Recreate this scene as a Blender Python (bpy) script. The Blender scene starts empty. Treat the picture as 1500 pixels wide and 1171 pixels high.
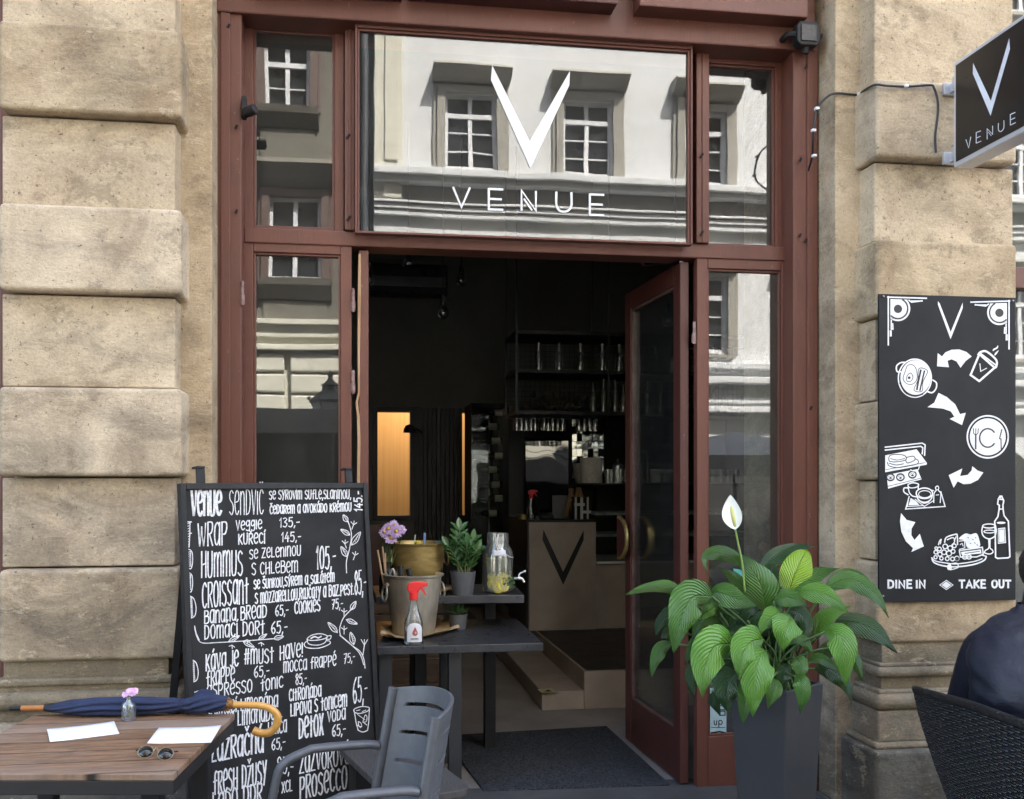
import bpy, bmesh, math, random
from mathutils import Vector, Matrix, noise
random.seed(7)
S = bpy.context.scene
COL = S.collection
R = math.radians
V = Vector
# ------------------------------------------------------------------ camera
F, PX, PY = 1300.0, 691.0, 705.0
PSI = R(7.49)
cs, sn = math.cos(PSI), math.sin(PSI)
CAM = V((0, -4.53, 1.67))
cd = bpy.data.cameras.new('camera')
cam = bpy.data.objects.new('camera', cd)
COL.objects.link(cam)
cam.location = CAM
cam.rotation_euler = (R(90), 0, -PSI)
cd.sensor_width = 36
cd.lens = F / 1500 * 36
cd.shift_x = (750 - PX) / 1500
cd.shift_y = (PY - 585.5) / 1500
cd.clip_start = 0.05
cd.clip_end = 500
S.camera = cam
# ------------------------------------------------------------------ sky, sun, exposure
SUN_EL, SUN_AZ = R(56), R(32)          # sun stands behind the cafe, to its right
w = bpy.data.worlds.new('World')
S.world = w
w.use_nodes = True
nt = w.node_tree
bg = nt.nodes['Background']
sky = nt.nodes.new('ShaderNodeTexSky')
sky.sky_type = 'NISHITA'
sky.sun_disc = False
sky.sun_elevation = SUN_EL
sky.sun_rotation = SUN_AZ
sky.air_density = 1.0
sky.dust_density = 2.5
nt.links.new(sky.outputs[0], bg.inputs[0])
bg.inputs[1].default_value = 0.15
sd = bpy.data.lights.new('sun', 'SUN')
sd.energy = 4.2
sd.angle = R(0.5)
sd.color = (1.0, 0.975, 0.95)
so = bpy.data.objects.new('sun', sd)
COL.objects.link(so)
dirv = V((math.sin(SUN_AZ) * math.cos(SUN_EL), math.cos(SUN_AZ) * math.cos(SUN_EL), math.sin(SUN_EL)))
so.rotation_euler = (-dirv).to_track_quat('-Z', 'Y').to_euler()
so.location = (0, 0, 30)
S.view_settings.view_transform = 'Standard'
S.view_settings.look = 'None'
S.view_settings.gamma = 1
S.view_settings.exposure = 3.2
S.view_settings.use_white_balance = True
S.view_settings.white_balance_temperature = 7000
S.view_settings.white_balance_tint = 10
S.cycles.max_bounces = 12
S.cycles.diffuse_bounces = 5
S.cycles.glossy_bounces = 5
S.cycles.transparent_max_bounces = 16
S.cycles.transmission_bounces = 8
S.cycles.caustics_reflective = False
S.cycles.caustics_refractive = False
S.cycles.sample_clamp_indirect = 4
S.cycles.use_denoising = True
# ------------------------------------------------------------------ pixel -> place helpers
def ray(u, v):
    x = (u - PX) / F; z = (PY - v) / F
    return V((x * cs + sn, cs - x * sn, z))
def P(u, v, Y=0.0):
    r = ray(u, v); return CAM + r * ((Y - CAM.y) / r.y)
def PZ(u, v, Z=0.0):
    r = ray(u, v); return CAM + r * ((Z - CAM.z) / r.z)
def PD(u, v, d):
    return CAM + ray(u, v) * d
def XX(u, Y=0.0): return P(u, PY, Y).x
def ZZ(v, u, Y=0.0): return P(u, v, Y).z
class Plane:
    def __init__(s, o, n): s.o = V(o); s.n = V(n).normalized()
    def at(s, u, v, off=0.0):
        r = ray(u, v); t = (s.o - CAM).dot(s.n) / r.dot(s.n)
        return CAM + r * t + s.n * off
# ------------------------------------------------------------------ mesh builder
class MB:
    def __init__(s, M=None):
        s.bm = bmesh.new(); s.M = M or Matrix(); s.uvl = None
    def v(s, p): return s.bm.verts.new(s.M @ V(p))
    def f(s, vs):
        try: return s.bm.faces.new(vs)
        except ValueError: return None
    def poly(s, pts): return s.f([s.v(p) for p in pts])
    def box(s, x0, x1, y0, y1, z0, z1, bev=0.0, seg=2, M=None):
        if x1 < x0: x0, x1 = x1, x0
        if y1 < y0: y0, y1 = y1, y0
        if z1 < z0: z0, z1 = z1, z0
        q = [(x, y, z) for z in (z0, z1) for y in (y0, y1) for x in (x0, x1)]
        if M: q = [M @ V(p) for p in q]
        vs = [s.v(p) for p in q]
        fs = [s.f([vs[i] for i in k]) for k in ((0, 2, 3, 1), (4, 5, 7, 6), (0, 1, 5, 4), (2, 6, 7, 3), (0, 4, 6, 2), (1, 3, 7, 5))]
        if bev > 0:
            es = {e for f in fs for e in f.edges}
            bmesh.ops.bevel(s.bm, geom=list(es), offset=bev, segments=seg, profile=0.5, affect='EDGES', clamp_overlap=True)
        return s
    def cbox(s, c, sz, bev=0.0, seg=2, rot=None):
        M = Matrix.Translation(V(c)) @ (rot.to_4x4() if rot else Matrix())
        return s.box(-sz[0]/2, sz[0]/2, -sz[1]/2, sz[1]/2, -sz[2]/2, sz[2]/2, bev, seg, M)
    def bar(s, a, b, w, h=None, up=(0, 0, 1), bev=0.0):
        a = V(a); b = V(b); d = b - a; L = d.length; d.normalize()
        u = V(up)
        if abs(d.dot(u)) > .98: u = V((0, 1, 0))
        x = d.cross(u).normalized(); z = x.cross(d)
        M = Matrix((x, d, z)).transposed().to_4x4(); M.translation = (a + b) / 2
        h = h or w
        return s.box(-w/2, w/2, -L/2, L/2, -h/2, h/2, bev, 2, M)
    def tube(s, pts, r, n=10, cap=True, squash=None):
        pts = [V(p) for p in pts]; k = len(pts)
        rs = r if isinstance(r, (list, tuple)) else [r] * k
        rings = []; N = None
        for i, p in enumerate(pts):
            t = (pts[min(i+1, k-1)] - pts[max(i-1, 0)]).normalized()
            if N is None:
                N = t.cross(V((0, 0, 1)))
                if N.length < .05: N = t.cross(V((0, 1, 0)))
                N.normalize()
            else:
                N = (N - t * N.dot(t)); N.normalize()
            Bn = t.cross(N)
            sq = squash or 1.0
            rings.append([s.v(p + N * math.cos(a) * rs[i] + Bn * math.sin(a) * rs[i] * sq) for a in (2*math.pi*j/n for j in range(n))])
        for i in range(k-1):
            for j in range(n):
                s.f([rings[i][j], rings[i][(j+1) % n], rings[i+1][(j+1) % n], rings[i+1][j]])
        if cap:
            s.f(rings[0][::-1]); s.f(rings[-1])
        return s
    def lathe(s, prof, c=(0, 0, 0), n=28, axis=None, cap=True):
        c = V(c); Q = Matrix()
        if axis is not None: Q = V((0, 0, 1)).rotation_difference(V(axis)).to_matrix().to_4x4()
        rings = []
        for r, z in prof:
            rings.append([s.v(c + Q @ V((max(r, 1e-5)*math.cos(2*math.pi*j/n), max(r, 1e-5)*math.sin(2*math.pi*j/n), z))) for j in range(n)])
        for i in range(len(prof)-1):
            for j in range(n):
                s.f([rings[i][j], rings[i][(j+1) % n], rings[i+1][(j+1) % n], rings[i+1][j]])
        if cap:
            s.f(rings[0][::-1]); s.f(rings[-1])
        return s
    def ball(s, c, r, sc=(1, 1, 1), n=14):
        prof = [(math.sin(math.pi*i/n), -math.cos(math.pi*i/n)) for i in range(n+1)]
        rings = [[s.v(V(c) + V((p[0]*r*sc[0]*math.cos(2*math.pi*j/n), p[0]*r*sc[1]*math.sin(2*math.pi*j/n), p[1]*r*sc[2]))) for j in range(n)] for p in prof[1:-1]]
        t = s.v(V(c) + V((0, 0, r*sc[2]))); b = s.v(V(c) - V((0, 0, r*sc[2])))
        for i in range(len(rings)-1):
            for j in range(n): s.f([rings[i][j], rings[i][(j+1) % n], rings[i+1][(j+1) % n], rings[i+1][j]])
        for j in range(n):
            s.f([b, rings[0][(j+1) % n], rings[0][j]]); s.f([t, rings[-1][j], rings[-1][(j+1) % n]])
        return s
    def prism(s, pts, ext, bev=0.0):
        ext = V(ext); a = [s.v(p) for p in pts]; b = [s.v(V(p) + ext) for p in pts]; n = len(a)
        fs = [s.f(a[::-1]), s.f(b)] + [s.f([a[i], a[(i+1) % n], b[(i+1) % n], b[i]]) for i in range(n)]
        bmesh.ops.recalc_face_normals(s.bm, faces=[f for f in fs if f])
        if bev: bmesh.ops.bevel(s.bm, geom=list({e for f in fs if f for e in f.edges}), offset=bev, segments=2, profile=.5, affect='EDGES')
        return s
    def grid(s, fn, nu, nv, uv=False):
        vs = [[s.v(fn(i/nu, j/nv)) for j in range(nv+1)] for i in range(nu+1)]
        if uv and s.uvl is None: s.uvl = s.bm.loops.layers.uv.new('UVMap')
        for i in range(nu):
            for j in range(nv):
                f = s.f([vs[i][j], vs[i+1][j], vs[i+1][j+1], vs[i][j+1]])
                if uv and f:
                    for lp, (a, b) in zip(f.loops, ((i, j), (i+1, j), (i+1, j+1), (i, j+1))): lp[s.uvl].uv = (a/nu, b/nv)
        return s
    def ribbon(s, pts, w, pl, off):
        # a brush stroke: pts in pixels, laid on plane pl
        pts = [V((p[0], p[1])) for p in pts]
        if len(pts) < 2: return
        d0 = (pts[0]-pts[1]); d1 = (pts[-1]-pts[-2])
        if d0.length > 1e-6: pts[0] = pts[0] + d0.normalized()*w*.35
        if d1.length > 1e-6: pts[-1] = pts[-1] + d1.normalized()*w*.35
        L = []; k = len(pts)
        for i, p in enumerate(pts):
            a = pts[i]-pts[i-1] if i else pts[1]-pts[0]
            b = pts[i+1]-pts[i] if i < k-1 else a
            if a.length < 1e-6: a = b
            if b.length < 1e-6: b = a
            if a.length < 1e-6: a = b = V((1, 0))
            a = a.normalized(); b = b.normalized(); t = a + b
            if t.length < .3: t = a
            t.normalize(); n = V((-t.y, t.x))
            m = min(1.8, 1/max(.4, abs(t.dot(a))))
            L.append((p + n*w/2*m, p - n*w/2*m))
        vs = [(s.v(pl.at(q[0].x, q[0].y, off)), s.v(pl.at(q[1].x, q[1].y, off))) for q in L]
        for i in range(k-1): s.f([vs[i][0], vs[i+1][0], vs[i+1][1], vs[i][1]])
    def shape(s, pts, pl, off):
        f = s.poly([pl.at(p[0], p[1], off) for p in pts])
        if f:
            f.normal_update(); bmesh.ops.triangulate(s.bm, faces=[f])
    def build(s, name, m, parent=None, smooth=False, bevel=0.0, sub=0, solid=0.0, recalc=True):
        if recalc: bmesh.ops.recalc_face_normals(s.bm, faces=s.bm.faces[:])
        me = bpy.data.meshes.new(name)
        if parent is not None: org = wloc(parent)
        else:
            cs_ = [v_.co for v_ in s.bm.verts]
            org = V(((min(c.x for c in cs_)+max(c.x for c in cs_))/2, (min(c.y for c in cs_)+max(c.y for c in cs_))/2, min(c.z for c in cs_)))
        for v_ in s.bm.verts: v_.co -= org
        if smooth:
            for f in s.bm.faces: f.smooth = True
        s.bm.to_mesh(me); s.bm.free()
        for mm in (m if isinstance(m, (list, tuple)) else [m]): me.materials.append(mm)
        if smooth == 'auto':
            for p in me.polygons: p.use_smooth = True
        o = bpy.data.objects.new(name, me); COL.objects.link(o)
        if parent is not None: o.parent = parent
        else: o.location = org
        if solid:
            d = o.modifiers.new('solid', 'SOLIDIFY'); d.thickness = solid; d.offset = 0
        if bevel:
            d = o.modifiers.new('bevel', 'BEVEL'); d.width = bevel; d.segments = 2; d.limit_method = 'ANGLE'; d.angle_limit = R(40)
        if sub:
            d = o.modifiers.new('sub', 'SUBSURF'); d.levels = sub; d.render_levels = sub
        if smooth == 'auto':
            d = o.modifiers.new('edge', 'EDGE_SPLIT'); d.split_angle = R(38)
        return o
def wloc(o):
    l = V((0, 0, 0))
    while o is not None: l = l + o.location; o = o.parent
    return l
def tag(o, label, cat, group=None):
    o['label'] = label; o['category'] = cat
    if group: o['group'] = group
    return o
def T(name, label, cat, loc, group=None):
    o = bpy.data.objects.new(name, None); COL.objects.link(o); o.location = V(loc); o.empty_display_size = .1
    return tag(o, label, cat, group)
def struct(o): o['kind'] = 'structure'; return o
def copy_tree(o, parent=None):
    c = o.copy(); COL.objects.link(c)
    if parent is not None: c.parent = parent
    for ch in list(o.children): copy_tree(ch, c)
    return c
def cr(pts, n=6, closed=False):
    # Catmull-Rom through points
    pts = [V(p) for p in pts]; k = len(pts); out = []
    if k < 3: return pts
    rng = range(k) if closed else range(k-1)
    for i in rng:
        if closed: p0, p1, p2, p3 = pts[i-1], pts[i], pts[(i+1) % k], pts[(i+2) % k]
        else: p0, p1, p2, p3 = pts[max(i-1, 0)], pts[i], pts[i+1], pts[min(i+2, k-1)]
        for j in range(n):
            t = j/n
            out.append(.5*((2*p1)+(p2-p0)*t+(2*p0-5*p1+4*p2-p3)*t*t+(3*p1-p0-3*p2+p3)*t**3))
    out.append(pts[0] if closed else pts[-1])
    return out
# ------------------------------------------------------------------ materials
class NT:
    def __init__(s, name):
        s.m = bpy.data.materials.new(name); s.m.use_nodes = True; s.t = s.m.node_tree
        s.b = s.t.nodes['Principled BSDF']; s.out = s.t.nodes['Material Output']
        s.tc = s.t.nodes.new('ShaderNodeTexCoord').outputs['Object']
    def n(s, ty, **k):
        o = s.t.nodes.new('ShaderNode'+ty)
        for a, b in k.items(): setattr(o, a, b)
        return o
    def l(s, a, b): s.t.links.new(a, b)
    def map(s, sc=(1, 1, 1), loc=(0, 0, 0), rot=(0, 0, 0), src=None):
        m = s.n('Mapping'); m.inputs['Scale'].default_value = sc; m.inputs['Location'].default_value = loc; m.inputs['Rotation'].default_value = rot
        s.l(src or s.tc, m.inputs[0]); return m.outputs[0]
    def noise(s, sc, det=5, rough=.55, vec=None, dist=0):
        k = s.n('TexNoise'); k.inputs['Scale'].default_value = sc; k.inputs['Detail'].default_value = det; k.inputs['Roughness'].default_value = rough
        k.inputs['Distortion'].default_value = dist
        s.l(vec or s.tc, k.inputs['Vector']); return k.outputs[0]
    def ramp(s, fac, stops):
        r = s.n('ValToRGB'); e = r.color_ramp.elements
        while len(e) < len(stops): e.new(.5)
        for q, (p, c) in zip(e, stops):
            q.position = p; q.color = (c, c, c, 1) if isinstance(c, (int, float)) else (*c, 1)
        s.l(fac, r.inputs[0]); return r.outputs[0]
    def mix(s, fac, a, b, mode='MIX'):
        x = s.n('Mix', data_type='RGBA', blend_type=mode)
        for i, val in ((0, fac), (6, a), (7, b)):
            if hasattr(val, 'links') or hasattr(val, 'is_linked'): s.l(val, x.inputs[i])
            elif i == 0: x.inputs[0].default_value = val
            else: x.inputs[i].default_value = (*val, 1)
        return x.outputs[2]
    def math(s, op, a, b=0.0):
        x = s.n('Math', operation=op)
        for i, val in ((0, a), (1, b)):
            if hasattr(val, 'is_linked'): s.l(val, x.inputs[i])
            else: x.inputs[i].default_value = val
        return x.outputs[0]
    def bump(s, h, st=.3, d=.01, to=None):
        b = s.n('Bump'); b.inputs['Strength'].default_value = st; b.inputs['Distance'].default_value = d
        s.l(h, b.inputs['Height']); s.l(b.outputs[0], (to or s.b).inputs['Normal']); return b.outputs[0]
    def set(s, **k):
        for a, b in k.items():
            i = s.b.inputs[a.replace('_', ' ')]
            if hasattr(b, 'is_linked'): s.l(b, i)
            else: i.default_value = (*b, 1) if isinstance(b, tuple) else b
        return s
def mat(name, c, c2=None, sc=6, rough=.5, metal=0.0, bump=0.0, bsc=60, stretch=(1, 1, 1), spec=.5, rvar=.12, bd=.004, coat=0):
    k = NT(name)
    vec = k.map(stretch)
    c2 = c2 or tuple(x*.78 for x in c)
    f = k.noise(sc, 6, .6, vec)
    col = k.mix(k.ramp(f, [(.35, 0.0), (.65, 1.0)]), c, c2)
    k.set(Base_Color=col, Metallic=metal)
    k.b.inputs['Specular IOR Level'].default_value = spec
    rn = k.math('ADD', k.math('MULTIPLY', k.noise(sc*2.7, 4, .6, vec), rvar*2), rough - rvar)
    k.set(Roughness=rn)
    if coat: k.b.inputs['Coat Weight'].default_value = coat
    if bump: k.bump(k.noise(bsc, 5, .6, vec), bump, bd)
    return k.m
def glass(name, tint=(1, 1, 1), refl=.16, wav=0.0, wsc=1.5, fres=True, rough=0.0, edge=0.0, milk=0.0):
    k = NT(name); k.t.nodes.remove(k.b)
    tr = k.n('BsdfTransparent'); tr.inputs[0].default_value = (*tint, 1)
    if edge:
        l2 = k.n('LayerWeight'); l2.inputs[0].default_value = .5
        k.l(k.mix(k.math('MULTIPLY', k.math('POWER', l2.outputs['Facing'], 2.0), edge), tint, tuple(x*.25 for x in tint)), tr.inputs[0])
    gl = k.n('BsdfGlossy'); gl.inputs['Roughness'].default_value = rough; gl.inputs[0].default_value = (1, 1, 1, 1)
    mx = k.n('MixShader')
    if fres:
        lw = k.n('LayerWeight'); lw.inputs[0].default_value = .25
        fac = k.math('ADD', k.math('MULTIPLY', lw.outputs['Fresnel'], .8), refl)
        k.l(fac, mx.inputs[0])
    else: mx.inputs[0].default_value = refl
    if wav:
        b = k.n('Bump'); b.inputs['Strength'].default_value = 1.0; b.inputs['Distance'].default_value = wav
        k.l(k.noise(wsc, 2, .5), b.inputs['Height']); k.l(b.outputs[0], gl.inputs['Normal'])
    k.l(tr.outputs[0], mx.inputs[1]); k.l(gl.outputs[0], mx.inputs[2])
    if milk:      # pale haze mixed in: lifts dark reflections, makes clear glass show
        df = k.n('BsdfDiffuse'); df.inputs[0].default_value = (.8, .8, .78, 1); m2 = k.n('MixShader')
        k.l(k.math('MULTIPLY', k.ramp(k.noise(6, 6, .7, k.map((1, 1, .5))), [(.3, .5), (.75, 1.5)]), milk), m2.inputs[0])
        k.l(mx.outputs[0], m2.inputs[1]); k.l(df.outputs[0], m2.inputs[2]); mx = m2
    k.l(mx.outputs[0], k.out.inputs[0])
    return k.m
def stone_mat(name, light=(.66, .525, .355), mid=(.40, .30, .19), dark=(.10, .083, .062), grime=.42, zg=None):
    k = NT(name)
    geo = k.n('NewGeometry').outputs['Position']
    big = k.noise(2.6, 9, .70, k.map((1, 1, 1), src=geo), .6)
    col = k.mix(k.ramp(big, [(.34, 0.0), (.66, 1.0)]), mid, light)
    # brown iron blushes
    rust = k.noise(3.1, 5, .65, k.map((1, 1, .8), (3, 7, 1), src=geo), .4)
    col = k.mix(k.ramp(rust, [(.60, 0.0), (.76, .38)]), col, (.30, .17, .09))
    # soot patches; the extra darkening toward the ground also stands for weaker light
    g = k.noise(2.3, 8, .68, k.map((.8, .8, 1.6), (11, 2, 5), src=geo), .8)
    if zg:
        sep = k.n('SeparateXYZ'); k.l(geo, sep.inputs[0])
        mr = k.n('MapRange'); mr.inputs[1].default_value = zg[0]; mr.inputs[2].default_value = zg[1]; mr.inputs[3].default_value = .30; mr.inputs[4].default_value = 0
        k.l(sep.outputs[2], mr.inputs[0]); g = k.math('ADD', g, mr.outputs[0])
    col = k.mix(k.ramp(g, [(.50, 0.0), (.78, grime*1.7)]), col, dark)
    # worn pale scuffs: thin broken lines
    sc1 = k.noise(13, 8, .74, k.map((1, 1, 2.6), (1, 1, 9), src=geo), 1.6)
    col = k.mix(k.ramp(sc1, [(.60, 0.0), (.66, .55), (.70, .1)]), col, (.60, .47, .30))
    sc2 = k.noise(55, 3, .6, src_map(k, geo, (1, 1, 1.0)), .4)
    col = k.mix(k.ramp(sc2, [(.64, 0.0), (.70, .75)]), col, (.10, .075, .05))
    fine = k.noise(75, 5, .75, src_map(k, geo, (1, 1, 1)))
    col = k.mix(.25, col, k.ramp(fine, [(.32, .2), (.68, .82)]), 'OVERLAY')
    # each block its own tone
    oi = k.n('ObjectInfo').outputs['Random']
    hs = k.n('HueSaturation'); k.l(col, hs.inputs['Color'])
    k.l(k.math('ADD', k.math('MULTIPLY', oi, .22), .84), hs.inputs['Value']); k.l(k.math('ADD', k.math('MULTIPLY', oi, -.16), 1.04), hs.inputs['Saturation'])
    col = hs.outputs[0]
    # dark weather marks with hard edges and thin cracks
    wm = k.noise(4.2, 10, .78, k.map((1, 1, 1.3), (2, 9, 4), src=geo), .25)
    col = k.mix(k.ramp(wm, [(.55, 0.0), (.61, .40), (.70, .2)]), col, (.13, .10, .07))
    pal = k.noise(5.5, 10, .8, k.map((1, 1, 2.2), (6, 1, 8), src=geo), .3)
    col = k.mix(k.ramp(pal, [(.58, 0.0), (.61, .5), (.65, .1)]), col, (.72, .60, .42))
    k.set(Base_Color=col, Roughness=.88)
    k.b.inputs['Specular IOR Level'].default_value = .25
    h = k.math('ADD', k.math('MULTIPLY', k.noise(7, 8, .7, src_map(k, geo, (1, 1, 1.5)), .5), 1.4), k.math('MULTIPLY', sc1, .5))
    h = k.math('ADD', h, k.math('MULTIPLY', fine, .12)); h = k.math('SUBTRACT', h, k.math('MULTIPLY', wm, 1.2))
    k.bump(h, .55, .02)
    return k.m
def src_map(k, geo, sc): return k.map(sc, (0, 0, 0), (0, 0, 0), geo)
# ------------------------------------------------------------------ shared materials
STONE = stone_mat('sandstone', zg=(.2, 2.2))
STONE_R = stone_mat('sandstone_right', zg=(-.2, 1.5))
STONE_D = stone_mat('sandstone_base', light=(.30, .245, .165), mid=(.20, .165, .115), dark=(.05, .045, .036), grime=.45)
PLINTH = stone_mat('plinth_stone', light=(.21, .19, .155), mid=(.10, .09, .075), dark=(.03, .028, .024), grime=.6)
def paint_mat(name, c, c2, chip=True):
    k = NT(name)
    geo = k.n('NewGeometry').outputs['Position']
    f = k.noise(1.6, 6, .6, k.map((1, 1, .35), src=geo))
    col = k.mix(k.ramp(f, [(.35, 0.0), (.65, 1.0)]), c, c2)
    d = k.noise(48, 6, .78, k.map((1, 1, .4), src=geo), .6)
    if chip: col = k.mix(k.ramp(d, [(.655, 0.0), (.69, .7)]), col, (.42, .30, .25))
    d2 = k.noise(9, 7, .7, k.map((1.5, 1.5, .5), (4, 4, 4), src=geo))
    col = k.mix(k.ramp(d2, [(.52, 0.0), (.75, .4)]), col, (.05, .022, .02))
    k.set(Base_Color=col, Roughness=k.math('ADD', k.math('MULTIPLY', f, .3), .28))
    k.b.inputs['Specular IOR Level'].default_value = .45
    k.bump(k.noise(35, 6, .7, k.map((3, 3, .3), src=geo)), .3, .005)
    return k.m
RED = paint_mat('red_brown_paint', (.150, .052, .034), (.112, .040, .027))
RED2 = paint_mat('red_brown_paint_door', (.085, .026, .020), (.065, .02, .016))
RAWWOOD = mat('bare_wood', (.50, .34, .2), (.34, .2, .1), 9, .7, stretch=(3, 3, .4))
BLACKMETAL = mat('black_metal', (.011, .011, .012), (.016, .016, .017), 8, .5, spec=.3)
GREYMETAL = mat('anthracite_metal', (.022, .023, .025), (.03, .031, .033), 5, .42)
WHITEPAINT = mat('white_paint', (.82, .83, .84), (.68, .69, .70), 40, .6)
CHALK = mat('chalk_marker', (.82, .82, .82), (.50, .50, .51), 90, .8, rvar=.05)
BOARDBLACK = mat('board_black', (.009, .009, .010), (.020, .020, .021), 4, .6, bump=.05, spec=.22)
SCREWM = mat('screw_metal', (.3, .29, .28), None, 8, .35, 1.0)
WINGLASS = glass('window_glass', (.80, .83, .82), .074, .0009, 1.3, milk=.022)
DOORGLASS = glass('door_glass', (.85, .88, .87), .03, .0012, 2, milk=.006)
# ------------------------------------------------------------------ ground
def ground_mat():
    k = NT('pavement_setts')
    geo = k.n('NewGeometry').outputs['Position']
    br = k.n('TexBrick'); br.inputs['Scale'].default_value = 1; br.inputs['Brick Width'].default_value = .62; br.inputs['Row Height'].default_value = .42
    br.inputs['Mortar Size'].default_value = .006; br.inputs['Color1'].default_value = (.15, .145, .14, 1); br.inputs['Color2'].default_value = (.19, .185, .175, 1); br.inputs['Mortar'].default_value = (.04, .04, .038, 1)
    k.l(geo, br.inputs['Vector'])
    n1 = k.noise(2.5, 7, .65, k.map(src=geo))
    col = k.mix(k.ramp(n1, [(.4, 0.0), (.7, .6)]), br.outputs[0], (.07, .068, .065))
    n2 = k.noise(90, 3, .6, k.map(src=geo))
    col = k.mix(.25, col, k.ramp(n2, [(.3, .2), (.7, .7)]), 'OVERLAY')
    k.set(Base_Color=col, Roughness=.75)
    k.bump(k.math('ADD', k.math('MULTIPLY', br.outputs['Fac'], -.6), k.math('MULTIPLY', n2, .3)), .4, .008)
    return k.m
g = MB(); g.poly([(-90, -90, 0), (90, -90, 0), (90, 90, 0), (-90, 90, 0)])
struct(g.build('street_pavement', ground_mat()))
# ------------------------------------------------------------------ stone pilasters
YS, YR, YP = -.20, -.335, -.392
LV = [37, 166, 302, 428, 568, 698, 834, 968]            # joints seen on the left pilaster
LZ = [ZZ(v_, 130, YP) for v_ in LV]
def rough_box(mb, x0, x1, y0, y1, z0, z1, bev, top_bev=None):
    mb.box(x0, x1, y0, y1, z0, z1, bev, 4)
def pilaster(name, label, xs0, xs1, xr0, xr1, xp0, xp1, dz, m, md, ztop=5.2, basez=(1.345, 1.23)):
    t = T(name, label, 'pilaster', ((xr0+xr1)/2, -.15, 0))
    s_ = MB(); s_.box(xs0, xs1, YS, .9, 0, ztop, .006)
    s_.build('flat_strip', m, t)
    z = [v_ + dz for v_ in LZ]
    # projecting and recessed courses, from the top
    tops = [(ztop, z[0], False)]
    for i in range(7): tops.append((z[i], z[i+1], i % 2 == 0))
    for (a, b, proj) in tops:
        mb = MB()
        if proj: rough_box(mb, xp0, xp1, YP-.008, YS+.03, b, a, .021)
        else: rough_box(mb, xr0, xr1, YR, YS+.03, b+.007, a-.007, .008)
        mb.build('stone_block', m, t, smooth=False, bevel=0)
    return t, z[7]
def smooth_all(t):
    for ch in t.children:
        for p in ch.data.polygons: p.use_smooth = False
# left pilaster
xl_strip1 = XX(310.5, YS)
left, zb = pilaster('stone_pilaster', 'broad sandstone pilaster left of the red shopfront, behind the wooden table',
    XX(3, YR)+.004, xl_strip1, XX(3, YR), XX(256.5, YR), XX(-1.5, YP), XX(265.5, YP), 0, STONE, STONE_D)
def base_stack(t, x0, x1, ztop, zs, m, pl, plz):
    # mouldings under the shaft: (top, bottom, extra projection, rounding)
    for nm, (a, b, pr, bv) in zs:
        mb = MB(); mb.box(x0-pr, x1+pr, YP-pr, YS+.02, b, a, min(bv, (a-b)*.48), 5)
        o = mb.build(nm, m, t)
        for p in o.data.polygons: p.use_smooth = len(p.vertices) == 4 and p.area < .12
    mb = MB(); mb.box(x0-.10, x1+.10, YP-.115, .9, 0, plz, .02, 3)
    mb.build('plinth', pl, t)
ul = 130
zz = lambda v_: ZZ(v_, ul, YP)
base_stack(left, XX(3, YR), XX(256.5, YR), zb, [('neck', (zb+.01, zz(994), -.02, .004)), ('fillet', (zz(993), zz(1003), .012, .008)), ('torus', (zz(1011), zz(1036), .06, .06)),
    ('cavetto', (zz(1002), zz(1013), .0, .004)), ('scotia', (zz(1035), zz(1052), .015, .004)), ('lower_torus', (zz(1052), zz(1085), .085, .05)), ('base_block', (zz(1084), zz(1130), .07, .012))], STONE_D, PLINTH, zz(1129))
# right pilaster
rx0, rx1 = XX(1259, YS), XX(1484, YR)
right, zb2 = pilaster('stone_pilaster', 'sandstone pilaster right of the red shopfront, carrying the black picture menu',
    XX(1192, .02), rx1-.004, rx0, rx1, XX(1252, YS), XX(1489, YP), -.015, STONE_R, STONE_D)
ul = 1330
base_stack(right, rx0, rx1, zb2, [('neck', (zb2+.01, zz(972), -.012, .004)), ('fillet', (zz(971), zz(976), .012, .006)), ('torus', (zz(976), zz(991), .035, .045)),
    ('scotia', (zz(990), zz(1009), .0, .004)), ('fillet', (zz(1008), zz(1014), .03, .006)), ('lower_torus', (zz(1013), zz(1038), .06, .06)), ('base_block', (zz(1037), zz(1083), .045, .012)), ('ledge', (zz(1082), zz(1091), .075, .02))], STONE_D, PLINTH, zz(1090))
# masonry over the shops and neighbouring bays (outside the frame, they carry the shade of the street)
up = T('cafe_building', 'tall sandstone house front above the red cafe shopfront', 'building', (0, 0, 5.2))
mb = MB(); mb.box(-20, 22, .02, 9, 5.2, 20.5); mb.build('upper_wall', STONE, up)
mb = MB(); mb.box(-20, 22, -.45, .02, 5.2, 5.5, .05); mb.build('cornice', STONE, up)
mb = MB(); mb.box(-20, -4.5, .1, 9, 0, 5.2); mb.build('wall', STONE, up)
mb = MB(); mb.box(6.5, 22, .1, 9, 0, 5.2); mb.build('wall', STONE, up)
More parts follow.
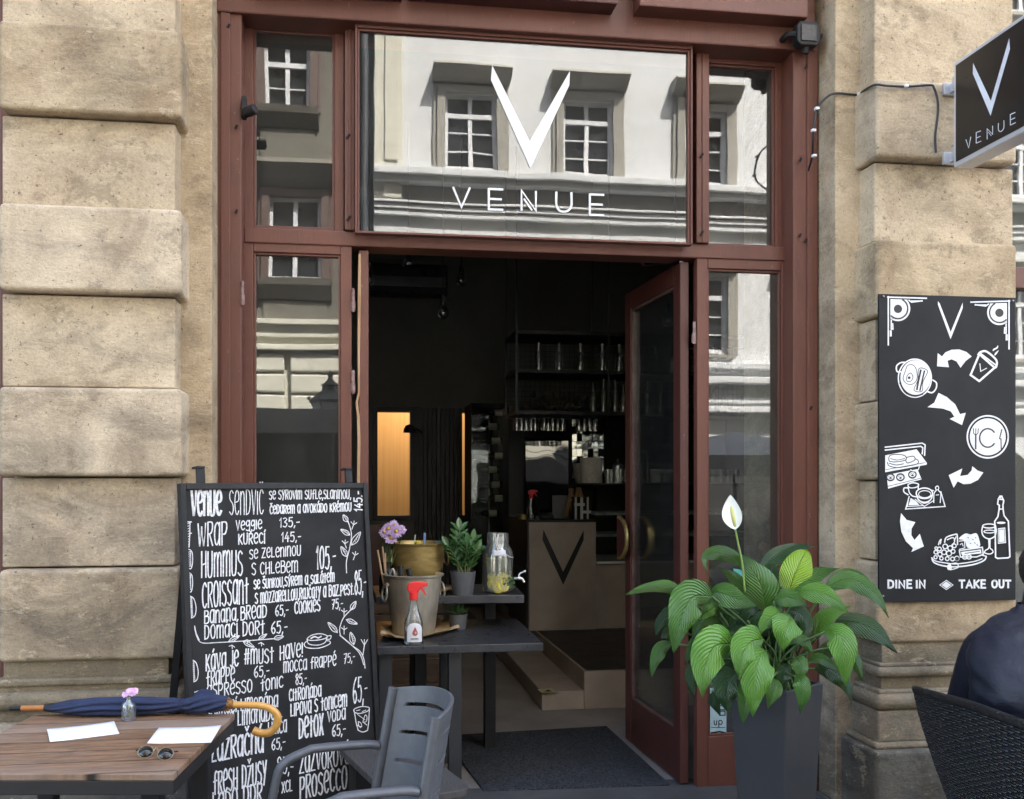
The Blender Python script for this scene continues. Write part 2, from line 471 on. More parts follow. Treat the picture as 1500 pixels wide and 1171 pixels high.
# neighbouring shop windows seen as slivers at both edges of the picture
def neighbour(name, label, x0, x1, edge):
    t = T(name, label, 'window', ((x0+x1)/2, .05, 0))
    mb = MB(); mb.box(x0, x0+.12, -.02, .12, 0, 5.2, .006); mb.box(x1-.12, x1, -.02, .12, 0, 5.2, .006)
    for z in (.3, 2.75, 4.6): mb.box(x0+.12, x1-.12, 0, .1, z, z+.12, .006)
    mb.build('frame', RED, t)
    mb = MB(); mb.box(x0+.12, x1-.12, .04, .046, .42, 2.75); mb.box(x0+.12, x1-.12, .04, .046, 2.87, 4.6); mb.build('pane', WINGLASS, t)
    mb = MB(); mb.box(x0+.01, x1-.01, 1.3, 1.35, 0, 5.19); mb.build('dark_room_back', mat('dark_room_sheet', (.03, .03, .03), None, 4, .8), t)  # dark sheet added behind the panes in place of the unlit room
    mb = MB(); mb.box(x0, x1, .02, .1, 0, .3, .004); mb.build('panel', RED2, t)
    mb = MB(); mb.box(x0, x1, .04, .1, 4.72, 5.2, .004); mb.build('panel', RED2, t)
neighbour('shop_window', 'sliver of red framed shop window left of the left sandstone pilaster', -4.5, XX(3, YR)-.01, 1)
neighbour('shop_window', 'sliver of red framed shop window at the right edge past the picture menu', rx1+.02, 6.5, 0)
# ------------------------------------------------------------------ red shopfront
sf = T('shopfront', 'red brown wooden shopfront with big transom window and open double door', 'shopfront', (.9, 0, 0))
YC = -.03                      # casing face; sashes sit deeper
YF = .10
def xz(u, v_, Y): p = P(u, v_, Y); return p.x, p.z
zH = ZZ(49, 760, YC)            # underside of header
xjL0, xjL1 = XX(322, YC), XX(354, YC)
xjR0, xjR1 = XX(1167, YC), XX(1192, YC)
for (a, b) in ((xjL0, xjL1), (xjR0, xjR1)):
    mb = MB(); mb.box(a-.02, b, YC, YF+.14, 0, zH+.16, .006)
    mb.box(a+.004 if a < 0 else b-.012-.03, a+.05 if a < 0 else b-.012+.03, YC-.012, YC+.01, 0, zH+.15, .004)
    mb.build('jamb', RED, sf)
mb = MB(); mb.box(xjL0-.02, xjR1, YC-.02, YF+.14, zH, zH+.21, .008); mb.box(xjL0-.02, xjR1, YC-.012, YF+.1, zH+.21, 5.2, .004)
mb.build('header', RED, sf)
# dark box fascia with letter boards above the header
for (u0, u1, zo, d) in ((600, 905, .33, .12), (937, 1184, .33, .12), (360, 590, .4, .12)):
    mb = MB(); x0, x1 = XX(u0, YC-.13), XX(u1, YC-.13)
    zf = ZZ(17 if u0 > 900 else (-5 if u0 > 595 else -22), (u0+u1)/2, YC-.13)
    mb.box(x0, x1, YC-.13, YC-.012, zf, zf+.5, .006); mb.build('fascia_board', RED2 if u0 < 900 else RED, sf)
# transom rail
zt1 = ZZ(350, 760, YF); zt0 = ZZ(369, 760, YF-.03)
mb = MB(); mb.box(xjL1, xjR0, YF-.03, YF+.12, zt0, zt1, .006); mb.build('transom_rail', RED, sf)
# mullions
xm = [XX(505, YF), XX(520, YF), XX(1015, YF), XX(1034, YF)]
for (a, b) in ((xm[0], xm[1]), (xm[2], xm[3])):
    mb = MB(); mb.box(a, b, YF-.05, YF+.12, zt1, zH, .005); mb.box((a+b)/2-.006, (a+b)/2+.006, YF-.056, YF-.04, zt1, zH, .002)
    mb.build('mullion', RED, sf)
def sash(name, u0, u1, v0, v1, gu0, gu1, gv0, gv1, Y, m, th=.05, lab=None):
    # a framed pane; v given at the middle column
    um = (gu0+gu1)/2
    x0, x1, z1, z0 = XX(u0, Y), XX(u1, Y), ZZ(v0, um, Y), ZZ(v1, um, Y)
    a0, a1, c1, c0 = XX(gu0, Y), XX(gu1, Y), ZZ(gv0, um, Y), ZZ(gv1, um, Y)
    mb = MB()
    mb.box(x0, a0, Y, Y+th, z0, z1, .004); mb.box(a1, x1, Y, Y+th, z0, z1, .004)
    mb.box(a0, a1, Y, Y+th, c1, z1, .004); mb.box(a0, a1, Y, Y+th, z0, c0, .004)
    # inner bead
    q = .012
    mb.box(a0, a0+q, Y+.012, Y+th-.004, c0, c1, .003); mb.box(a1-q, a1, Y+.012, Y+th-.004, c0, c1, .003)
    mb.box(a0+q, a1-q, Y+.012, Y+th-.004, c1-q, c1, .003); mb.box(a0+q, a1-q, Y+.012, Y+th-.004, c0, c0+q, .003)
    f = mb.build(name, m, sf)
    gl = MB(); gl.box(a0+.004, a1-.004, Y+.027, Y+.031, c0+.004, c1-.004); gl.build('pane', WINGLASS, f)
    return f, (a0, a1, c0, c1)
sash('window', 356, 504, 29, 341, 371, 490, 45, 334, YF, RED)
YB0 = -.012
big, bz = sash('window', 520, 1015, 46, 350, 523, 1012, 56, 349, YB0, RED)
sash('window', 1034, 1152, 79, 364, 1037, 1136, 95, 360, YF, RED)
mb = MB(); mb.box(XX(1152, YF), xjR0, YF, YF+.1, zt1, zH, .004); mb.build('mullion', RED, sf)
# side lights beside the door, panel below
sash('side_window', 355, 515, 352, 1180, 371, 499, 371, 1084, YF-.02, RED)
sl, sz = sash('side_window', 1021, 1163, 379, 1166, 1037, 1145, 395, 1077, YF-.02, RED)
mb = MB(); mb.box(XX(1163, YF), xjR0, YF, YF+.1, 0, zt0, .004); mb.build('mullion', RED, sf)
# a few rusty hinges and bolt holes on the casing
HINGE = mat('painted_hinge', (.16, .07, .06), (.3, .22, .2), 40, .5)
for (u, v_, Y) in ((355, 430, YC-.002), (1163, 470, YF-.022), (1165, 770, YF-.022), (1017, 488, YF-.02), (517, 440, YF-.03), (517, 560, YF-.03)):
    p = P(u, v_, Y); mb = MB(); mb.lathe([(.008, -.06), (.009, -.055), (.009, .055), (.008, .06)], p, 10); mb.box(p.x-.012, p.x+.012, p.y, p.y+.01, p.z-.055, p.z-.005, .002)
    mb.build('hinge', HINGE, sf)
DARKHOLE = mat('dark_hole', (.012, .01, .01), None, 5, .9)
for (u, v_) in ((334, 16), (335, 38), (345, 10), (346, 186), (346, 310), (1182, 77), (1181, 98), (1173, 234), (1172, 345), (1180, 353), (1188, 598)):
    p = P(u, v_, YC-.014); mb = MB(); mb.cbox(p, (.012, .006, .022), .002, rot=Matrix.Rotation(R(25), 3, 'Y')); mb.build('screw_hole', DARKHOLE, sf)
for (u, v_) in ((510, 200), (511, 320), (1028, 228), (1028, 342)):
    p = P(u, v_, YF-.058); mb = MB(); mb.cbox(p, (.012, .006, .03), .002, rot=Matrix.Rotation(R(35), 3, 'Y')); mb.build('screw_hole', DARKHOLE, sf)
# the big white V and VENUE on the transom glass
PG = Plane((0, YB0+.022, 0), (0, -1, 0))
mb = MB()
mb.shape([(721, 96), (719, 117), (777, 247), (834, 125), (835, 104), (776, 207)], PG, 0)
# VENUE in thin capitals
def seg(mb, pts, w, pl, off=0): mb.ribbon(pts, w, pl, off)
W_ = 3.2
seg(mb, [(664, 275), (676, 304), (688, 276)], W_, PG)
for (x, y) in ((716, 277), (864, 285)):
    seg(mb, [(x, y), (x, y+30)], W_, PG); seg(mb, [(x+1, y), (x+20, y+.8)], W_, PG, .0003); seg(mb, [(x+1, y+14.5), (x+18, y+15.2)], W_, PG, .0003); seg(mb, [(x+1, y+30), (x+20, y+30.6)], W_, PG, .0003)
seg(mb, [(764, 308), (764, 279), (785, 309), (785, 281)], W_, PG); seg(mb, [(768, 292), (779, 308)], W_*.8, PG, .0003)
seg(mb, cr([(815, 282), (815, 300), (819, 308), (826, 310.5), (833, 308), (837, 301), (837, 283)], 6), W_, PG)
mb.build('lettering', WHITEPAINT, big)
# sticker low in the right side window, and a turquoise card
STK = mat('pale_blue_sticker', (.42, .55, .56), (.36, .50, .52), 30, .5)
PSt = Plane((0, YF-.004, 0), (0, -1, 0))
mb = MB(); mb.shape([(1040, 1008), (1064, 1008), (1064, 1075), (1040, 1076)], PSt, 0); st = mb.build('sticker', STK, sl)
mb = MB()
for yy in (1012, 1018, 1024): mb.ribbon([(1043, yy), (1050, yy)], 1.2, PSt, .0006)
for yy in (1026, 1036, 1044): mb.ribbon([(1054, yy-2), (1062, yy-2), (1062, yy+4), (1054, yy+4), (1054, yy-2)], 1.5, PSt, .0006)
mb.ribbon(cr([(1046, 1056), (1046.5, 1061), (1049, 1062), (1050, 1056)], 4), 1.5, PSt, .0006); mb.ribbon(cr([(1053, 1066), (1053, 1057), (1056, 1055.5), (1058, 1058.5), (1056, 1061.5), (1053.5, 1060.5)], 4), 1.5, PSt, .0006)
mb.ribbon([(1042, 1066), (1062, 1066)], 1, PSt, .0006); mb.ribbon([(1042, 1074), (1054, 1072), (1063, 1074)], 2.4, PSt, .0006)
mb.build('sticker_print', BOARDBLACK, st)
mb = MB(); mb.shape([(1074, 833), (1086, 835), (1092, 858), (1079, 856)], PSt, 0); mb.build('sticker', mat('turquoise_sticker', (.10, .50, .45), None, 20, .5), sl)
# doors -------------------------------------------------------------
def door_leaf(name, hx, hy, side, ang, label, m, raw=False):
    # side +1: hinge at right, leaf swings inwards; local x runs from hinge to free edge
    Wd, th = .872, .05
    zb_, zt_ = .02, zt0-.012
    M = Matrix.Translation((hx, hy, 0)) @ Matrix.Rotation(ang, 4, 'Z')
    d = bpy.data.objects.new('door', None); COL.objects.link(d); d.parent = sf; d.location = V((hx, hy, 0)) - wloc(sf)
    d['label'] = label
    st = .095
    mb = MB(M)
    mb.box(0, st, 0, th, zb_, zt_, .004); mb.box(Wd-st, Wd, 0, th, zb_, zt_, .004)
    mb.box(st, Wd-st, 0, th, zt_-.11, zt_, .004)
    mb.box(st, Wd-st, .004, th-.004, zb_, zb_+.275, .004)
    mb.build('door_frame', m, d)
    mb = MB(M)
    q = .018
    z0_, z1_ = zb_+.275, zt_-.11
    for (a, b, c, e) in ((st, st+q, z0_, z1_), (Wd-st-q, Wd-st, z0_, z1_), (st+q, Wd-st-q, z0_, z0_+q), (st+q, Wd-st-q, z1_-q, z1_)):
        mb.box(a, b, .008, th-.008, c, e, .003)
    mb.build('glazing_bead', mat('worn_bead', (.16, .10, .085), (.09, .04, .035), 12, .35), d)
    mb = MB(M); mb.box(st+q, Wd-st-q, .022, .028, z0_+q, z1_-q); mb.build('pane', DOORGLASS, d)
    return d, M, Wd
BRASS = mat('brass', (.72, .55, .24), (.55, .38, .12), 20, .33, .85)
hR = P(1011, 705, YF)
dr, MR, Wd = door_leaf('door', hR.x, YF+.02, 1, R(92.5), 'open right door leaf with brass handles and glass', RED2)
zhd = ZZ(788, 930, .93)
def pull(d, M, Wd, y0, sgn):
    mb = MB(M); zc = zhd
    ya, yb = y0+sgn*.035, y0+sgn*.062
    arc = [(Wd-.012-.150*math.sin(math.pi*i/18), zc+.125*math.cos(math.pi*i/18)) for i in range(19)]
    mb.prism([(a, ya, b) for a, b in arc], (0, yb-ya, 0), .003)
    for dz in (-.07, .07): mb.box(Wd-.06, Wd-.03, y0, ya, zc+dz-.012, zc+dz+.012)
    mb.build('handle_plate', mat('mahogany', (.060, .016, .012), (.045, .011, .009), 10, .35), d)
    mb = MB(M); ym = (ya+yb)/2
    mb.tube([(a-.004*math.sin(math.pi*i/18), ym, b*1.0) for i, (a, b) in enumerate(arc)], .0125, 10, squash=1.35)
    mb.build('handle', BRASS, d, smooth='auto')
pull(dr, MR, Wd, 0, -1); pull(dr, MR, Wd, .05, 1)
# door closer arm
mb = MB()
a = P(998, 384, .12); b = P(944, 389, .55)
mb.bar(a, b, .018, .008); c_ = P(934, 378, .3); mb.bar(b, c_, .014, .008); mb.build('closer_arm', SCREWM, dr)
hL = P(516, 705, YF)
dl, ML, _ = door_leaf('door', XX(540, .06), YF+.0, -1, R(90.6), 'left door leaf folded wide open, edge worn to bare wood', RED)
# bare-wood wear line running down the meeting edge of the left leaf
e0 = XX(540, YF)
mb = MB(); yq = YF-.0035
pts = [(527, 372), (526.5, 430), (525.5, 520), (526, 575), (522.5, 590), (525, 610), (526, 650), (525, 700), (525.5, 760)]
wd_ = [3.5, 4.5, 3.2, 3, 3.4, 4, 4.5, 4, 3.6]
mb2 = []
for (q, w2) in zip(pts, wd_): mb2.append((P(q[0]-w2/2, q[1], yq), P(q[0]+w2/2, q[1], yq)))
for i in range(len(mb2)-1): mb.poly([mb2[i][0], mb2[i][1], mb2[i+1][1], mb2[i+1][0]])
mb.build('worn_edge', RAWWOOD, dl)
# threshold slab
SLATE = mat('threshold_stone', (.085, .083, .08), (.055, .054, .052), 4, .6, bump=.2, bsc=40)
mb = MB(); mb.box(xjL0, xjR1, -.17, YF+.12, .0, .012, .004); struct(mb.build('threshold', SLATE))
# ------------------------------------------------------------------ small fixtures
fl = T('floodlight', 'small black floodlight on the top right corner of the red frame', 'floodlight', P(1181, 68, -.12))
mb = MB(); p = P(1181, 52, -.12)
pts = [(-.05, .06), (.05, .06), (.065, .035), (.065, -.045), (.045, -.065), (-.045, -.065), (-.065, -.045), (-.065, .035)]
mb.prism([(p.x+a, p.y-.03, p.z+b) for a, b in pts], (0, .06, 0), .006); mb.build('housing', BLACKMETAL, fl)
mb = MB(); mb.box(p.x-.045, p.x+.04, p.y-.036, p.y-.031, p.z-.045, p.z+.04, .002); mb.build('lens', mat('lamp_glass_dark', (.022, .024, .027), None, 5, .3), fl)
mb = MB(); mb.tube(cr([(p.x-.06, p.y, p.z), (p.x-.095, p.y+.02, p.z+.005), (p.x-.1, p.y+.09, p.z)]), .016, 8); mb.tube([(p.x+.06, p.y, p.z), (p.x+.085, p.y, p.z)], .015, 8)
mb.tube([(p.x, p.y, p.z-.06), (p.x, p.y+.01, p.z-.09)], .018, 8); mb.tube([(p.x, p.y, p.z+.05), (p.x+.01, p.y+.05, p.z+.085)], .01, 8); mb.build('bracket', BLACKMETAL, fl)
sp = T('spotlight', 'tiny black clamp spotlight on the left red jamb', 'spotlight', P(360, 160, -.06))
p = P(358, 158, -.06); mb = MB(); mb.box(p.x-.014, p.x+.01, p.y-.01, p.y+.03, p.z-.05, p.z+.055, .003); mb.build('bracket', BLACKMETAL, sp)
q = P(366, 163, -.09); mb = MB(); mb.lathe([(.016, -.04), (.024, -.03), (.026, .03), (.02, .034)], q, 14, axis=(.8, -.4, .2)); mb.build('lamp_head', BLACKMETAL, sp)
# ------------------------------------------------------------------ hanging light-box sign on the right
xs = XX(1397, YP-.1)
top = P(1397, 93, YP-.1); bot = P(1397, 247, YP-.1)
hs = T('hanging_sign', 'square black and white light box sign jutting out over the pavement at top right', 'sign', (xs, YP, bot.z))
y0, y1, z0, z1 = YP-.1-.60, YP-.1, bot.z, top.z
CASE = mat('sign_case', (.62, .63, .66), (.56, .57, .6), 10, .35, .3)
mb = MB(); mb.box(xs, xs+.10, y0, y1, z0, z1, .006); mb.build('case', CASE, hs)
mb = MB(); mb.box(xs-.004, xs+.001, y0+.02, y1-.02, z0+.025, z1-.02, .001); mb.build('face', mat('sign_black', (.016, .014, .013), None, 5, .32), hs)
PS = Plane((xs-.0052, 0, 0), (-1, 0, 0))
mb = MB(); mb.shape([(1425.4, 92.5), (1425, 108), (1451, 170), (1479.5, 72), (1478.3, 56), (1451.5, 148)], PS, 0)
w3 = 1.15
seg(mb, [(1415, 205), (1419, 217), (1422, 201)], w3, PS)
seg(mb, [(1430, 210), (1430, 194.5), (1436.5, 192)], w3, PS); seg(mb, [(1430, 202.5), (1436, 200)], w3, PS); seg(mb, [(1430, 210), (1437, 207)], w3, PS)
seg(mb, [(1446, 204), (1446, 189), (1454, 197), (1454, 185)], w3, PS); seg(mb, [(1448, 194), (1452, 199)], w3*.8, PS)
seg(mb, cr([(1462.5, 181), (1462.5, 190), (1465, 193), (1468, 191.5), (1470.5, 187), (1470.5, 177)], 5), w3, PS)
seg(mb, [(1480, 183.5), (1480, 168), (1487, 165)], w3, PS); seg(mb, [(1480, 176), (1486.5, 173)], w3, PS); seg(mb, [(1480, 183.5), (1487.5, 180)], w3, PS)
mb.build('lettering', mat('sign_white', (.85, .88, .95), None, 8, .4), hs)
GALV = mat('bracket_steel', (.62, .64, .68), (.5, .52, .56), 14, .35, .6)
for v_ in (127, 229):
    zc = ZZ(v_, 1385, YP-.05)
    mb = MB(); mb.box(xs+.03, xs+.065, y1, YP-.014, zc-.022, zc+.022, .002); mb.box(xs+.0, xs+.09, YP-.03, YP-.01, zc-.03, zc+.03, .002); mb.box(xs+.0, xs+.09, y1-.001, y1+.012, zc-.03, zc+.03, .002)
    mb.build('bracket', GALV, hs)
# sign cable clipped along the stone
cb = T('sign_cable', 'black cable clipped across the sandstone from the frame to the light box sign', 'cable', P(1240, 130, YS))
path = [P(1184, 250, YC-.03), P(1190, 228, YS+.06), P(1191, 195, YS-.008), P(1197, 160, YS-.01), P(1212, 142, YS-.012), P(1226, 137, YS-.012), P(1252, 139, YS-.012), P(1259, 138, YS-.03), P(1267, 132, -.30), P(1282, 124.5, YP-.03), P(1300, 126, YP-.026), P(1330, 127, YP-.022), P(1362, 125, YP-.026), P(1368, 129, YP-.03), P(1373, 145, YP-.03), P(1374, 165, YP-.026), P(1370, 200, YP-.024), P(1371, 224, YP-.026)]
mb = MB(); mb.tube(cr(path, 6), .0058, 8); mb.build('wire', mat('cable_black', (.02, .02, .021), None, 9, .5), cb)
for (u, v_, Y) in ((1196, 160, YS-.01), (1191, 192, YS-.01), (1192, 229, YS), (1259, 138, YS-.03), (1326, 127, YP-.02)):
    p = P(u, v_, Y); mb = MB(); mb.cbox((p.x, p.y-.004, p.z), (.022, .022, .014), .003); mb.build('clip', WHITEPAINT, cb)
# ------------------------------------------------------------------ hand lettering
GL = {  # glyph: width, strokes ('s' straight, 'c' curved), percent of letter height
'a': (48, 'c 44 80 28 98 8 82 3 42 12 8 28 4 42 30 45 66;s 46 98 46 0'), 'b': (50, 's 5 0 5 100;c 5 100 38 96 40 66 6 55;c 6 55 46 52 48 12 26 0 5 1'),
'c': (46, 'c 44 84 28 100 8 82 3 45 12 10 30 1 45 16'), 'd': (50, 's 6 0 6 100;c 6 100 38 90 48 52 36 10 6 0'), 'e': (46, 'c 4 50 42 58 44 84 26 100 8 80 3 42 14 8 30 1 45 16'),
'f': (42, 'c 44 96 30 100 20 84 19 50 19 0;s 2 56 38 60'), 'g': (48, 'c 44 78 26 98 7 78 8 46 26 38 44 62;c 45 98 45 8 28 -14 6 -4'), 'h': (48, 's 5 0 5 100;s 45 0 45 100;s 5 48 45 54'),
'i': (10, 's 5 0 5 98'), 'j': (30, 'c 26 100 26 22 15 0 1 10'), 'k': (46, 's 5 0 5 100;s 44 98 6 44;s 14 52 45 0'), 'l': (40, 's 5 100 5 2;s 5 2 38 3'),
'm': (72, 's 5 0 5 98;c 5 72 20 98 34 90 36 60 36 0;c 36 70 50 98 66 90 68 60 68 0'), 'n': (48, 's 5 0 5 98;c 5 70 22 98 40 90 44 60 44 0'), 'o': (50, 'o 26 100 8 82 3 45 14 6 26 0 40 8 48 45 43 84'),
'p': (48, 's 5 -3 5 100;c 5 100 40 97 45 70 30 46 5 47'), 'r': (46, 's 5 0 5 100;c 5 100 40 98 43 70 28 52 5 50;s 18 50 45 0'), 's': (44, 'c 42 88 24 100 5 85 9 62 36 44 43 20 26 0 3 12'),
't': (38, 's 20 100 20 0;s 1 70 38 75'), 'u': (48, 'c 4 100 4 30 10 5 24 0 38 8 44 40 44 100'), 'v': (46, 's 2 100 23 0 44 100'), 'w': (68, 's 2 100 16 0 33 88 50 0 66 100'), 'x': (44, 's 3 100 42 0;s 42 100 3 0'),
'y': (44, 's 3 100 22 46;s 43 100 15 -8'), 'z': (46, 's 3 98 43 98 3 2 45 2'),
'0': (48, 'o 25 100 8 80 3 45 14 6 25 0 39 8 46 45 42 82'), '1': (24, 's 3 72 18 100 16 0'), '3': (44, 'c 4 92 24 100 40 80 18 54 42 34 26 0 2 10'), '4': (46, 's 28 100 3 36 45 38;s 34 62 33 0'),
'5': (44, 's 42 98 10 98 7 58;c 7 58 32 64 44 32 28 0 3 8'), '6': (46, 'c 40 98 12 70 4 30 23 0 43 24 25 48 5 32'), '7': (44, 's 3 96 42 98 14 0;s 10 50 36 54'), '8': (46, 'o 24 54 6 76 24 100 42 76 24 54 4 26 23 0 44 26'), '9': (46, 'c 42 74 24 52 5 76 24 100 42 82 40 40 24 0'),
',': (14, 's 10 8 3 -16'), '-': (34, 's 4 46 30 48'), '.': (12, 's 5 2 6 6'), '!': (14, 's 6 100 6 26;s 6 5 6 1'), '#': (52, 's 18 100 10 0;s 42 100 34 0;s 2 66 50 70;s 0 32 48 36'), ' ': (26, ''),
'D': (52, 's 6 0 6 100 26 100 44 84 48 50 44 16 26 0 6 0'), 'I': (14, 's 7 0 7 100'), 'N': (54, 's 6 0 6 100 48 0 48 100'), 'E': (44, 's 40 100 6 100 6 0 42 0;s 6 52 36 52'), 'T': (50, 's 2 100 48 100;s 25 100 25 0'), 'A': (54, 's 2 0 27 100 52 0;s 12 34 42 34'), 'K': (50, 's 6 0 6 100;s 46 100 8 46;s 18 54 48 0'),
'O': (54, 'o 27 100 8 84 4 50 10 14 27 0 44 14 50 50 46 84'), 'U': (52, 'c 6 100 6 40 12 8 26 0 40 8 46 40 46 100')}
ACC = {'á': 'a/', 'é': 'e/', 'í': 'i/', 'ý': 'y/', 'č': 'c^', 'š': 's^', 'ž': 'z^', 'ř': 'r^', 'ď': 'd^'}
class Hand:
    def __init__(s, mb, pl): s.mb = mb; s.pl = pl; s.k = 0; s.rnd = random.Random(3)
    def off(s):
        s.k += 1; return .0009 + (s.k % 14)*.00006
    def st(s, pts, w): s.mb.ribbon(pts, w, s.pl, s.off())
    def write(s, txt, x0, y0, x1, y1, h, w, slant=0.0, jit=.02, dy=(0, -1)):
        tot = 0; cells = []
        for ch in txt:
            acc = ''
            if ch in ACC: ch, acc = ACC[ch]
            g = GL[ch]; cells.append((ch, acc, g, tot)); tot += g[0] + 13
        tot -= 13
        ex = V((x1-x0, y1-y0))/tot; ey = V(dy)*h/100
        for ch, acc, g, ox in cells:
            strokes = [q for q in g[1].split(';') if q]
            if acc == '/': strokes.append('s 20 112 32 130' if ch != 'i' else 's 4 112 14 130')
            if acc == '^': strokes.append('s 10 130 23 112 37 131')
            jy = s.rnd.uniform(-jit, jit)*100; js = 1+s.rnd.uniform(-.05, .05)
            for q in strokes:
                p = q.split(); num = [float(a) for a in p[1:]]
                pts = [V((num[i], num[i+1]*js+jy)) for i in range(0, len(num), 2)]
                if p[0] == 'c': pts = cr(pts, 4)
                if p[0] == 'o': pts = cr(pts, 4, True)
                out = []
                for t in pts:
                    q2 = V((x0, y0)) + ex*(ox + t.x + slant*t.y) + ey*t.y
                    out.append((q2.x, q2.y))
                s.st(out, w)
# ------------------------------------------------------------------ chalkboard leaning on the pavement
TH, PH = R(35), R(5)
hd = V((math.cos(TH), math.sin(TH), 0)); nd = V((math.sin(TH)*math.cos(PH), -math.cos(TH)*math.cos(PH), math.sin(PH)))
dn = V((math.sin(TH)*math.sin(PH), -math.cos(TH)*math.sin(PH), -math.cos(PH)))
TL = PD(263, 708, 3.66)
pb = Plane(TL, nd)
BWID = (pb.at(538, 708)-TL).length
BLEN = TL.z/math.cos(PH) - .004
cbt = T('menu_chalkboard', 'tall black chalkboard menu in white hand lettering, leaning before the left window', 'menu board', TL + hd*BWID/2 + dn*BLEN)
def bframe(a0, a1, b0, b1, off, th):   # box in board space: across, down
    M = Matrix((hd, dn, nd)).transposed().to_4x4(); M.translation = TL
    return M, (a0, a1, b0, b1, off-th, off)
mb = MB(); M, b = bframe(.02, BWID-.02, .02, BLEN-.02, -.008, .012); mb.box(b[0], b[1], b[2], b[3], b[4], b[5], M=M); mb.build('panel', BOARDBLACK, cbt)
fw = .027
FRAMEM = mat('board_frame', (.011, .011, .012), (.017, .017, .018), 14, .45, bump=.05, spec=.25)
mb = MB()
for a in ((0, fw, 0, BLEN), (BWID-fw, BWID, 0, BLEN), (fw, BWID-fw, 0, fw), (fw, BWID-fw, BLEN-fw, BLEN)):
    M, b = bframe(*a, .004, .034); mb.box(*b, .003, 2, M=M)
mb.build('frame', FRAMEM, cbt)
for (u, v_) in ((295, 690), (512, 690)):
    a_ = (pb.at(u, 708)-TL).dot(hd)
    mb = MB(); M, b = bframe(a_-.019, a_+.019, -.062, .0, .0, .012); mb.box(*b, .002, 2, M=M); M, b = bframe(a_-.019, a_+.019, -.072, -.0622, .004, .05); mb.box(*b, .002, 2, M=M); mb.build('hook', BLACKMETAL, cbt)
mb = MB()   # rear prop
for a_ in (.06, BWID-.06):
    A = TL + hd*a_ + dn*.1 - nd*.04; Bq = TL + hd*a_ - V((nd.x, nd.y, 0)).normalized()*.34; Bq.z = .012
    mb.bar(A, Bq, .03, .02)
mb.build('prop_leg', FRAMEM, cbt)
pw = Plane(TL - nd*.008, nd)
mbL = MB(); H = Hand(mbL, pw)
def c4(x, y): return 255+x/4.683, 690+y/4.683
def c5(x, y): return 255+x/4.667, 920+y/4.667
def W4(txt, x0, y0, x1, y1, h, w=11, **k): a = c4(x0, y0); b = c4(x1, y1); H.write(txt, a[0], a[1], b[0], b[1], h/4.683, w*(.72 if w < 14 else .78)/4.683, **k)
def W5(txt, x0, y0, x1, y1, h, w=11, **k): a = c5(x0, y0); b = c5(x1, y1); H.write(txt, a[0], a[1], b[0], b[1], h/4.667, w*(.72 if w < 14 else .74)/4.667, **k)
W4('venue', 118, 310, 322, 300, 172, 21); W4('sendvič', 378, 305, 612, 298, 168, 9)
W4('se sýrovím suflé,slaninou,', 652, 196, 1212, 190, 60, 10); W4('čedarem a avokádo krémou', 656, 296, 1214, 276, 58, 11)
a = c4(1290, 278); b = c4(1288, 140); H.write('145,-', a[0], a[1], b[0], b[1], 11.5, 2.0, dy=(-1, -.05))
W4('wrap', 162, 520, 362, 503, 160, 13); W4('veggie', 424, 408, 600, 396, 64, 11); W4('135,-', 722, 388, 860, 380, 64, 10)
W4('kuřecí', 440, 505, 622, 496, 72, 12); W4('145,-', 735, 488, 870, 482, 66, 10)
W4('hummus', 185, 735, 468, 715, 170, 13); W4('se zeleninou', 516, 605, 868, 578, 66, 10); W4('s chlebem', 532, 714, 848, 692, 78, 10); W4('105,-', 975, 674, 1108, 666, 160, 13)
W4('croissant', 192, 940, 508, 906, 172, 13); W4('se šunkou,sýrem a salátem', 546, 812, 1098, 760, 62, 11); W4('s mozzarellou,rajčaty a baz.pest.', 555, 912, 1232, 846, 74, 11); W4('85,-', 1238, 850, 1316, 840, 160, 11)
W4('banana bread', 206, 1050, 634, 1004, 88, 12); W4('65,-', 694, 995, 784, 986, 72, 10); W4('cookies', 826, 980, 1000, 960, 80, 12); W4('75,-', 1082, 950, 1158, 942, 66, 9)
W4('domácí dort', 206, 1155, 618, 1118, 92, 12); W4('65,-', 666, 1118, 776, 1108, 82, 11)
W5('káva je', 216, 296, 438, 258, 110, 13); W5('#must', 480, 248, 678, 236, 100, 12); W5('have!', 722, 220, 880, 196, 98, 12)
W5('frappé', 220, 400, 412, 366, 102, 12); W5('65,-', 546, 340, 650, 328, 74, 10); W5('mocca frappé', 746, 306, 1106, 256, 74, 10); W5('75,-', 1160, 246, 1236, 228, 66, 8)
W5('espresso', 222, 478, 532, 436, 84, 11); W5('tonic', 592, 432, 744, 404, 76, 11); W5('85,-', 830, 390, 906, 378, 74, 9)
W5('domácí limonáda', 236, 592, 708, 540, 84, 11); W5('citronáda', 786, 502, 1004, 466, 80, 11); W5('65,-', 1222, 514, 1320, 500, 176, 11)
W5('lipová s tonicem', 796, 606, 1180, 534, 86, 12); W5('velká limonáda', 250, 700, 690, 626, 100, 12); W5('detox', 852, 756, 1018, 730, 140, 16); W5('voda', 1048, 645, 1170, 622, 74, 11)
W5('65,-', 1080, 742, 1172, 726, 76, 10); W5('zázračná', 250, 920, 608, 848, 150, 17); W5('limča', 642, 732, 768, 712, 86, 10); W5('65,-', 666, 836, 760, 818, 78, 10)
W5('fresh džusy', 268, 1142, 630, 1056, 150, 14); W5('95,-', 704, 990, 815, 1000, 110, 10); W5('zázvorová voda', 856, 996, 1380, 890, 128, 13)
W5('1,5 xcl', 662, 1146, 806, 1112, 78, 10); W5('prosecco', 858, 1170, 1180, 1096, 150, 15); W5('lado ddr', 262, 1262, 600, 1190, 130, 14); W5('k', 170, 1180, 215, 1176, 90, 14)
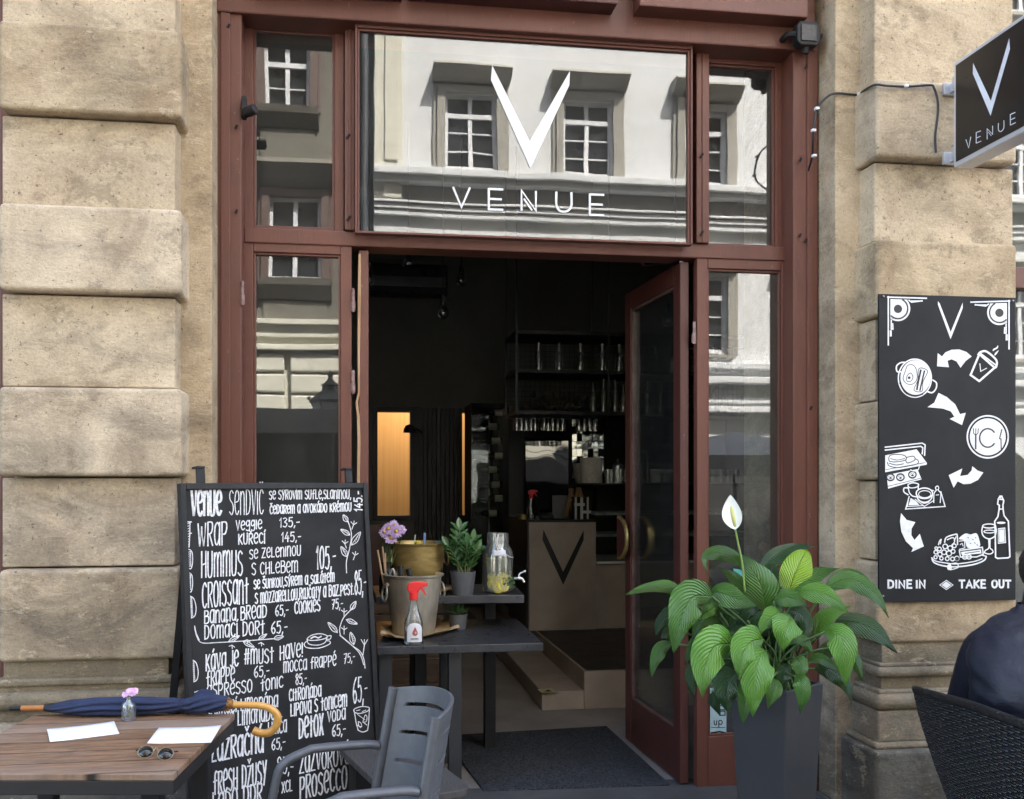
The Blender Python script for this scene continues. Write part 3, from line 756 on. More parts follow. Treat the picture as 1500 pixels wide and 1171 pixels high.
# chalk drawings
def L4(pts, w=6, crv=True, cl=False):
    q = [c4(*p) for p in pts]; q = [V((a, b)) for a, b in q]
    H.st([(p.x, p.y) for p in (cr(q, 5, cl) if crv else q)], w/4.683)
def L5(pts, w=6, crv=True, cl=False):
    q = [V(c5(*p)) for p in pts]; H.st([(p.x, p.y) for p in (cr(q, 5, cl) if crv else q)], w/4.667)
def leafd(Lf, x, y, dx, dy, wd):
    nx, ny = -dy, dx; l = math.hypot(dx, dy); nx, ny = nx/l*wd, ny/l*wd
    Lf([(x, y), (x+dx*.4+nx, y+dy*.4+ny), (x+dx, y+dy), (x+dx*.4-nx, y+dy*.4-ny), (x, y)], 5)
    Lf([(x, y), (x+dx*.9, y+dy*.9)], 4, False)
    for t in (.3, .45, .6, .75): Lf([(x+dx*t+nx*.5, y+dy*t+ny*.5), (x+dx*(t+.12), y+dy*(t+.12))], 3, False)
L4([(1182, 700), (1180, 640), (1185, 600), (1205, 520), (1215, 430), (1190, 340)], 6)
leafd(L4, 1188, 350, -28, -48, 16); leafd(L4, 1205, 440, -62, -38, 15); leafd(L4, 1215, 510, 62, -90, 20); leafd(L4, 1185, 590, -40, -70, 18)
for (x, y, s) in ((1230, 370, 1), (1170, 500, -1), (1240, 580, 1)):
    L4([(x-12*s, y+30), (x, y)], 5, False); L4([(x, y), (x-18, y-20)], 5, False); L4([(x, y), (x+4, y-26)], 5, False); L4([(x, y), (x+22, y-14)], 5, False)
L4([(1140, 1130), (1135, 1080), (1160, 1010), (1205, 960), (1225, 940)], 6); L4([(1140, 1130), (1200, 1180), (1270, 1250), (1300, 1330)], 6)
leafd(L4, 1210, 955, 36, -60, 16); leafd(L4, 1180, 1020, 75, 30, 15); leafd(L4, 1120, 1110, -65, -70, 17); leafd(L5, 1228, 115, -22, -85, 18)
for (x, y) in ((1165, 970), (1165, 1090)):
    L4([(x, y+30), (x, y)], 5, False); L4([(x, y), (x-18, y-14)], 5, False); L4([(x, y), (x, y-26)], 5, False); L4([(x, y), (x+20, y-12)], 5, False)
L5([(1132, 50), (1215, 120), (1270, 160), (1295, 210), (1305, 275)], 6); L5([(1290, 185), (1300, 120)], 6, False)
for dx in (-22, 0, 22): L5([(1300, 118), (1300+dx, 80)], 5, False)
# divider sprig
L4([(140, 1065), (150, 1110), (172, 1160)], 6); L5([(140, 0), (155, 60), (190, 102), (300, 100), (470, 90), (680, 74)], 6)
leafd(L5, 370, 96, 76, -42, 13); leafd(L5, 470, 92, 76, 40, 14); leafd(L5, 575, 82, 58, -40, 11); leafd(L5, 680, 74, 66, -16, 15)
for (x, y) in ((500, 80), (395, 118), (595, 100)): L5([(x, y), (x-20, y+8)], 5, False); L5([(x, y), (x+18, y+14)], 5, False); L5([(x, y), (x+2, y+24)], 5, False)
# coffee cup
L5([(908, 78), (940, 50), (1000, 40), (1046, 56), (1020, 76), (950, 86)], 6, True, True); L5([(908, 80), (920, 110), (980, 118), (1030, 100), (1046, 60)], 6)
L5([(1046, 56), (1072, 54), (1066, 76), (1040, 80)], 6); L5([(905, 92), (888, 112), (910, 136), (990, 138), (1060, 112), (1064, 92), (1045, 88)], 6); L5([(935, 72), (960, 60), (985, 68), (1005, 58)], 9)
# glass with slices
L5([(1232, 555), (1280, 538), (1332, 545), (1320, 570), (1265, 585), (1232, 575)], 6, True, True); L5([(1230, 565), (1244, 650), (1258, 700)], 6, False); L5([(1334, 550), (1330, 640), (1322, 700)], 6, False); L5([(1258, 700), (1290, 712), (1322, 700)], 6)
L5([(1290, 640), (1306, 596), (1318, 610), (1312, 640), (1290, 645)], 5); L5([(1258, 640), (1262, 670), (1282, 675)], 5); L5([(1258, 640), (1276, 650), (1282, 675)], 5)
for k in range(14):
    x = 1252+((k*37) % 66); y = 590+((k*53) % 100); L5([(x, y), (x+4, y+3)], 5, False)
L5([(1245, 566), (1270, 560)], 5, False); L5([(1285, 572), (1310, 562)], 5, False)
# veggie icons down the left edge
L4([(80, 350), (118, 350)], 8, False); L4([(86, 350), (88, 440), (86, 520), (102, 522), (106, 440), (108, 350)], 7, False)
for y in range(365, 515, 18): L4([(88, y), (104, y-8)], 5, False)
L4([(108, 428), (118, 428)], 7, False)
for y0 in (540, 700):
    L4([(92, y0+10), (104, y0), (122, y0+20), (126, y0+80), (118, y0+125), (104, y0+130), (92, y0+100)], 6, True, True)
    for y in range(y0+20, y0+120, 14): L4([(96, y), (108, y-6)], 5, False)
    L4([(112, y0+12), (114, y0+115)], 5, False)
for y0, f_ in ((858, L4), (218, L5)):
    o = 0 if f_ is L4 else 14
    f_([(108+o, y0), (116+o, y0+80), (118+o, y0+150)], 7, False); f_([(108+o, y0), (135+o, y0+20), (150+o, y0+80), (142+o, y0+135), (118+o, y0+152)], 6)
    f_([(118+o, y0+8), (128+o, y0+140)], 4, False)
    for y in range(y0+12, y0+145, 13): f_([(110+o, y), (124+o, y+4)], 5, False)
L5([(140, 440), (170, 432), (185, 455), (180, 500)], 7)
mbL.build('lettering', CHALK, cbt)
# ------------------------------------------------------------------ picture menu on the right pilaster
YB = YP - .03
pm = T('picture_menu', 'flat black menu panel with white food drawings and curved arrows on the right pilaster', 'menu board', P(1388, 881, YB))
x0, x1 = XX(1287.5, YB), XX(1488, YB); z1, z0 = ZZ(433.5, 1388, YB), ZZ(881, 1388, YB)
mb = MB(); mb.box(x0, x1, YB, YB+.012, z0, z1, .002); mb.build('panel', mat('menu_panel', (.012, .013, .015), (.019, .020, .022), 3, .55, spec=.2), pm)
# short battens hold the panel off the stone
mb = MB()
for xx in (x0+.05, x1-.09): mb.box(xx, xx+.04, YB+.0125, YP-.0125, z0+.05, z1-.05)
mb.build('batten', BLACKMETAL, pm)
for (u, v_) in ((1294, 434.5), (1484, 441), (1293.5, 873.5)):
    p = P(u, v_, YB-.003); mb = MB(); mb.lathe([(.006, -.003), (.005, .003), (.002, .004)], p, 10, axis=(0, -1, 0)); mb.build('screw', SCREWM, pm)
pq = Plane((0, YB, 0), (0, -1, 0))
mbW = MB(); mbK = MB()
HW = Hand(mbW, pq); HK = Hand(mbK, pq)
def c6(p): return (1280+p[0]/4.877, 420+p[1]/4.877)
def c7(p): return (1280+p[0]/4.682, 640+p[1]/4.682)
lay = [0]
def fill(cv, pts, blk=False, n=5, curve=True, cl=True):
    q = [V(cv(p)) for p in pts]; q = cr(q, n, True)[:-1] if curve else q
    lay[0] += 1
    (mbK if blk else mbW).shape([(p.x, p.y) for p in q], pq, .0006 + lay[0]*.000035)
def line(cv, pts, w, blk=False, curve=True, cl=False):
    q = [V(cv(p)) for p in pts]; q = cr(q, 6, cl) if curve else (q+[q[0]] if cl else q)
    lay[0] += 1
    (mbK if blk else mbW).ribbon([(p.x, p.y) for p in q], w/4.8, pq, .0006 + lay[0]*.000035)
def circ(cx, cy, rx, ry=None, a0=0, a1=360, n=28):
    ry = ry or rx; return [(cx+rx*math.cos(R(a0+(a1-a0)*i/n)), cy+ry*math.sin(R(a0+(a1-a0)*i/n))) for i in range(n+1)]
# corner ornaments
for sg, X in ((1, lambda x: x), (-1, lambda x: 1068-x)):
    dy = 0 if sg > 0 else 28
    D = lambda L: [(X(a), b+dy) for a, b in L]
    line(c6, D([(103, 72), (103, 418)]), 10, False, False); line(c6, D([(98, 76), (376, 84)]), 10, False, False)
    fill(c6, D([(118, 90), (240, 94)] + [(172+88*math.cos(R(t)), 158+90*math.sin(R(t))) for t in range(-40, 130, 12)] + [(118, 235)]), False, 5, False)
    line(c6, D([(172+70*math.cos(R(t)), 158+72*math.sin(R(t))) for t in range(-62, 140, 14)]), 11, True, False)
    fill(c6, D(circ(172, 160, 30)[:-1]), True, 5, False)
    line(c6, D([(250, 98), (270, 112), (345, 102)]), 9, False, False); line(c6, D([(268, 104), (346, 104)]), 8, False, False)
    line(c6, D([(124, 240), (124, 305), (136, 305), (134, 265)]), 9, False, False); line(c6, D([(120, 318), (120, 352)]), 14, False, False)
# V
fill(c6, [(457, 105), (457, 130), (547, 376), (634, 155), (634, 115), (548, 325), (470, 122)], False, 5, False)
# steaming cup
line(c6, [(690, 632), (752, 676), (862, 580), (760, 490)], 14, False, False); line(c6, [(690, 632), (750, 490)], 14, False, False)
line(c6, [(745, 488), (762, 468), (806, 466), (872, 524), (874, 570), (860, 582)], 14); line(c6, [(760, 478), (868, 560)], 10, False, False)
line(c6, [(756, 552), (762, 606), (804, 584)], 6, False, False); fill(c6, [(848, 462), (852, 446), (872, 436), (886, 420), (884, 440), (866, 452)]); fill(c6, [(860, 492), (866, 474), (890, 456), (880, 476), (868, 490)])
# arrow 1
fill(c6, [(450, 570), (455, 476), (486, 500), (510, 470), (555, 452), (610, 450), (660, 468), (698, 500), (655, 532), (618, 580), (590, 536), (555, 520), (525, 530), (536, 577)], False, 5, False)
# dish with egg and bacon
line(c6, circ(292, 655, 118, 136)[:-1], 9, False, True, True); fill(c6, circ(297, 650, 108, 124)[:-1])
line(c6, [(190, 610), (164, 606), (162, 568), (190, 545), (222, 542)], 10); line(c6, [(420, 668), (446, 690), (442, 730), (416, 758), (385, 752)], 10)
line(c6, [(222, 610), (240, 565), (280, 562), (304, 600), (306, 660), (280, 695), (236, 695), (208, 660)], 5, True, True, True); line(c6, [(236, 640), (262, 618), (278, 650), (262, 676), (236, 676)], 5, True, True, True); fill(c6, circ(251, 652, 10)[:-1], True)
line(c6, [(322, 586), (382, 604), (350, 680), (342, 748), (286, 740), (312, 670)], 5, True, True, True); line(c6, [(334, 598), (316, 680), (306, 736)], 13, True); line(c6, [(360, 604), (342, 680), (328, 742)], 11, True)
line(c6, [(182, 690), (220, 758), (290, 786), (350, 770)], 5, True)
# arrow 2
fill(c6, [(382, 862), (430, 830), (460, 760), (520, 790), (580, 842), (614, 912), (655, 902), (628, 990), (540, 946), (574, 930), (548, 892), (490, 872)], False, 5, False)
# plate with cutlery
line(c6, circ(812, 1074, 146, 150)[:-1], 11, False, True, True); fill(c6, circ(812, 1074, 128, 132)[:-1])
line(c6, circ(812, 1082, 58, 66, -38, -322, 26), 11, True); line(c6, [(726, 1060), (726, 1160)], 11, True, False); line(c6, [(726, 1062), (710, 1048), (710, 1016)], 6, True, False); line(c6, [(726, 1062), (742, 1048), (744, 1016)], 6, True, False); line(c6, [(726, 1060), (727, 1016)], 6, True, False)
line(c6, [(908, 1160), (906, 1090), (896, 1086), (912, 1022)], 8, True, False)
# display trays
line(c7, [(76, 72), (330, 44), (350, 56), (346, 128)], 9, False, False); line(c7, [(76, 92), (320, 66), (334, 76), (330, 118)], 9, False, False)
fill(c7, [(76, 128), (292, 86), (362, 180), (360, 192), (76, 244)], False, 5, False); line(c7, [(80, 226), (350, 178)], 4, True, False)
line(c7, [(92, 176), (104, 200), (160, 212), (240, 200), (296, 186), (302, 164), (280, 150)], 6, True); line(c7, [(100, 150), (110, 128), (150, 122), (200, 126), (220, 142), (214, 160), (160, 172), (110, 170), (100, 150)], 6, True); line(c7, [(112, 150), (160, 160), (212, 148)], 5, True); line(c7, [(222, 142), (270, 134), (278, 160), (230, 180), (216, 160)], 6, True)
line(c7, [(104, 182), (150, 194), (200, 186)], 6, True)
fill(c7, [(86, 262), (296, 222), (326, 292), (96, 356)], False, 5, False); line(c7, [(96, 340), (322, 284)], 4, True, False)
for (x, y) in ((112, 278), (180, 278), (262, 260)):
    fill(c7, circ(x, y, 30, 28)[:-1], True); line(c7, circ(x, y, 18, 14)[:-1], 6, False, True, True); line(c7, [(x-16, y+8), (x, y-6), (x+16, y+6)], 6)
line(c7, [(250, 226), (270, 236), (300, 228), (310, 200)], 6)
# cups on a board
line(c7, [(232, 330), (266, 316), (304, 326), (290, 346), (246, 350)], 8, False, True, True); line(c7, [(232, 334), (240, 380), (262, 406), (290, 412)], 8); line(c7, [(304, 330), (302, 356)], 8, False, False); line(c7, [(234, 352), (206, 352), (204, 378), (232, 398)], 9)
line(c7, [(240, 410), (216, 496), (486, 478), (456, 376)], 8, False, False); line(c7, [(236, 420), (228, 478), (340, 472)], 6, False, False)
fill(c7, [(250, 420), (286, 440), (310, 468), (236, 470)], False, 5, False); line(c7, [(280, 428), (344, 478), (410, 436)], 6, False, False)
line(c7, circ(344, 388, 56, 36)[:-1], 9, False, True, True); line(c7, circ(346, 394, 42, 24)[:-1], 6, False, True, True); line(c7, [(290, 396), (302, 430), (330, 448), (366, 446), (392, 424), (400, 392)], 9); line(c7, [(312, 440), (340, 456), (376, 448)], 7)
line(c7, [(408, 452), (410, 390), (424, 368), (420, 348), (434, 338), (442, 350), (440, 368), (456, 390), (452, 452)], 7); line(c7, [(424, 366), (440, 362)], 6, False, False); line(c7, [(424, 400), (442, 398)], 6, False, False); line(c7, [(392, 366), (408, 370)], 6, False, False)
# arrows 3 and 4
fill(c7, [(510, 264), (604, 218), (588, 270), (640, 262), (668, 230), (672, 202), (708, 232), (748, 246), (712, 296), (660, 322), (612, 326), (572, 306), (544, 350)], False, 5, False)
fill(c7, [(184, 524), (222, 570), (282, 586), (256, 630), (254, 674), (276, 708), (312, 666), (340, 752), (254, 790), (266, 764), (216, 716), (186, 652), (176, 580)], False, 5, False)
# fruit and cheese plate
line(c7, [(394, 830), (410, 862), (470, 884), (560, 892), (680, 876), (752, 848), (768, 820)], 10); line(c7, [(394, 830), (420, 852), (480, 864), (560, 872), (680, 856), (740, 836)], 8); line(c7, [(740, 812), (768, 820)], 8, False, False)
for (x, y, r) in ((422, 792, 17), (420, 826, 15), (450, 806, 20), (446, 770, 18), (486, 752, 22), (478, 792, 22), (512, 800, 24), (520, 764, 22), (460, 834, 16), (500, 836, 18), (536, 838, 18), (566, 834, 20), (540, 786, 18), (548, 748, 18), (424, 764, 12)):
    line(c7, circ(x, y, r*.72)[:-1], 8, False, True, True)
line(c7, [(440, 740), (446, 718), (458, 704), (452, 734)], 8)
line(c7, [(482, 724), (494, 690), (552, 670), (568, 676), (570, 740)], 9); line(c7, [(500, 706), (540, 692), (550, 720), (530, 744)], 8); line(c7, [(560, 686), (548, 712)], 8, False, False)
fill(c7, [(578, 700), (622, 664), (660, 670), (700, 662), (718, 704), (720, 756), (640, 762), (620, 712)], False, 3)
for (x, y) in ((640, 690), (672, 702), (690, 690), (656, 730), (686, 726), (702, 740)): line(c7, [(x, y), (x+6, y+4)], 5, True, False)
line(c7, [(580, 716), (618, 712), (620, 762), (582, 772)], 6, False, False); line(c7, [(588, 740), (602, 732), (608, 750)], 6)
line(c7, [(582, 780), (740, 758), (746, 806), (700, 824), (590, 824)], 9, False, False, True); fill(c7, [(592, 790), (730, 772), (734, 800), (600, 812)], False, 5, False); line(c7, [(620, 800), (720, 786)], 5, True, False)
for x in (620, 648): line(c7, circ(x, 824, 16, 14)[:-1], 8, False, True, True)
fill(c7, circ(566, 836, 14)[:-1], True)
fill(c7, [(498, 884), (514, 872), (526, 880), (530, 904), (514, 914), (500, 906)], False); line(c7, [(512, 874), (560, 866), (574, 880), (570, 898), (522, 912)], 7)
# wine glass and bottle
line(c7, circ(786, 612, 44, 14)[:-1], 8, False, True, True); line(c7, [(742, 612), (736, 650), (750, 684), (786, 700), (822, 684), (834, 650), (830, 612)], 9); line(c7, circ(788, 650, 38, 10)[:-1], 7, False, True, True); line(c7, [(782, 700), (784, 760), (760, 780), (756, 796), (790, 804), (812, 792), (806, 774), (792, 760), (792, 700)], 8)
line(c7, [(860, 408), (848, 430), (844, 462), (856, 470), (854, 500), (846, 548), (824, 580), (828, 660), (830, 826), (844, 834), (916, 830), (928, 822), (918, 580), (888, 540), (882, 500), (880, 470), (886, 440), (872, 408), (860, 408)], 10, False, False)
line(c7, [(856, 496), (884, 496)], 8, False, False); line(c7, [(850, 428), (884, 432)], 8, False, False); fill(c7, circ(868, 590, 30, 8)[:-1]); fill(c7, [(846, 628), (896, 622), (902, 728), (846, 734)], False, 5, False); line(c7, [(852, 636), (890, 632), (894, 720), (852, 726)], 3, True, False, True); line(c7, [(862, 412), (866, 424)], 7, False, False)
# words
def W7(t, x0, y0, x1, y1, h, w): a = c7((x0, y0)); b = c7((x1, y1)); HW.write(t, a[0], a[1], b[0], b[1], h/4.682, w/4.682, jit=.008)
W7('DINE', 94, 1036, 260, 1036, 50, 13); W7('IN', 288, 1036, 352, 1036, 50, 13); W7('TAKE', 584, 1036, 766, 1036, 50, 13); W7('OUT', 808, 1034, 938, 1034, 50, 13)
fill(c7, [(460, 1016), (493, 992), (526, 1016), (493, 1040)], False, 5, False); line(c7, [(448, 1016), (493, 984), (538, 1016), (493, 1048)], 5, False, False, True)
mbW.build('drawing', WHITEPAINT, pm, recalc=False); mbK.build('drawing_detail', mat('menu_black_line', (.020, .021, .023), None, 4, .55), pm, recalc=False)
# ------------------------------------------------------------------ wooden cafe table, lower left
def plank_mat():
    k = NT('table_planks')
    tc = k.tc
    sep = k.n('SeparateXYZ'); k.l(tc, sep.inputs[0])
    row = k.math('FLOOR', k.math('MULTIPLY', sep.outputs[1], 1/.125))
    cm = k.n('CombineXYZ'); k.l(k.math('ADD', k.math('MULTIPLY', sep.outputs[0], 1.0), k.math('MULTIPLY', row, 3.7)), cm.inputs[0]); k.l(sep.outputs[1], cm.inputs[1]); k.l(row, cm.inputs[2])
    g = k.noise(5, 8, .68, k.map((1.0, 9, 1), src=cm.outputs[0]), 1.2)
    col = k.mix(k.ramp(g, [(.34, 0.0), (.66, 1.0)]), (.075, .036, .018), (.30, .165, .088))
    b2 = k.noise(1.3, 5, .6, k.map((1, 2.5, 1), src=cm.outputs[0]))
    col = k.mix(k.ramp(b2, [(.42, 0.0), (.68, .75)]), col, (.30, .235, .19))
    sc = k.noise(30, 5, .7, k.map((1, 5, 1), src=cm.outputs[0]), 1)
    col = k.mix(k.ramp(sc, [(.63, 0.0), (.70, .5)]), col, (.40, .32, .26))
    fr = k.math('FRACT', k.math('MULTIPLY', sep.outputs[1], 1/.125))
    gap = k.ramp(k.math('ABSOLUTE', k.math('SUBTRACT', fr, .5)), [(.470, 0.0), (.49, 1.0)])
    col = k.mix(gap, col, (.02, .013, .01))
    k.set(Base_Color=col, Roughness=.5)
    k.b.inputs['Specular IOR Level'].default_value = .4
    k.bump(k.math('SUBTRACT', k.math('MULTIPLY', g, .4), gap), .5, .006)
    return k.m
ZT = .75
c_nr, c_fr = PZ(301, 1134, ZT), PZ(344, 1046, ZT)       # near right and far right corners
c_fl = PZ(52, 1046, ZT); c_nl = PZ(0, 1092, ZT)
ex = (c_fr - c_fl).normalized(); ey = V((-ex.y, ex.x, 0))
tW, tD = 1.22, (c_nr - c_fr).dot(-ey) + .0
wt = T('cafe_table', 'plank topped wooden table with black edge, a navy umbrella lying on it', 'table', (c_fr + c_nr)/2 - ex*.45 - V((0, 0, ZT)))
wt.location.z = 0
MT = Matrix((ex, ey, V((0, 0, 1)))).transposed().to_4x4(); MT.translation = c_fr
tL = (c_fr - c_fl).length
mb = MB(MT); mb.box(-tL, 0, -tD, 0, -.022, 0, .003); mb.build('tabletop', plank_mat(), wt)
mb = MB(MT); mb.box(-tL+.002, -.002, -tD+.002, -.002, -.068, -.0225, .003); mb.build('table_edge', mat('table_edge_black', (.018, .017, .017), None, 9, .5), wt)
for a in (-.10, -tL+.10):
    for b in (-.10, -tD+.10):
        mb = MB(MT); mb.box(a-.03, a+.03, b-.03, b+.03, -ZT, -.068, .003); mb.build('leg', BLACKMETAL, wt)
# papers
PAPER = mat('paper', (.82, .83, .85), (.70, .71, .74), 22, .8)
def sheet(name, label, cs4, gh=None):
    p = [PZ(u, v_, ZT+.0015) for u, v_ in cs4]
    mb = MB()
    def fn(a, b):
        q = p[0].lerp(p[1], a).lerp(p[3].lerp(p[2], a), b); q = q.copy()
        q.z += .004*abs(a-.5)**2*4*(.5+.5*math.sin(3*b+a*2)); return q
    mb.grid(fn, 12, 6); o = mb.build(name, PAPER, None, smooth=True, solid=.0006); tag(o, label, 'paper', 'white sheets on the wooden table'); return o
sheet('paper_sheet', 'white paper sheet lying left on the plank table below the flower vase', [(68.5, 1069), (167, 1058), (175, 1075), (73, 1088)])
sheet('paper_sheet', 'white paper sheet near the right corner of the plank table above the sunglasses', [(233, 1067), (324.5, 1064), (309, 1088), (215.5, 1090)])
# umbrella --------------------------------------------------------
ZU = ZT + .033
A = PZ(67, 1041, ZU); B = PZ(334, 1032, ZU+.005)
A = PZ(70, 1037, ZU); dU = (B - A); LU = dU.length; dU.normalize(); sU = V((-dU.y, dU.x, 0)).normalized(); uU = dU.cross(sU) * -1
uU = sU.cross(dU) * -1 if sU.cross(dU).z < 0 else sU.cross(dU)
ub = T('umbrella', 'folded navy blue umbrella with curved wooden handle lying across the plank table', 'umbrella', (A+B)/2 - V((0, 0, ZU-ZT)))
NAVY = mat('navy_fabric', (.010, .021, .068), (.007, .014, .046), 8, .75, bump=.25, bsc=500, bd=.001)
prof = [(0, .014), (.04, .019), (.12, .028), (.25, .035), (.42, .037), (.56, .034), (.66, .028), (.74, .025), (.80, .030), (.88, .037), (.94, .033), (1, .024)]
def pr(t):
    for (a, ra), (b, rb) in zip(prof, prof[1:]):
        if a <= t <= b: return ra+(rb-ra)*(t-a)/(b-a)
    return prof[-1][1]
def ufn(a, b):
    t = a; th = 2*math.pi*b; r = pr(t)
    pleat = .34*(1-math.exp(-t*9)) * (abs(math.sin(4*(th + 2.6*t + .5*math.sin(t*7)))) - .5)
    band = math.exp(-((t-.745)/.025)**2)
    r = r*(1+pleat*(1-band*.8)+.09*noise.noise(V((t*6, math.cos(th)*1.4, math.sin(th)*1.4))))
    zq = math.sin(th)*r
    zq = max(zq, -.033)
    return A + dU*(LU*t) + sU*(math.cos(th)*r*1.12) + V((0, 0, 1))*(zq*.92 + (.004 if t > .8 else 0))
mb = MB(); mb.grid(ufn, 70, 64); mb.build('canopy', NAVY, ub, smooth=True)
mb = MB()   # tie strap end and a flap of cloth
q0 = A + dU*(LU*.72)
for tt in (.735, .76):
    ring = [ufn(tt, j/28) for j in range(29)]; c0 = A + dU*(LU*tt)
    ring = [c0 + (p_-c0)*1.06 for p_ in ring]
    nx = [p_ + dU*.014 for p_ in ring]
    for i in range(28): mb.poly([ring[i], ring[i+1], nx[i+1], nx[i]])
    break
mb.build('strap', NAVY, ub, smooth=True, solid=.001)
mb = MB()
def flap(a, b):
    p = A + dU*(LU*(.80+.12*a)) + V((0, 0, .024+.022*math.sin(a*3.0)*(b) + .012*b)) + sU*(.03*b+.01*math.sin(a*8)); return p
mb.grid(flap, 10, 6); mb.build('canopy_flap', NAVY, ub, smooth=True, solid=.0012)
HONEY = mat('honey_wood', (.62, .32, .075), (.52, .25, .05), 10, .32, stretch=(3, 3, 1), coat=.3)
TIPM = mat('umbrella_tip_wood', (.42, .16, .04), None, 9, .4)
mb = MB(); mb.lathe([(.011, -.10), (.0115, 0)], A, 12, axis=dU); mb.build('tip', TIPM, ub, smooth='auto')
mb = MB(); mb.lathe([(.004, -.148), (.0075, -.145), (.009, -.10)], A, 10, axis=dU); mb.lathe([(.013, -.012), (.018, .012), (.019, .02)], A, 12, axis=dU); mb.build('tip_cap', BLACKMETAL, ub, smooth='auto')
mb = MB(); mb.lathe([(.024, -.012), (.019, .0), (.019, .018), (.013, .022)], B, 14, axis=dU)
for j in range(8):
    a_ = j*math.pi/4; o_ = sU*math.cos(a_)*.023 + V((0, 0, math.sin(a_)*.023)); mb.tube([B+o_-dU*.018, B+o_*.95+dU*.006], .0045, 6)
mb.build('ferrule', mat('ferrule_brass', (.35, .17, .05), None, 9, .35, .4), ub, smooth='auto')
hp = [(336, 1032.5), (365, 1033), (385, 1034.5), (398, 1039.5), (406.5, 1049), (405, 1062), (398, 1071), (388, 1074.5), (378, 1073), (371, 1070)]
dB = (B-CAM).dot(V((sn, cs, 0)))
pts = [PD(u, v_, dB + .0*i) for i, (u, v_) in enumerate(hp)]
cpts = cr(pts, 6); kk = len(cpts)
mb = MB(); mb.tube(cpts, [.0125+.0035*min(1, i/kk*1.6) for i in range(kk)], 14); mb.build('handle', HONEY, ub, smooth='auto')
# little flower vase
vp = PZ(188.5, 1055.5, ZT)
vs = T('flower_vase', 'tiny clear glass bottle vase with one pink bloom on the plank table', 'vase', vp)
CLEAR = glass('clear_glass', (.86, .90, .91), .09, 0, 1, True, .03, .6, .05)
WATER = glass('water', (.74, .79, .82), .06, 0, 1, True, .02, .8)
mb = MB(); mb.lathe([(.0, .001), (.023, .001), (.026, .006), (.026, .058), (.022, .068), (.011, .074), (.009, .084), (.012, .090), (.0105, .090), (.008, .083), (.010, .073), (.020, .066), (.0235, .057), (.0235, .008), (.0, .006)], vp, 24, cap=False); mb.build('bottle', CLEAR, vs, smooth=True)
mb = MB(); mb.lathe([(.0, .0085), (.0225, .0085), (.0225, .040), (0, .040)], vp, 20, cap=False); mb.build('water', WATER, vs, smooth='auto')
mb = MB(); mb.tube(cr([vp+V((.002, 0, .012)), vp+V((0, 0, .05)), vp+V((.003, 0, .095))]), .0022, 6); mb.build('stem', mat('flower_stem', (.12, .22, .05), None, 9, .5), vs)
PINK = mat('pink_petal', (.66, .36, .58), (.78, .62, .76), 40, .6)
LILAC = mat('lilac_petal', (.47, .28, .60), (.66, .52, .74), 60, .6)
YEL = mat('flower_centre', (.75, .50, .06), None, 9, .6)
def bloom(mb, c, nrm, r, n, rnd, wf=.28, up=.3, layers=2):
    nrm = V(nrm).normalized(); a = nrm.orthogonal().normalized(); b = nrm.cross(a)
    for L in range(layers):
        for i in range(n):
            t = 2*math.pi*(i+.5*L)/n + rnd.uniform(-.1, .1); d = a*math.cos(t)+b*math.sin(t); s_ = nrm.cross(d); rr = r*(1-.18*L)*rnd.uniform(.85, 1.08); u_ = up*(1+.8*L)+rnd.uniform(-.1, .1)
            p0 = c + d*r*.1; p1 = c + d*rr*.6 + nrm*rr*u_*.5; p2 = c + d*rr + nrm*rr*u_*.55
            mb.poly([p0-s_*r*.05, p1-s_*r*wf*.7, p2-s_*r*wf*.35, p2+s_*r*wf*.35, p1+s_*r*wf*.7, p0+s_*r*.05])
mb = MB(); rn = random.Random(4)
for o_ in ((-.010, 0, .098), (.012, -.004, .103), (.004, .008, .108), (.019, .004, .109)): bloom(mb, vp+V(o_), (o_[0]*20, -.6, .8), .016, 9, rn, .5, .5)
mb.build('bloom', PINK, vs)
# sunglasses
sg = T('sunglasses', 'round black sunglasses with thin gold rims lying on the plank table', 'sunglasses', PZ(229, 1107, ZT))
LENS = mat('dark_lens', (.008, .008, .007), None, 5, .08, spec=.6)
GOLD = mat('gold_wire', (.36, .30, .20), None, 9, .3, 1.0)
for (u, v_) in ((213.5, 1101.5), (242.5, 1104.5)):
    c_ = PZ(u, v_, ZT+.017)
    nn = V((.06, -.70, .72)).normalized(); a = V((1, -.04, 0)); a = (a - nn*a.dot(nn)).normalized(); b = nn.cross(a)
    ring = [c_ + a*math.cos(R(t))*.0245 + b*math.sin(R(t))*.0225 for t in range(0, 361, 15)]
    mb = MB(); mid = mb.v(c_ + nn*.003); vs_ = [mb.v(p_) for p_ in ring[:-1]]
    for i in range(len(vs_)): mb.f([mid, vs_[i], vs_[(i+1) % len(vs_)]])
    mb.build('lens', LENS, sg, smooth=True, solid=.0015)
    mb = MB(); mb.tube(ring, .0012, 6, cap=False); mb.build('rim', GOLD, sg, smooth=True)
mb = MB(); c1, c2 = PZ(213.5, 1101.5, ZT+.017), PZ(242.5, 1104.5, ZT+.017); mb.tube(cr([c1+(c2-c1)*.40+V((0, .004, .006)), (c1+c2)/2+V((0, .014, .015)), c2+(c1-c2)*.40+V((0, .004, .006))]), .0015, 6); mb.build('bridge', GOLD, sg)
for c_, s_ in ((c1, -1), (c2, 1)):
    h0 = c_ + V((s_*.03, .004, .004)); mb = MB(); mb.tube(cr([h0, h0+V((s_*.004, .02, -.004)), h0+V((-s_*.02, .05, -.014)), h0+V((-s_*.05, .055, -.017))]), .002, 6); mb.build('temple', BLACKMETAL, sg)
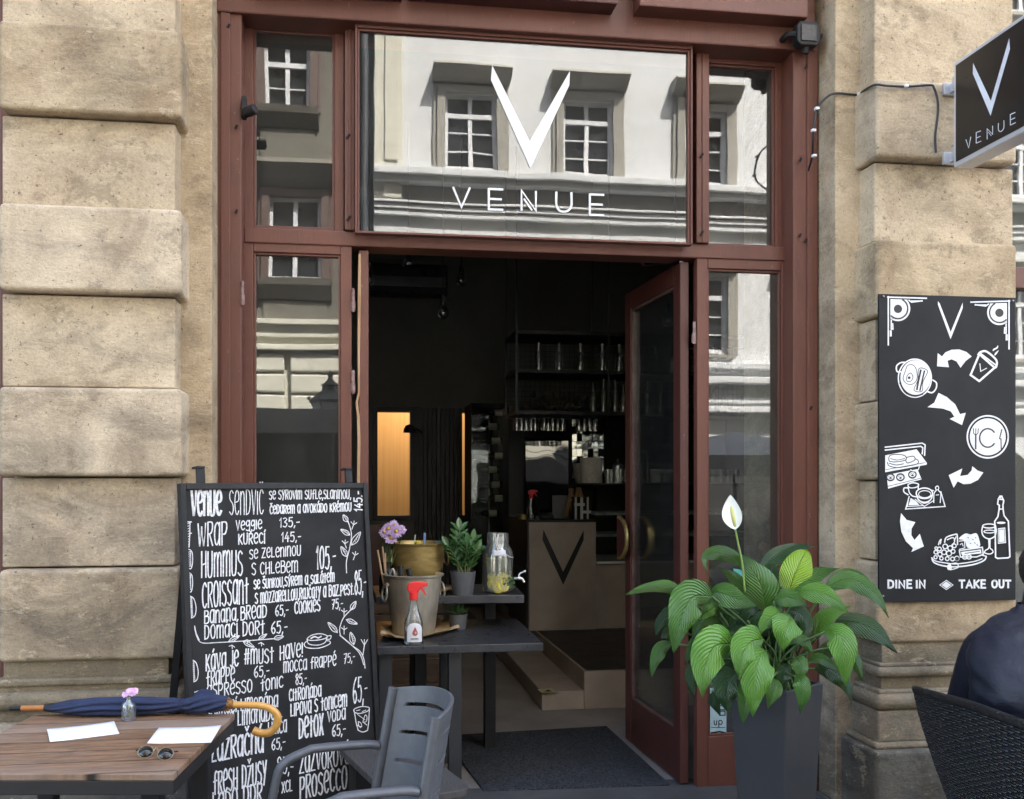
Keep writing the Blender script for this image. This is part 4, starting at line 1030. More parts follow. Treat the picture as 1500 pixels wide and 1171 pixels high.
# ------------------------------------------------------------------ grey wood-grain stool behind the armchair
GRAIN = mat('grey_wood_grain', (.075, .070, .066), (.03, .028, .027), 26, .6, stretch=(9, .5, .5), bump=.2, bsc=30)
zs = .46
s0 = PZ(493, 1092, zs); s1 = PZ(585, 1080, zs)
dx_ = (s1-s0).normalized(); dy_ = V((-dx_.y, dx_.x, 0)) * -1
st_ = T('stool', 'low stool with grey wood grain top between the armchair and the chalkboard', 'stool', (s0+s1)/2 + dy_*.27 - V((0, 0, zs)))
ww = (s1-s0).length + .02
def rr_outline(w_, d_, r_, n=6):
    o = []
    for (cx, cy, a0) in ((w_-r_, r_, -90), (w_-r_, d_-r_, 0), (r_, d_-r_, 90), (r_, r_, 180)):
        for i in range(n+1): t = R(a0+90*i/n); o.append((cx+r_*math.cos(t), cy+r_*math.sin(t)))
    return o
mb = MB(); mb.prism([s0 + dx_*a + dy_*b - V((0, 0, .03)) for a, b in rr_outline(ww, .78, .06)], (0, 0, .03), .004); mb.build('seat', GRAIN, st_)
for a in (.05, ww-.05):
    for b in (.08, .70):
        p_ = s0 + dx_*a + dy_*b; mb = MB(); mb.bar((p_.x, p_.y, 0), (p_.x, p_.y, zs-.03), .03, .03, bev=.003); mb.build('leg', GREYMETAL, st_)
# ------------------------------------------------------------------ grey plastic armchair
CH = mat('slate_plastic', (.088, .094, .104), (.074, .079, .088), 30, .42, bump=.15, bsc=350, bd=.0008, spec=.5)
ch = T('armchair', 'slate grey plastic armchair with slotted back in front of the chalkboard', 'armchair', PD(560, 1171, 3.05))
ch.location.z = 0
# four corners of the back panel: far top, near top, near bottom, far bottom
bt_f, bt_n = PD(590, 1009, 3.28), PD(654, 1042, 2.86)
lowz = .44
dch = bt_n - bt_f; dch.z = 0; yW = dch.length; yv = dch.normalized(); xv = V((yv.y, -yv.x, 0))       # xv: towards the table (front of chair)
if xv.x > 0: xv = -xv
org = V((bt_f.x, bt_f.y, 0)); ztop = (bt_f.z+bt_n.z)/2
bl_f = PD(566, 1150, 3.22)
lean = .085
def bk(s, t, off=0.0):   # s 0 far .. 1 near, t 0 bottom .. 1 top
    curve = .115*(abs(2*s-1)**2.4)             # the sides wrap forward
    z = lowz + (ztop-.006 - lowz)*t + .028*(1-abs(2*s-1)**2)*t
    return org + yv*(yW*s) + xv*(curve - .085 + lean*(1-t) + off) + V((0, 0, z))
mb = MB()
NS, NTT = 44, 190
slots = (.865, .66, .45, .245)
def keep(s, t):
    for c in slots:
        if abs(t - c) < .0125 and .10 < s < .93: return False
    return True
vv = {}
def bv(i, j):
    if (i, j) not in vv: vv[(i, j)] = mb.v(bk(i/NS, j/NTT))
    return vv[(i, j)]
for i in range(NS):
    for j in range(NTT):
        if keep((i+.5)/NS, (j+.5)/NTT): mb.f([bv(i, j), bv(i+1, j), bv(i+1, j+1), bv(i, j+1)])
o = mb.build('backrest', CH, ch, smooth=True, solid=.013)
# side rails of the back that run down into the legs
for s_, nm in ((0, 'post'), (1, 'post')):
    mb = MB(); pts = [bk(s_, t, .006) for t in (1.0, .8, .6, .4, .2, 0)]
    top_ = pts[0]
    tail = pts[-1]
    pts += [tail + V((0, 0, -.2)) - xv*.03, V((tail.x, tail.y, 0)) - xv*.10]
    mb.tube(cr(pts, 4), [.016]*0 or .0185, 12); mb.build('back_post', CH, ch, smooth='auto')
def arm(s_, za, fwd, drop):
    p0 = bk(s_, .30 if s_ == 1 else .34, .01); 
    p0.z = za
    mb = MB()
    pts = [p0 + V((0, 0, -.012)), p0 + xv*.05 + V((0, 0, -.002)), p0 + xv*.22 + V((0, 0, .004)), p0 + xv*(fwd-.11) + V((0, 0, -.002)), p0 + xv*(fwd-.03) + V((0, 0, -.035)), p0 + xv*fwd + V((0, 0, -.10)), p0 + xv*(fwd+.03) + V((0, 0, -.3)), p0 + xv*(fwd+.05) + V((0, 0, -za+.0))]
    pts = cr(pts, 6); mb.tube(pts, [.0215]*len(pts), 14, squash=.72); mb.build('armrest', CH, ch, smooth='auto')
zf_ = PD(567, 1087, 3.25).z; zn_ = PD(620, 1149, 2.86).z
arm(0, zf_, .37, 0); arm(1, zn_, .37, 0)
mb = MB()
def seatf(a, b): return org + yv*(yW*(.03+.94*b)) + xv*(.02 + .46*a) + V((0, 0, .415 + .012*a - .018*math.sin(math.pi*b)*math.sin(math.pi*min(1, a*1.1))))
mb.grid(seatf, 14, 14); mb.build('seat', CH, ch, smooth=True, solid=.02)
# ------------------------------------------------------------------ black serving tables with the drinks display
DTOP = mat('black_worktop', (.016, .017, .019), (.045, .047, .052), 7, .30, stretch=(1, 2, 1), bump=.08, rvar=.1, spec=.6)
ZF = .815
a_l, a_r = PZ(553, 948, ZF), PZ(796, 942, ZF)
b_r = PZ(756, 906, ZF)
print('front table', a_l, a_r, b_r)
ft = T('serving_table', 'lower black serving table in the doorway with steel bucket and spray bottle', 'table', ((a_l.x+a_r.x)/2, (a_r.y+b_r.y)/2, 0))
pf = [a_l, a_r, b_r, V((a_l.x + (b_r.x-a_r.x), b_r.y + (a_l.y-a_r.y), ZF))]
mb = MB(); mb.prism([(p_.x, p_.y, ZF-.042) for p_ in pf], (0, 0, .042), .003); mb.build('tabletop', DTOP, ft)
def lerp2(a, b, t): return a+(b-a)*t
for (i, j) in ((.47, .12), (.05, .12), (.47, .75), (.05, .75)):
    p_ = pf[0].lerp(pf[1], i).lerp(pf[3].lerp(pf[2], i), j); mb = MB(); mb.box(p_.x-.034, p_.x+.034, p_.y-.034, p_.y+.034, 0, ZF-.042, .003); mb.build('leg', GREYMETAL, ft)
ZR = 1.02
r_r = PZ(768, 872, ZR); r_l = PZ(551, 874, ZR); r_br = PZ(752, 855, ZR)
rt = T('serving_table', 'higher black serving table behind, with lemonade jar and brass bucket', 'table', ((r_l.x+r_r.x)/2, r_r.y+.25, 0))
pr_ = [r_l, r_r, r_br, V((r_l.x-.02, r_br.y, ZR))]
mb = MB(); mb.prism([(p_.x, p_.y, ZR-.045) for p_ in pr_], (0, 0, .045), .003); mb.build('tabletop', DTOP, rt)
for (i, j) in ((.30, .1), (.82, .85), (.30, .85)):
    p_ = pr_[0].lerp(pr_[1], i).lerp(pr_[3].lerp(pr_[2], i), j)
    if j < .5: p_ = PZ(601, 900, ZR).lerp(p_, 1)
    mb = MB(); mb.box(p_.x-.034, p_.x+.034, p_.y-.034, p_.y+.034, 0, ZR-.045, .003); mb.build('leg', BLACKMETAL, rt)
def onF(u, v_): return PZ(u, v_, ZF)
def onR(u, v_): return PZ(u, v_, ZR)
dep = lambda p_: (p_-CAM).dot(V((sn, cs, 0)))
# kraft paper under the steel bucket
KRAFT = mat('kraft_paper', (.42, .27, .13), (.52, .36, .19), 8, .8, bump=.3, bsc=30)
kp = [onF(557, 938), onF(600, 943), onF(676, 925), onF(640, 914), onF(560, 924)]
mb = MB(); c0 = sum(kp, V())/len(kp)
def krf(a, b):
    t = a*2*math.pi; i = a*len(kp); i0 = int(i) % len(kp); e = kp[i0].lerp(kp[(i0+1) % len(kp)], i-int(i))
    p_ = c0.lerp(e, b); nz = noise.noise(V((p_.x*9, p_.y*9, 3)))
    p_ = p_ + V((.02*noise.noise(V((a*14, 1, b*2))), .02*noise.noise(V((a*14, 5, b*2))), .003+max(0, (b-.72))*.13*(.45+abs(nz)*1.4))); return p_
mb.grid(krf, 60, 10); o = mb.build('kraft_paper', KRAFT, None, smooth=True, solid=.001); tag(o, 'crumpled brown kraft paper under the steel bucket', 'paper')
mb = MB()
kq = onR(658, 868)
def krf2(a, b): return kq + V(((a-.5)*.17, (b-.5)*.12, .006 + .05*abs(noise.noise(V((a*3, b*3, 2))))+.025*(1-b)*a))
mb.grid(krf2, 14, 10); o = mb.build('kraft_paper', KRAFT, None, smooth=True, solid=.001); tag(o, 'brown kraft paper end poking out beside the brass bucket', 'paper')
# buckets
def bucket(nm, label, c, r0, r1, h, m, ring=True):
    t = T(nm, label, 'bucket', c)
    mb = MB(); mb.lathe([(0, .002), (r0*.97, .002), (r0, .008), (r0+(r1-r0)*.55, h*.55), (r1, h-.012), (r1+.012, h-.008), (r1+.014, h), (r1+.004, h+.003), (r1-.004, h-.006), (r0+(r1-r0)*.5-.004, h*.5), (r0-.006, .012), (0, .01)], c, 44, cap=False); mb.build('body', m, t, smooth='auto')
    for s_ in (-1, 1):
        an = R(200 if s_ < 0 else 20); d = V((math.cos(an), math.sin(an), 0)); q = c + d*(r1-.004) + V((0, 0, h*.84)); tt = V((-d.y, d.x, 0))
        mb = MB(); mb.ball(q + d*.006, .014, n=10); rg = [q + d*(.014+.012*math.sin(R(a_)*.5)) + tt*.034*math.sin(R(a_)) + V((0, 0, -.045 + .045*math.cos(R(a_)))) for a_ in range(0, 361, 20)]
        mb.tube(rg, .006, 8, cap=False); mb.build('ring_handle', m, t, smooth=True)
    return t
STEEL = mat('dull_steel', (.56, .52, .43), (.34, .30, .24), 11, .45, .55, stretch=(1, 1, .4), bump=.1, bsc=25)
BRASSB = mat('dull_brass', (.52, .38, .15), (.33, .23, .08), 9, .42, .6, stretch=(1, 1, 3), bump=.15, bsc=30)
sb = onF(606, 928); ds = dep(sb); px = F/ds
SBH = 86/px
bucket('bucket', 'dented steel wine bucket on kraft paper on the lower table', sb + V((0, 0, .004)), 31/px, 41/px, SBH, STEEL)
bb = onR(612, 868); bpx = F/dep(bb)
BBH = 73/bpx
bucket('bucket', 'brass bucket on the higher table behind the steel one', bb, 33/bpx, 40.5/bpx, BBH, BRASSB)
# bottle necks in the buckets
WINE = mat('wine_bottle', (.008, .011, .008), None, 5, .12, spec=.6); CAPS = mat('capsule', (.015, .015, .02), None, 9, .4)
def wine(label, base, top_, r, grp, caps=CAPS):
    ax = (top_-base).normalized(); L = (top_-base).length
    t = T('wine_bottle', label, 'bottle', base, grp)
    mb = MB(); mb.lathe([(0, 0), (r, 0), (r*1.02, .01), (r*1.02, L*.60), (r*.8, L*.68), (r*.42, L*.76), (r*.38, L*.9)], base, 18, axis=ax); mb.build('glass_body', WINE, t, smooth='auto')
    mb = MB(); mb.lathe([(r*.43, L*.82), (r*.43, L*.955), (r*.47, L*.957), (r*.47, L), (0, L+.001)], base, 16, axis=ax, cap=False); mb.build('capsule', caps, t, smooth='auto')
    return t
for (u, v_, bu, lab) in ((586, 829, 594, 'dark wine bottle standing upright in the steel bucket'), (598, 833, 618, 'dark wine bottle leaning left in the steel bucket beside the upright one')):
    tp = PD(u, v_, ds+.0); bs = PD(bu, 922, ds+.02); bs = sb + V(((bu-606)/px, 0, .03)); wine(lab, bs, tp, .036, 'wine bottles in the steel bucket')
ice = T('corkscrew', 'worn metal corkscrew hooked over the left rim of the steel bucket', 'corkscrew', PD(575, 850, ds-.02))
mb = MB(); q = PD(575, 846, ds); mb.tube(cr([q+V((-.012, 0, -.09)), q+V((-.014, 0, -.01)), q+V((0, 0, .045)), q+V((.014, 0, .0)), q+V((.016, 0, -.09))]), .009, 8); mb.build('lever', SCREWM, ice); mb = MB(); mb.cbox(q+V((.002, .012, -.02)), (.02, .012, .13), .004); mb.build('body', BLACKMETAL, ice)
# things on the brass bucket: bottle caps, a blue clip, a yellow capsule
for (u, v_, c_, lab, h_) in ((612, 796, (.70, .55, .05), 'yellow capped bottle top just above the brass bucket rim', .02), (580, 800, (.25, .24, .22), 'grey capped bottle top at the left of the brass bucket', .016), (640, 797, (.12, .14, .17), 'dark capped bottle top at the right of the brass bucket', .018)):
    q = PD(u, v_, dep(bb)-.03); t = T('bottle', lab, 'bottle', q + V((0, 0, -.22)))
    mb = MB(); mb.lathe([(.030, -.22), (.030, -.07), (.016, -.03), (.015, .0)], q, 14); mb.build('glass_body', WINE, t, smooth='auto')
    mb = MB(); mb.lathe([(.018, -.004), (.019, .006), (.014, .012), (0, .013)], q, 14, cap=False); mb.build('cap', mat('cap_paint', c_, None, 9, .35), t, smooth='auto')
q = PD(622, 800, dep(bb)); t = T('bottle_tag', 'pale blue plastic tag sticking out of the brass bucket', 'tag', q)
mb = MB(); mb.cbox(q+V((0, 0, .035)), (.014, .006, .085), .002); mb.build('tag', mat('blue_plastic', (.22, .32, .62), None, 9, .4), t)
mb = MB(); q2 = PD(607, 795, dep(bb)); mb.tube(cr([q2+V((0, 0, -.02)), q2+V((.003, 0, .03)), q2+V((.006, 0, .045))]), .004, 6); mb.build('straw', mat('pale_straw', (.55, .65, .5), None, 9, .5), t)
# chrysanthemum bunch in a dark jar left of the brass bucket
fb = onR(566, 872); fd = dep(fb)
fv = T('flower_vase', 'slim dark vase of lilac chrysanthemums at the left of the brass bucket', 'vase', fb)
mb = MB(); mb.lathe([(0, .002), (.036, .002), (.042, .02), (.042, .10), (.03, .14), (.026, .17), (.031, .19), (.028, .19), (.023, .17), (.03, .12), (.03, .02), (0, .01)], fb, 22, cap=False); mb.build('vase_body', mat('dark_glass', (.02, .022, .02), None, 9, .12), fv, smooth='auto')
mb = MB(); mc = MB(); ms = MB(); rn = random.Random(9)
for (u, v_, r) in ((569, 775, .040), (580, 779, .042), (572, 789, .040), (563, 780, .034), (588, 776, .030), (577, 770, .032)):
    c_ = PD(u, v_, fd - rn.uniform(0, .05)); nr = V((rn.uniform(-.3, .3)+(u-575)*.03, -1, .45+rn.uniform(-.2, .2)))
    bloom(mb, c_, nr, r, 16, rn, .22, .25, 3); mc.ball(c_ + nr.normalized()*r*.22, r*.26, n=8); ms.tube(cr([c_, c_+V((-.01, .02, -.08)), fb+V((0, 0, .1))]), .003, 6)
mb.build('bloom', LILAC, fv); mc.build('bloom_centre', YEL, fv, smooth=True); ms.build('stem', mat('flower_stem_dark', (.06, .10, .03), None, 9, .5), fv)
for (u0, v0, u1, v1) in ((562, 858, 553, 806), (566, 858, 559, 800), (564, 860, 563, 812)):
    pass
ws = T('wooden_skewers', 'bundle of pale wooden sticks beside the brass bucket', 'sticks', onR(560, 872))
for (u0, v0, u1, v1) in ((563, 860, 553, 806), (567, 860, 560, 801), (565, 862, 564, 810)):
    mb = MB(); mb.tube([PD(u0, v0, fd-.10), PD(u1, v1, fd-.08)], .0055, 7); mb.build('stick', RAWWOOD, ws, smooth='auto')
# spray bottle ------------------------------------------------------
def spray(label, base, H_, cat='spray bottle', lab=True):
    t = T('spray_bottle', label, cat, base); k_ = H_/.30
    mb = MB(); mb.lathe([(0, .001), (.040, .001), (.0435, .006), (.0435, .035), (.041, .06), (.0425, .095), (.036, .125), (.025, .15), (.020, .17), (.0165, .19), (.0165, .21), (0, .21)], base, 28, cap=False)
    for v_ in mb.bm.verts:
        d = v_.co - base; v_.co = base + V((d.x*k_, d.y*k_*.72, d.z*k_))
    mb.build('bottle', CLEAR, t, smooth='auto')
    mb = MB(); mb.lathe([(0, .004), (.039, .004), (.040, .034), (.038, .058), (0, .058)], base, 24, cap=False)
    for v_ in mb.bm.verts:
        d = v_.co - base; v_.co = base + V((d.x*k_, d.y*k_*.70, d.z*k_))
    mb.build('liquid', WATER, t, smooth='auto')
    RP = mat('red_plastic', (.78, .030, .030), (.72, .026, .026), 9, .35)
    mb = MB(); mb.lathe([(.019, .203), (.0205, .206), (.0205, .236), (.015, .240)], V((0, 0, 0)), 18)
    out = [(-.020, .236), (-.028, .246), (-.030, .266), (-.018, .282), (.012, .287), (.046, .284), (.056, .281), (.057, .262), (.040, .262), (.028, .250), (.020, .236)]
    mb.prism([(a, -.013, b) for a, b in out], (0, .026, 0), .005)
    tr = [(.030, .258), (.042, .256), (.052, .238), (.060, .222), (.055, .221), (.044, .236), (.034, .246)]
    mb.prism([(a, -.006, b) for a, b in tr], (0, .012, 0), .002)
    mb.box(.056, .064, -.008, .008, .264, .280, .002)
    for v_ in mb.bm.verts: v_.co = base + v_.co*k_
    mb.build('trigger_head', RP, t)
    if lab:
        LB = mat('spray_label', (.80, .80, .82), None, 9, .5)
        def lf(a, b):
            th = R(-90) + (a-.42)*1.75; z_ = .014 + b*.088; e = 1 if b < .6 else max(.05, math.sqrt(max(0, 1-((b-.6)/.4)**2)))
            th = R(-90) + (a-.45)*1.75*e; r_ = .0440
            return base + V((math.cos(th)*r_*k_, math.sin(th)*r_*k_*.74, z_*k_))
        mb = MB(); mb.grid(lf, 16, 16); l_ = mb.build('label', LB, t, smooth=True, recalc=False)
        mb = MB(); q = lambda x, z: base + V((x*k_, -.0440*k_*.74 - .0008*k_, z*k_))
        dp = [(.004 + .0125*math.sin(R(a_))*(1 if abs(a_) < 95 else 1), .055 - .0125*math.cos(R(a_))) for a_ in range(-120, 121, 20)] + [(.004, .084)]
        mb.poly([q(x, z) for x, z in dp]); dr_ = mb.build('label_drop', mat('label_red', (.42, .10, .075), None, 9, .5), l_)
        mb = MB(); q = lambda x, z: base + V((x*k_, -.0440*k_*.74 - .0016*k_, z*k_))
        for a_, b_ in (((.0065, .050, .0085, .064), 0), ((.0015, .0555, .0065, .0575), 0), ((.0085, .0555, .0140, .0575), 0)):
            x0_, z0_, x1_, z1_ = a_; mb.poly([q(x0_, z0_), q(x1_, z0_), q(x1_, z1_), q(x0_, z1_)])
        mb.build('label_cross', LB, l_)
        mb = MB()
        for i in range(6): x0_ = -.016+i*.0062; mb.poly([q(x0_, .026), q(x0_+.0035, .026), q(x0_+.0045, .032), q(x0_+.001, .033)])
        mb.build('label_print', BOARDBLACK, l_)
    return t
spb = onF(606, 944); spray('clear spray bottle with red trigger head and red drop label on the lower table', spb + V((0, 0, .001)), 96/(F/dep(spb)))
# potted succulent and zz plant
POTG = mat('grey_pot', (.085, .088, .095), (.07, .073, .08), 20, .55)
SUC = mat('succulent_leaf', (.075, .16, .055), (.05, .115, .045), 20, .4)
SOIL = mat('soil', (.03, .02, .013), None, 40, .95, bump=.5)
def pot(t, c, r0, r1, h, m=POTG):
    mb = MB(); mb.lathe([(0, .001), (r0, .001), (r0*1.01, .006), (r1, h-.004), (r1, h), (r1-.006, h), (r1-.008, h-.02), (r0*.9, .02), (0, .015)], c, 32, cap=False); mb.build('pot', m, t, smooth='auto')
    mb = MB(); mb.lathe([(0, h-.012), (r1-.008, h-.014)], c, 24, cap=False); mb.build('soil', SOIL, t)
sp_ = onF(671, 922); spx = F/dep(sp_)
su = T('potted_succulent', 'small grey pot with spiky rosette succulent on the lower table', 'potted plant', sp_)
pot(su, sp_, 11.5/spx, 14/spx, 23/spx)
mb = MB(); rn = random.Random(2); top_ = sp_ + V((0, 0, 21/spx))
for L, (n_, el, ln) in enumerate(((9, 12, 19), (9, 32, 19), (8, 54, 18), (5, 75, 16))):
    for i in range(n_):
        az = 2*math.pi*(i+.5*L)/n_ + rn.uniform(-.15, .15); e_ = R(el+rn.uniform(-6, 6)); l_ = ln/spx*rn.uniform(.9, 1.1)
        d = V((math.cos(az)*math.cos(e_), math.sin(az)*math.cos(e_), math.sin(e_))); s_ = V((-math.sin(az), math.cos(az), 0)); up_ = s_.cross(d); w_ = l_*.17
        p0 = top_; p1 = top_+d*l_*.5-up_*w_*.3; p2 = top_+d*l_ + V((0, 0, l_*.08))
        for sg_ in (1, -1):
            mb.poly([p0+s_*w_*.6*sg_, p1+s_*w_*sg_, p2, p1+up_*w_*.55*-1, p0+up_*w_*-.4])
            mb.poly([p0+s_*w_*.6*sg_, p1+s_*w_*sg_, p2, p1+up_*w_*.35, p0+up_*w_*.3])
mb.build('leaf', SUC, su)
zp = onR(678, 871); zpx = F/dep(zp)
zzp = T('potted_zz_plant', 'glossy upright zz plant in a grey pot beside the lemonade jar', 'potted plant', zp)
pot(zzp, zp, 15/zpx, 19/zpx, 34/zpx)
ZZL = mat('zz_leaf', (.055, .14, .040), (.035, .095, .03), 12, .25, spec=.6)
mb = MB(); ms = MB()
def simple_leaf(mb, p0, d, l_, w_, up_):
    s_ = d.cross(up_).normalized(); n_ = s_.cross(d)
    rows = [(0, .12), (.25, .8), (.5, 1.0), (.75, .72), (1, .05)]
    L_ = [(p0 + d*l_*t - n_*l_*.12*t*t, wd) for t, wd in rows]
    for (a, wa), (b, wb) in zip(L_, L_[1:]):
        for sg_ in (-1, 1): mb.poly([a, a+s_*w_*wa*sg_+n_*w_*.25*wa, b+s_*w_*wb*sg_+n_*w_*.25*wb, b])
rn = random.Random(5)
for (bu, tu, tv, ddy) in ((672, 668, 790, .03), (676, 673, 775, .05), (681, 684, 798, -.03), (684, 692, 792, .0), (679, 657, 800, -.03), (685, 698, 806, -.02)):
    p0 = PD(bu, 842, dep(zp)); p1 = PD(tu, tv, dep(zp)+ddy); mid_ = p0.lerp(p1, .5) + V((0, 0, .01))
    c_ = cr([p0, mid_, p1], 6); ms.tube(c_, [.006*(1-.6*i/len(c_)) for i in range(len(c_))], 7)
    for i in range(3, len(c_)-1, 2):
        for sg_ in (-1, 1):
            t_ = (c_[i+1]-c_[i]).normalized(); d = (t_*.8 + V((sg_*.75, rn.uniform(-.5, .3), .1))).normalized(); simple_leaf(mb, c_[i], d, rn.uniform(.055, .08), .017, V((0, -.6, 1)).normalized())
    simple_leaf(mb, c_[-1], (c_[-1]-c_[-3]).normalized(), .07, .017, V((0, -1, .3)).normalized())
mb.build('leaf', ZZL, zzp, smooth=True); ms.build('stem', mat('zz_stem', (.12, .15, .05), None, 9, .5), zzp, smooth=True)
# lemonade dispenser
jb = onR(729, 868); jp = F/dep(jb); q_ = 1/jp
jar = T('drink_dispenser', 'big glass jar of lemonade with lemon slices and chrome tap', 'drink dispenser', jb)
JARG = glass('jar_glass', (.86, .90, .89), .10, .001, 8, True, .03, .5, .075)
JP = [(0, 1), (19, 1), (22, 3), (22.5, 6), (22.5, 54), (21, 62), (17, 68), (15.5, 71), (16, 75), (16.5, 78), (15.5, 80), (16, 84), (15.5, 87), (14.5, 87), (14.5, 72), (16, 67.5), (20, 61), (21.3, 54), (21.3, 7), (20, 4.5), (0, 4)]
mb = MB(); mb.lathe([(a*q_, b*q_) for a, b in JP], jb, 40, cap=False); mb.build('jar', JARG, jar, smooth='auto')
LEMO = NT('lemonade'); LEMO.t.nodes.remove(LEMO.b)
_tr = LEMO.n('BsdfTransparent'); _tr.inputs[0].default_value = (.85, .87, .60, 1); _df = LEMO.n('BsdfTranslucent'); _df.inputs[0].default_value = (.72, .73, .46, 1); _d2 = LEMO.n('BsdfDiffuse'); _d2.inputs[0].default_value = (.62, .63, .42, 1)
_a = LEMO.n('MixShader'); _a.inputs[0].default_value = .5; LEMO.l(_df.outputs[0], _a.inputs[1]); LEMO.l(_d2.outputs[0], _a.inputs[2])
_m = LEMO.n('MixShader'); _m.inputs[0].default_value = .62; LEMO.l(_tr.outputs[0], _m.inputs[1]); LEMO.l(_a.outputs[0], _m.inputs[2]); LEMO.l(_m.outputs[0], LEMO.out.inputs[0])
mb = MB(); mb.lathe([(0, 4.6*q_), (19*q_, 5*q_), (19.4*q_, 8*q_), (19.4*q_, 50*q_), (0, 50*q_)], jb, 36, cap=False); mb.build('lemonade', LEMO.m, jar, smooth='auto')
LEM = mat('lemon_flesh', (.72, .62, .10), (.80, .72, .30), 60, .4); RIND = mat('lemon_rind', (.75, .58, .03), None, 30, .4)
rn = random.Random(8)
for i, (dx, dz, r, tilt) in enumerate(((-6, 17, 9, .5), (7, 13, 9.5, .1), (-13, 14, 8, .9), (3, 25, 7, 1.3), (13, 21, 7, .7), (-3, 9, 8, 1.2), (-15, 25, 6, .4))):
    c_ = jb + V((dx*q_*.8, -math.sqrt(max(9, 20.3**2-(dx*.8)**2))*q_, dz*q_)); ax = V((c_.x-jb.x, c_.y-jb.y, rn.uniform(-.01, .01)))
    mb = MB(); mb.lathe([(0, -.004), (r*.86*q_, -.004), (r*.86*q_, .004), (0, .004)], c_, 20, axis=ax, cap=False); s_ = mb.build('lemon_slice', LEM, jar)
    mb = MB(); mb.lathe([(r*.87*q_, -.005), (r*q_, -.004), (r*q_, .004), (r*.87*q_, .005)], c_, 20, axis=ax, cap=False); mb.build('rind', RIND, s_)
MINT = mat('mint_leaf', (.05, .10, .03), None, 9, .5); mb = MB()
for i in range(14):
    c_ = jb + V((rn.uniform(4, 18)*q_, -17*q_, rn.uniform(8, 26)*q_)); simple_leaf(mb, c_, V((rn.uniform(-1, 1), -.4, rn.uniform(-.4, 1))).normalized(), .03, .011, V((0, -1, .2)))
mb.build('mint', MINT, jar)
CHROME = mat('chrome', (.72, .72, .72), None, 9, .14, 1.0)
mb = MB(); tb = jb + V((22*q_, -4*q_, 20*q_)); mb.tube([tb, tb+V((9*q_, -2*q_, 1*q_))], 2.6*q_, 12); mb.tube(cr([tb+V((8*q_, -2*q_, 1*q_)), tb+V((13*q_, -3*q_, 0)), tb+V((16*q_, -4*q_, -5*q_))]), [3.2*q_, 3.1*q_, 3*q_, 2.9*q_, 2.8*q_, 2.6*q_, 2.4*q_, 2.2*q_, 2.0*q_, 2.0*q_, 2*q_, 2*q_, 2*q_], 12)
mb.tube([tb+V((8*q_, -2*q_, 2*q_)), tb+V((10*q_, -3*q_, 8*q_)), tb+V((17*q_, -4*q_, 11*q_))], [2*q_, 1.6*q_, 1.7*q_], 10); mb.ball(tb+V((17*q_, -4*q_, 11*q_)), 2.6*q_, n=10); mb.build('tap', CHROME, jar, smooth='auto')
mb = MB(); mb.tube(cr([jb+V((-2*q_, -16*q_, 86*q_)), jb+V((-3*q_, -17*q_, 72*q_)), jb+V((4*q_, -19*q_, 62*q_)), jb+V((14*q_, -20*q_, 54*q_)), jb+V((21*q_, -12*q_, 52*q_))]), .0022, 6)
mb.tube(cr([jb+V((-2*q_, -16*q_, 86*q_)), jb+V((-5*q_, -17*q_, 74*q_)), jb+V((-3*q_, -20*q_, 64*q_))]), .0018, 6); mb.build('string', WHITEPAINT, jar)
mb = MB(); mb.cbox(jb + V((0, -21*q_, 60*q_)), (17*q_, .002, 8*q_), .003, rot=Matrix.Rotation(R(-30), 3, 'X')); mb.build('card', mat('card_grey', (.6, .62, .68), None, 9, .5), jar)
# doormat ---------------------------------------------------------
def mat_mat():
    k = NT('doormat_pile'); n1 = k.noise(95, 3, .75); n2 = k.noise(6, 4, .6)
    col = k.mix(k.ramp(n1, [(.42, 0.0), (.66, 1.0)]), (.006, .007, .009), (.09, .10, .115)); col = k.mix(k.ramp(n2, [(.4, 0.0), (.7, .4)]), col, (.02, .02, .024))
    k.set(Base_Color=col, Roughness=.95); k.bump(n1, 1.0, .02); return k.m
md = [PZ(684, 1090, .02), PZ(917, 1073, .02), PZ(1000, 1152, .02), PZ(740, 1158, .02)]
xa, xb = .68, 1.68
mb = MB()
dm = [V((xa, .16, .006)), V((xb+.02, .12, .006)), V((xb, 1.28, .006)), V((xa-.12, 1.20, .006))]
print('mat', md)
mb.prism(dm, (0, 0, .016), .004); o = mb.build('doormat', mat_mat()); tag(o, 'dark speckled doormat lying just inside the open door', 'doormat')
# ------------------------------------------------------------------ planter and peace lily
pz = .665
pc = PD(1137, 1040, 4.02)
pl_ = T('planter', 'tall tapering anthracite square planter before the right side window', 'planter', (pc.x, pc.y, 0))
def sq(side, ang, z): return [V((pc.x + side*math.cos(R(ang+90*i)), pc.y + side*math.sin(R(ang+90*i)), z)) for i in range(4)]
PLM = mat('planter_metal', (.042, .044, .049), (.050, .052, .057), 3, .45, bump=.03, spec=.3)
ang = -105
rt_, rb_ = .205, .158
ztp = 1.67 - (1012-705)/1300*3.84
mb = MB()
ot, ob, it = sq(rt_, ang, ztp), sq(rb_, ang, 0.003), sq(rt_-.025, ang, ztp)
il = sq(rt_-.04, ang, ztp-.12)
O, B_, I_, IL = [[mb.v(p_) for p_ in r_] for r_ in (ot, ob, it, il)]
for i in range(4):
    j = (i+1) % 4; mb.f([B_[i], B_[j], O[j], O[i]]); mb.f([O[i], O[j], I_[j], I_[i]]); mb.f([I_[i], I_[j], IL[j], IL[i]])
mb.f(B_[::-1])
mb.build('pot_body', PLM, pl_, bevel=.004)
mb = MB(); mb.poly(sq(rt_-.0395, ang, ztp-.10)); mb.build('soil', SOIL, pl_)
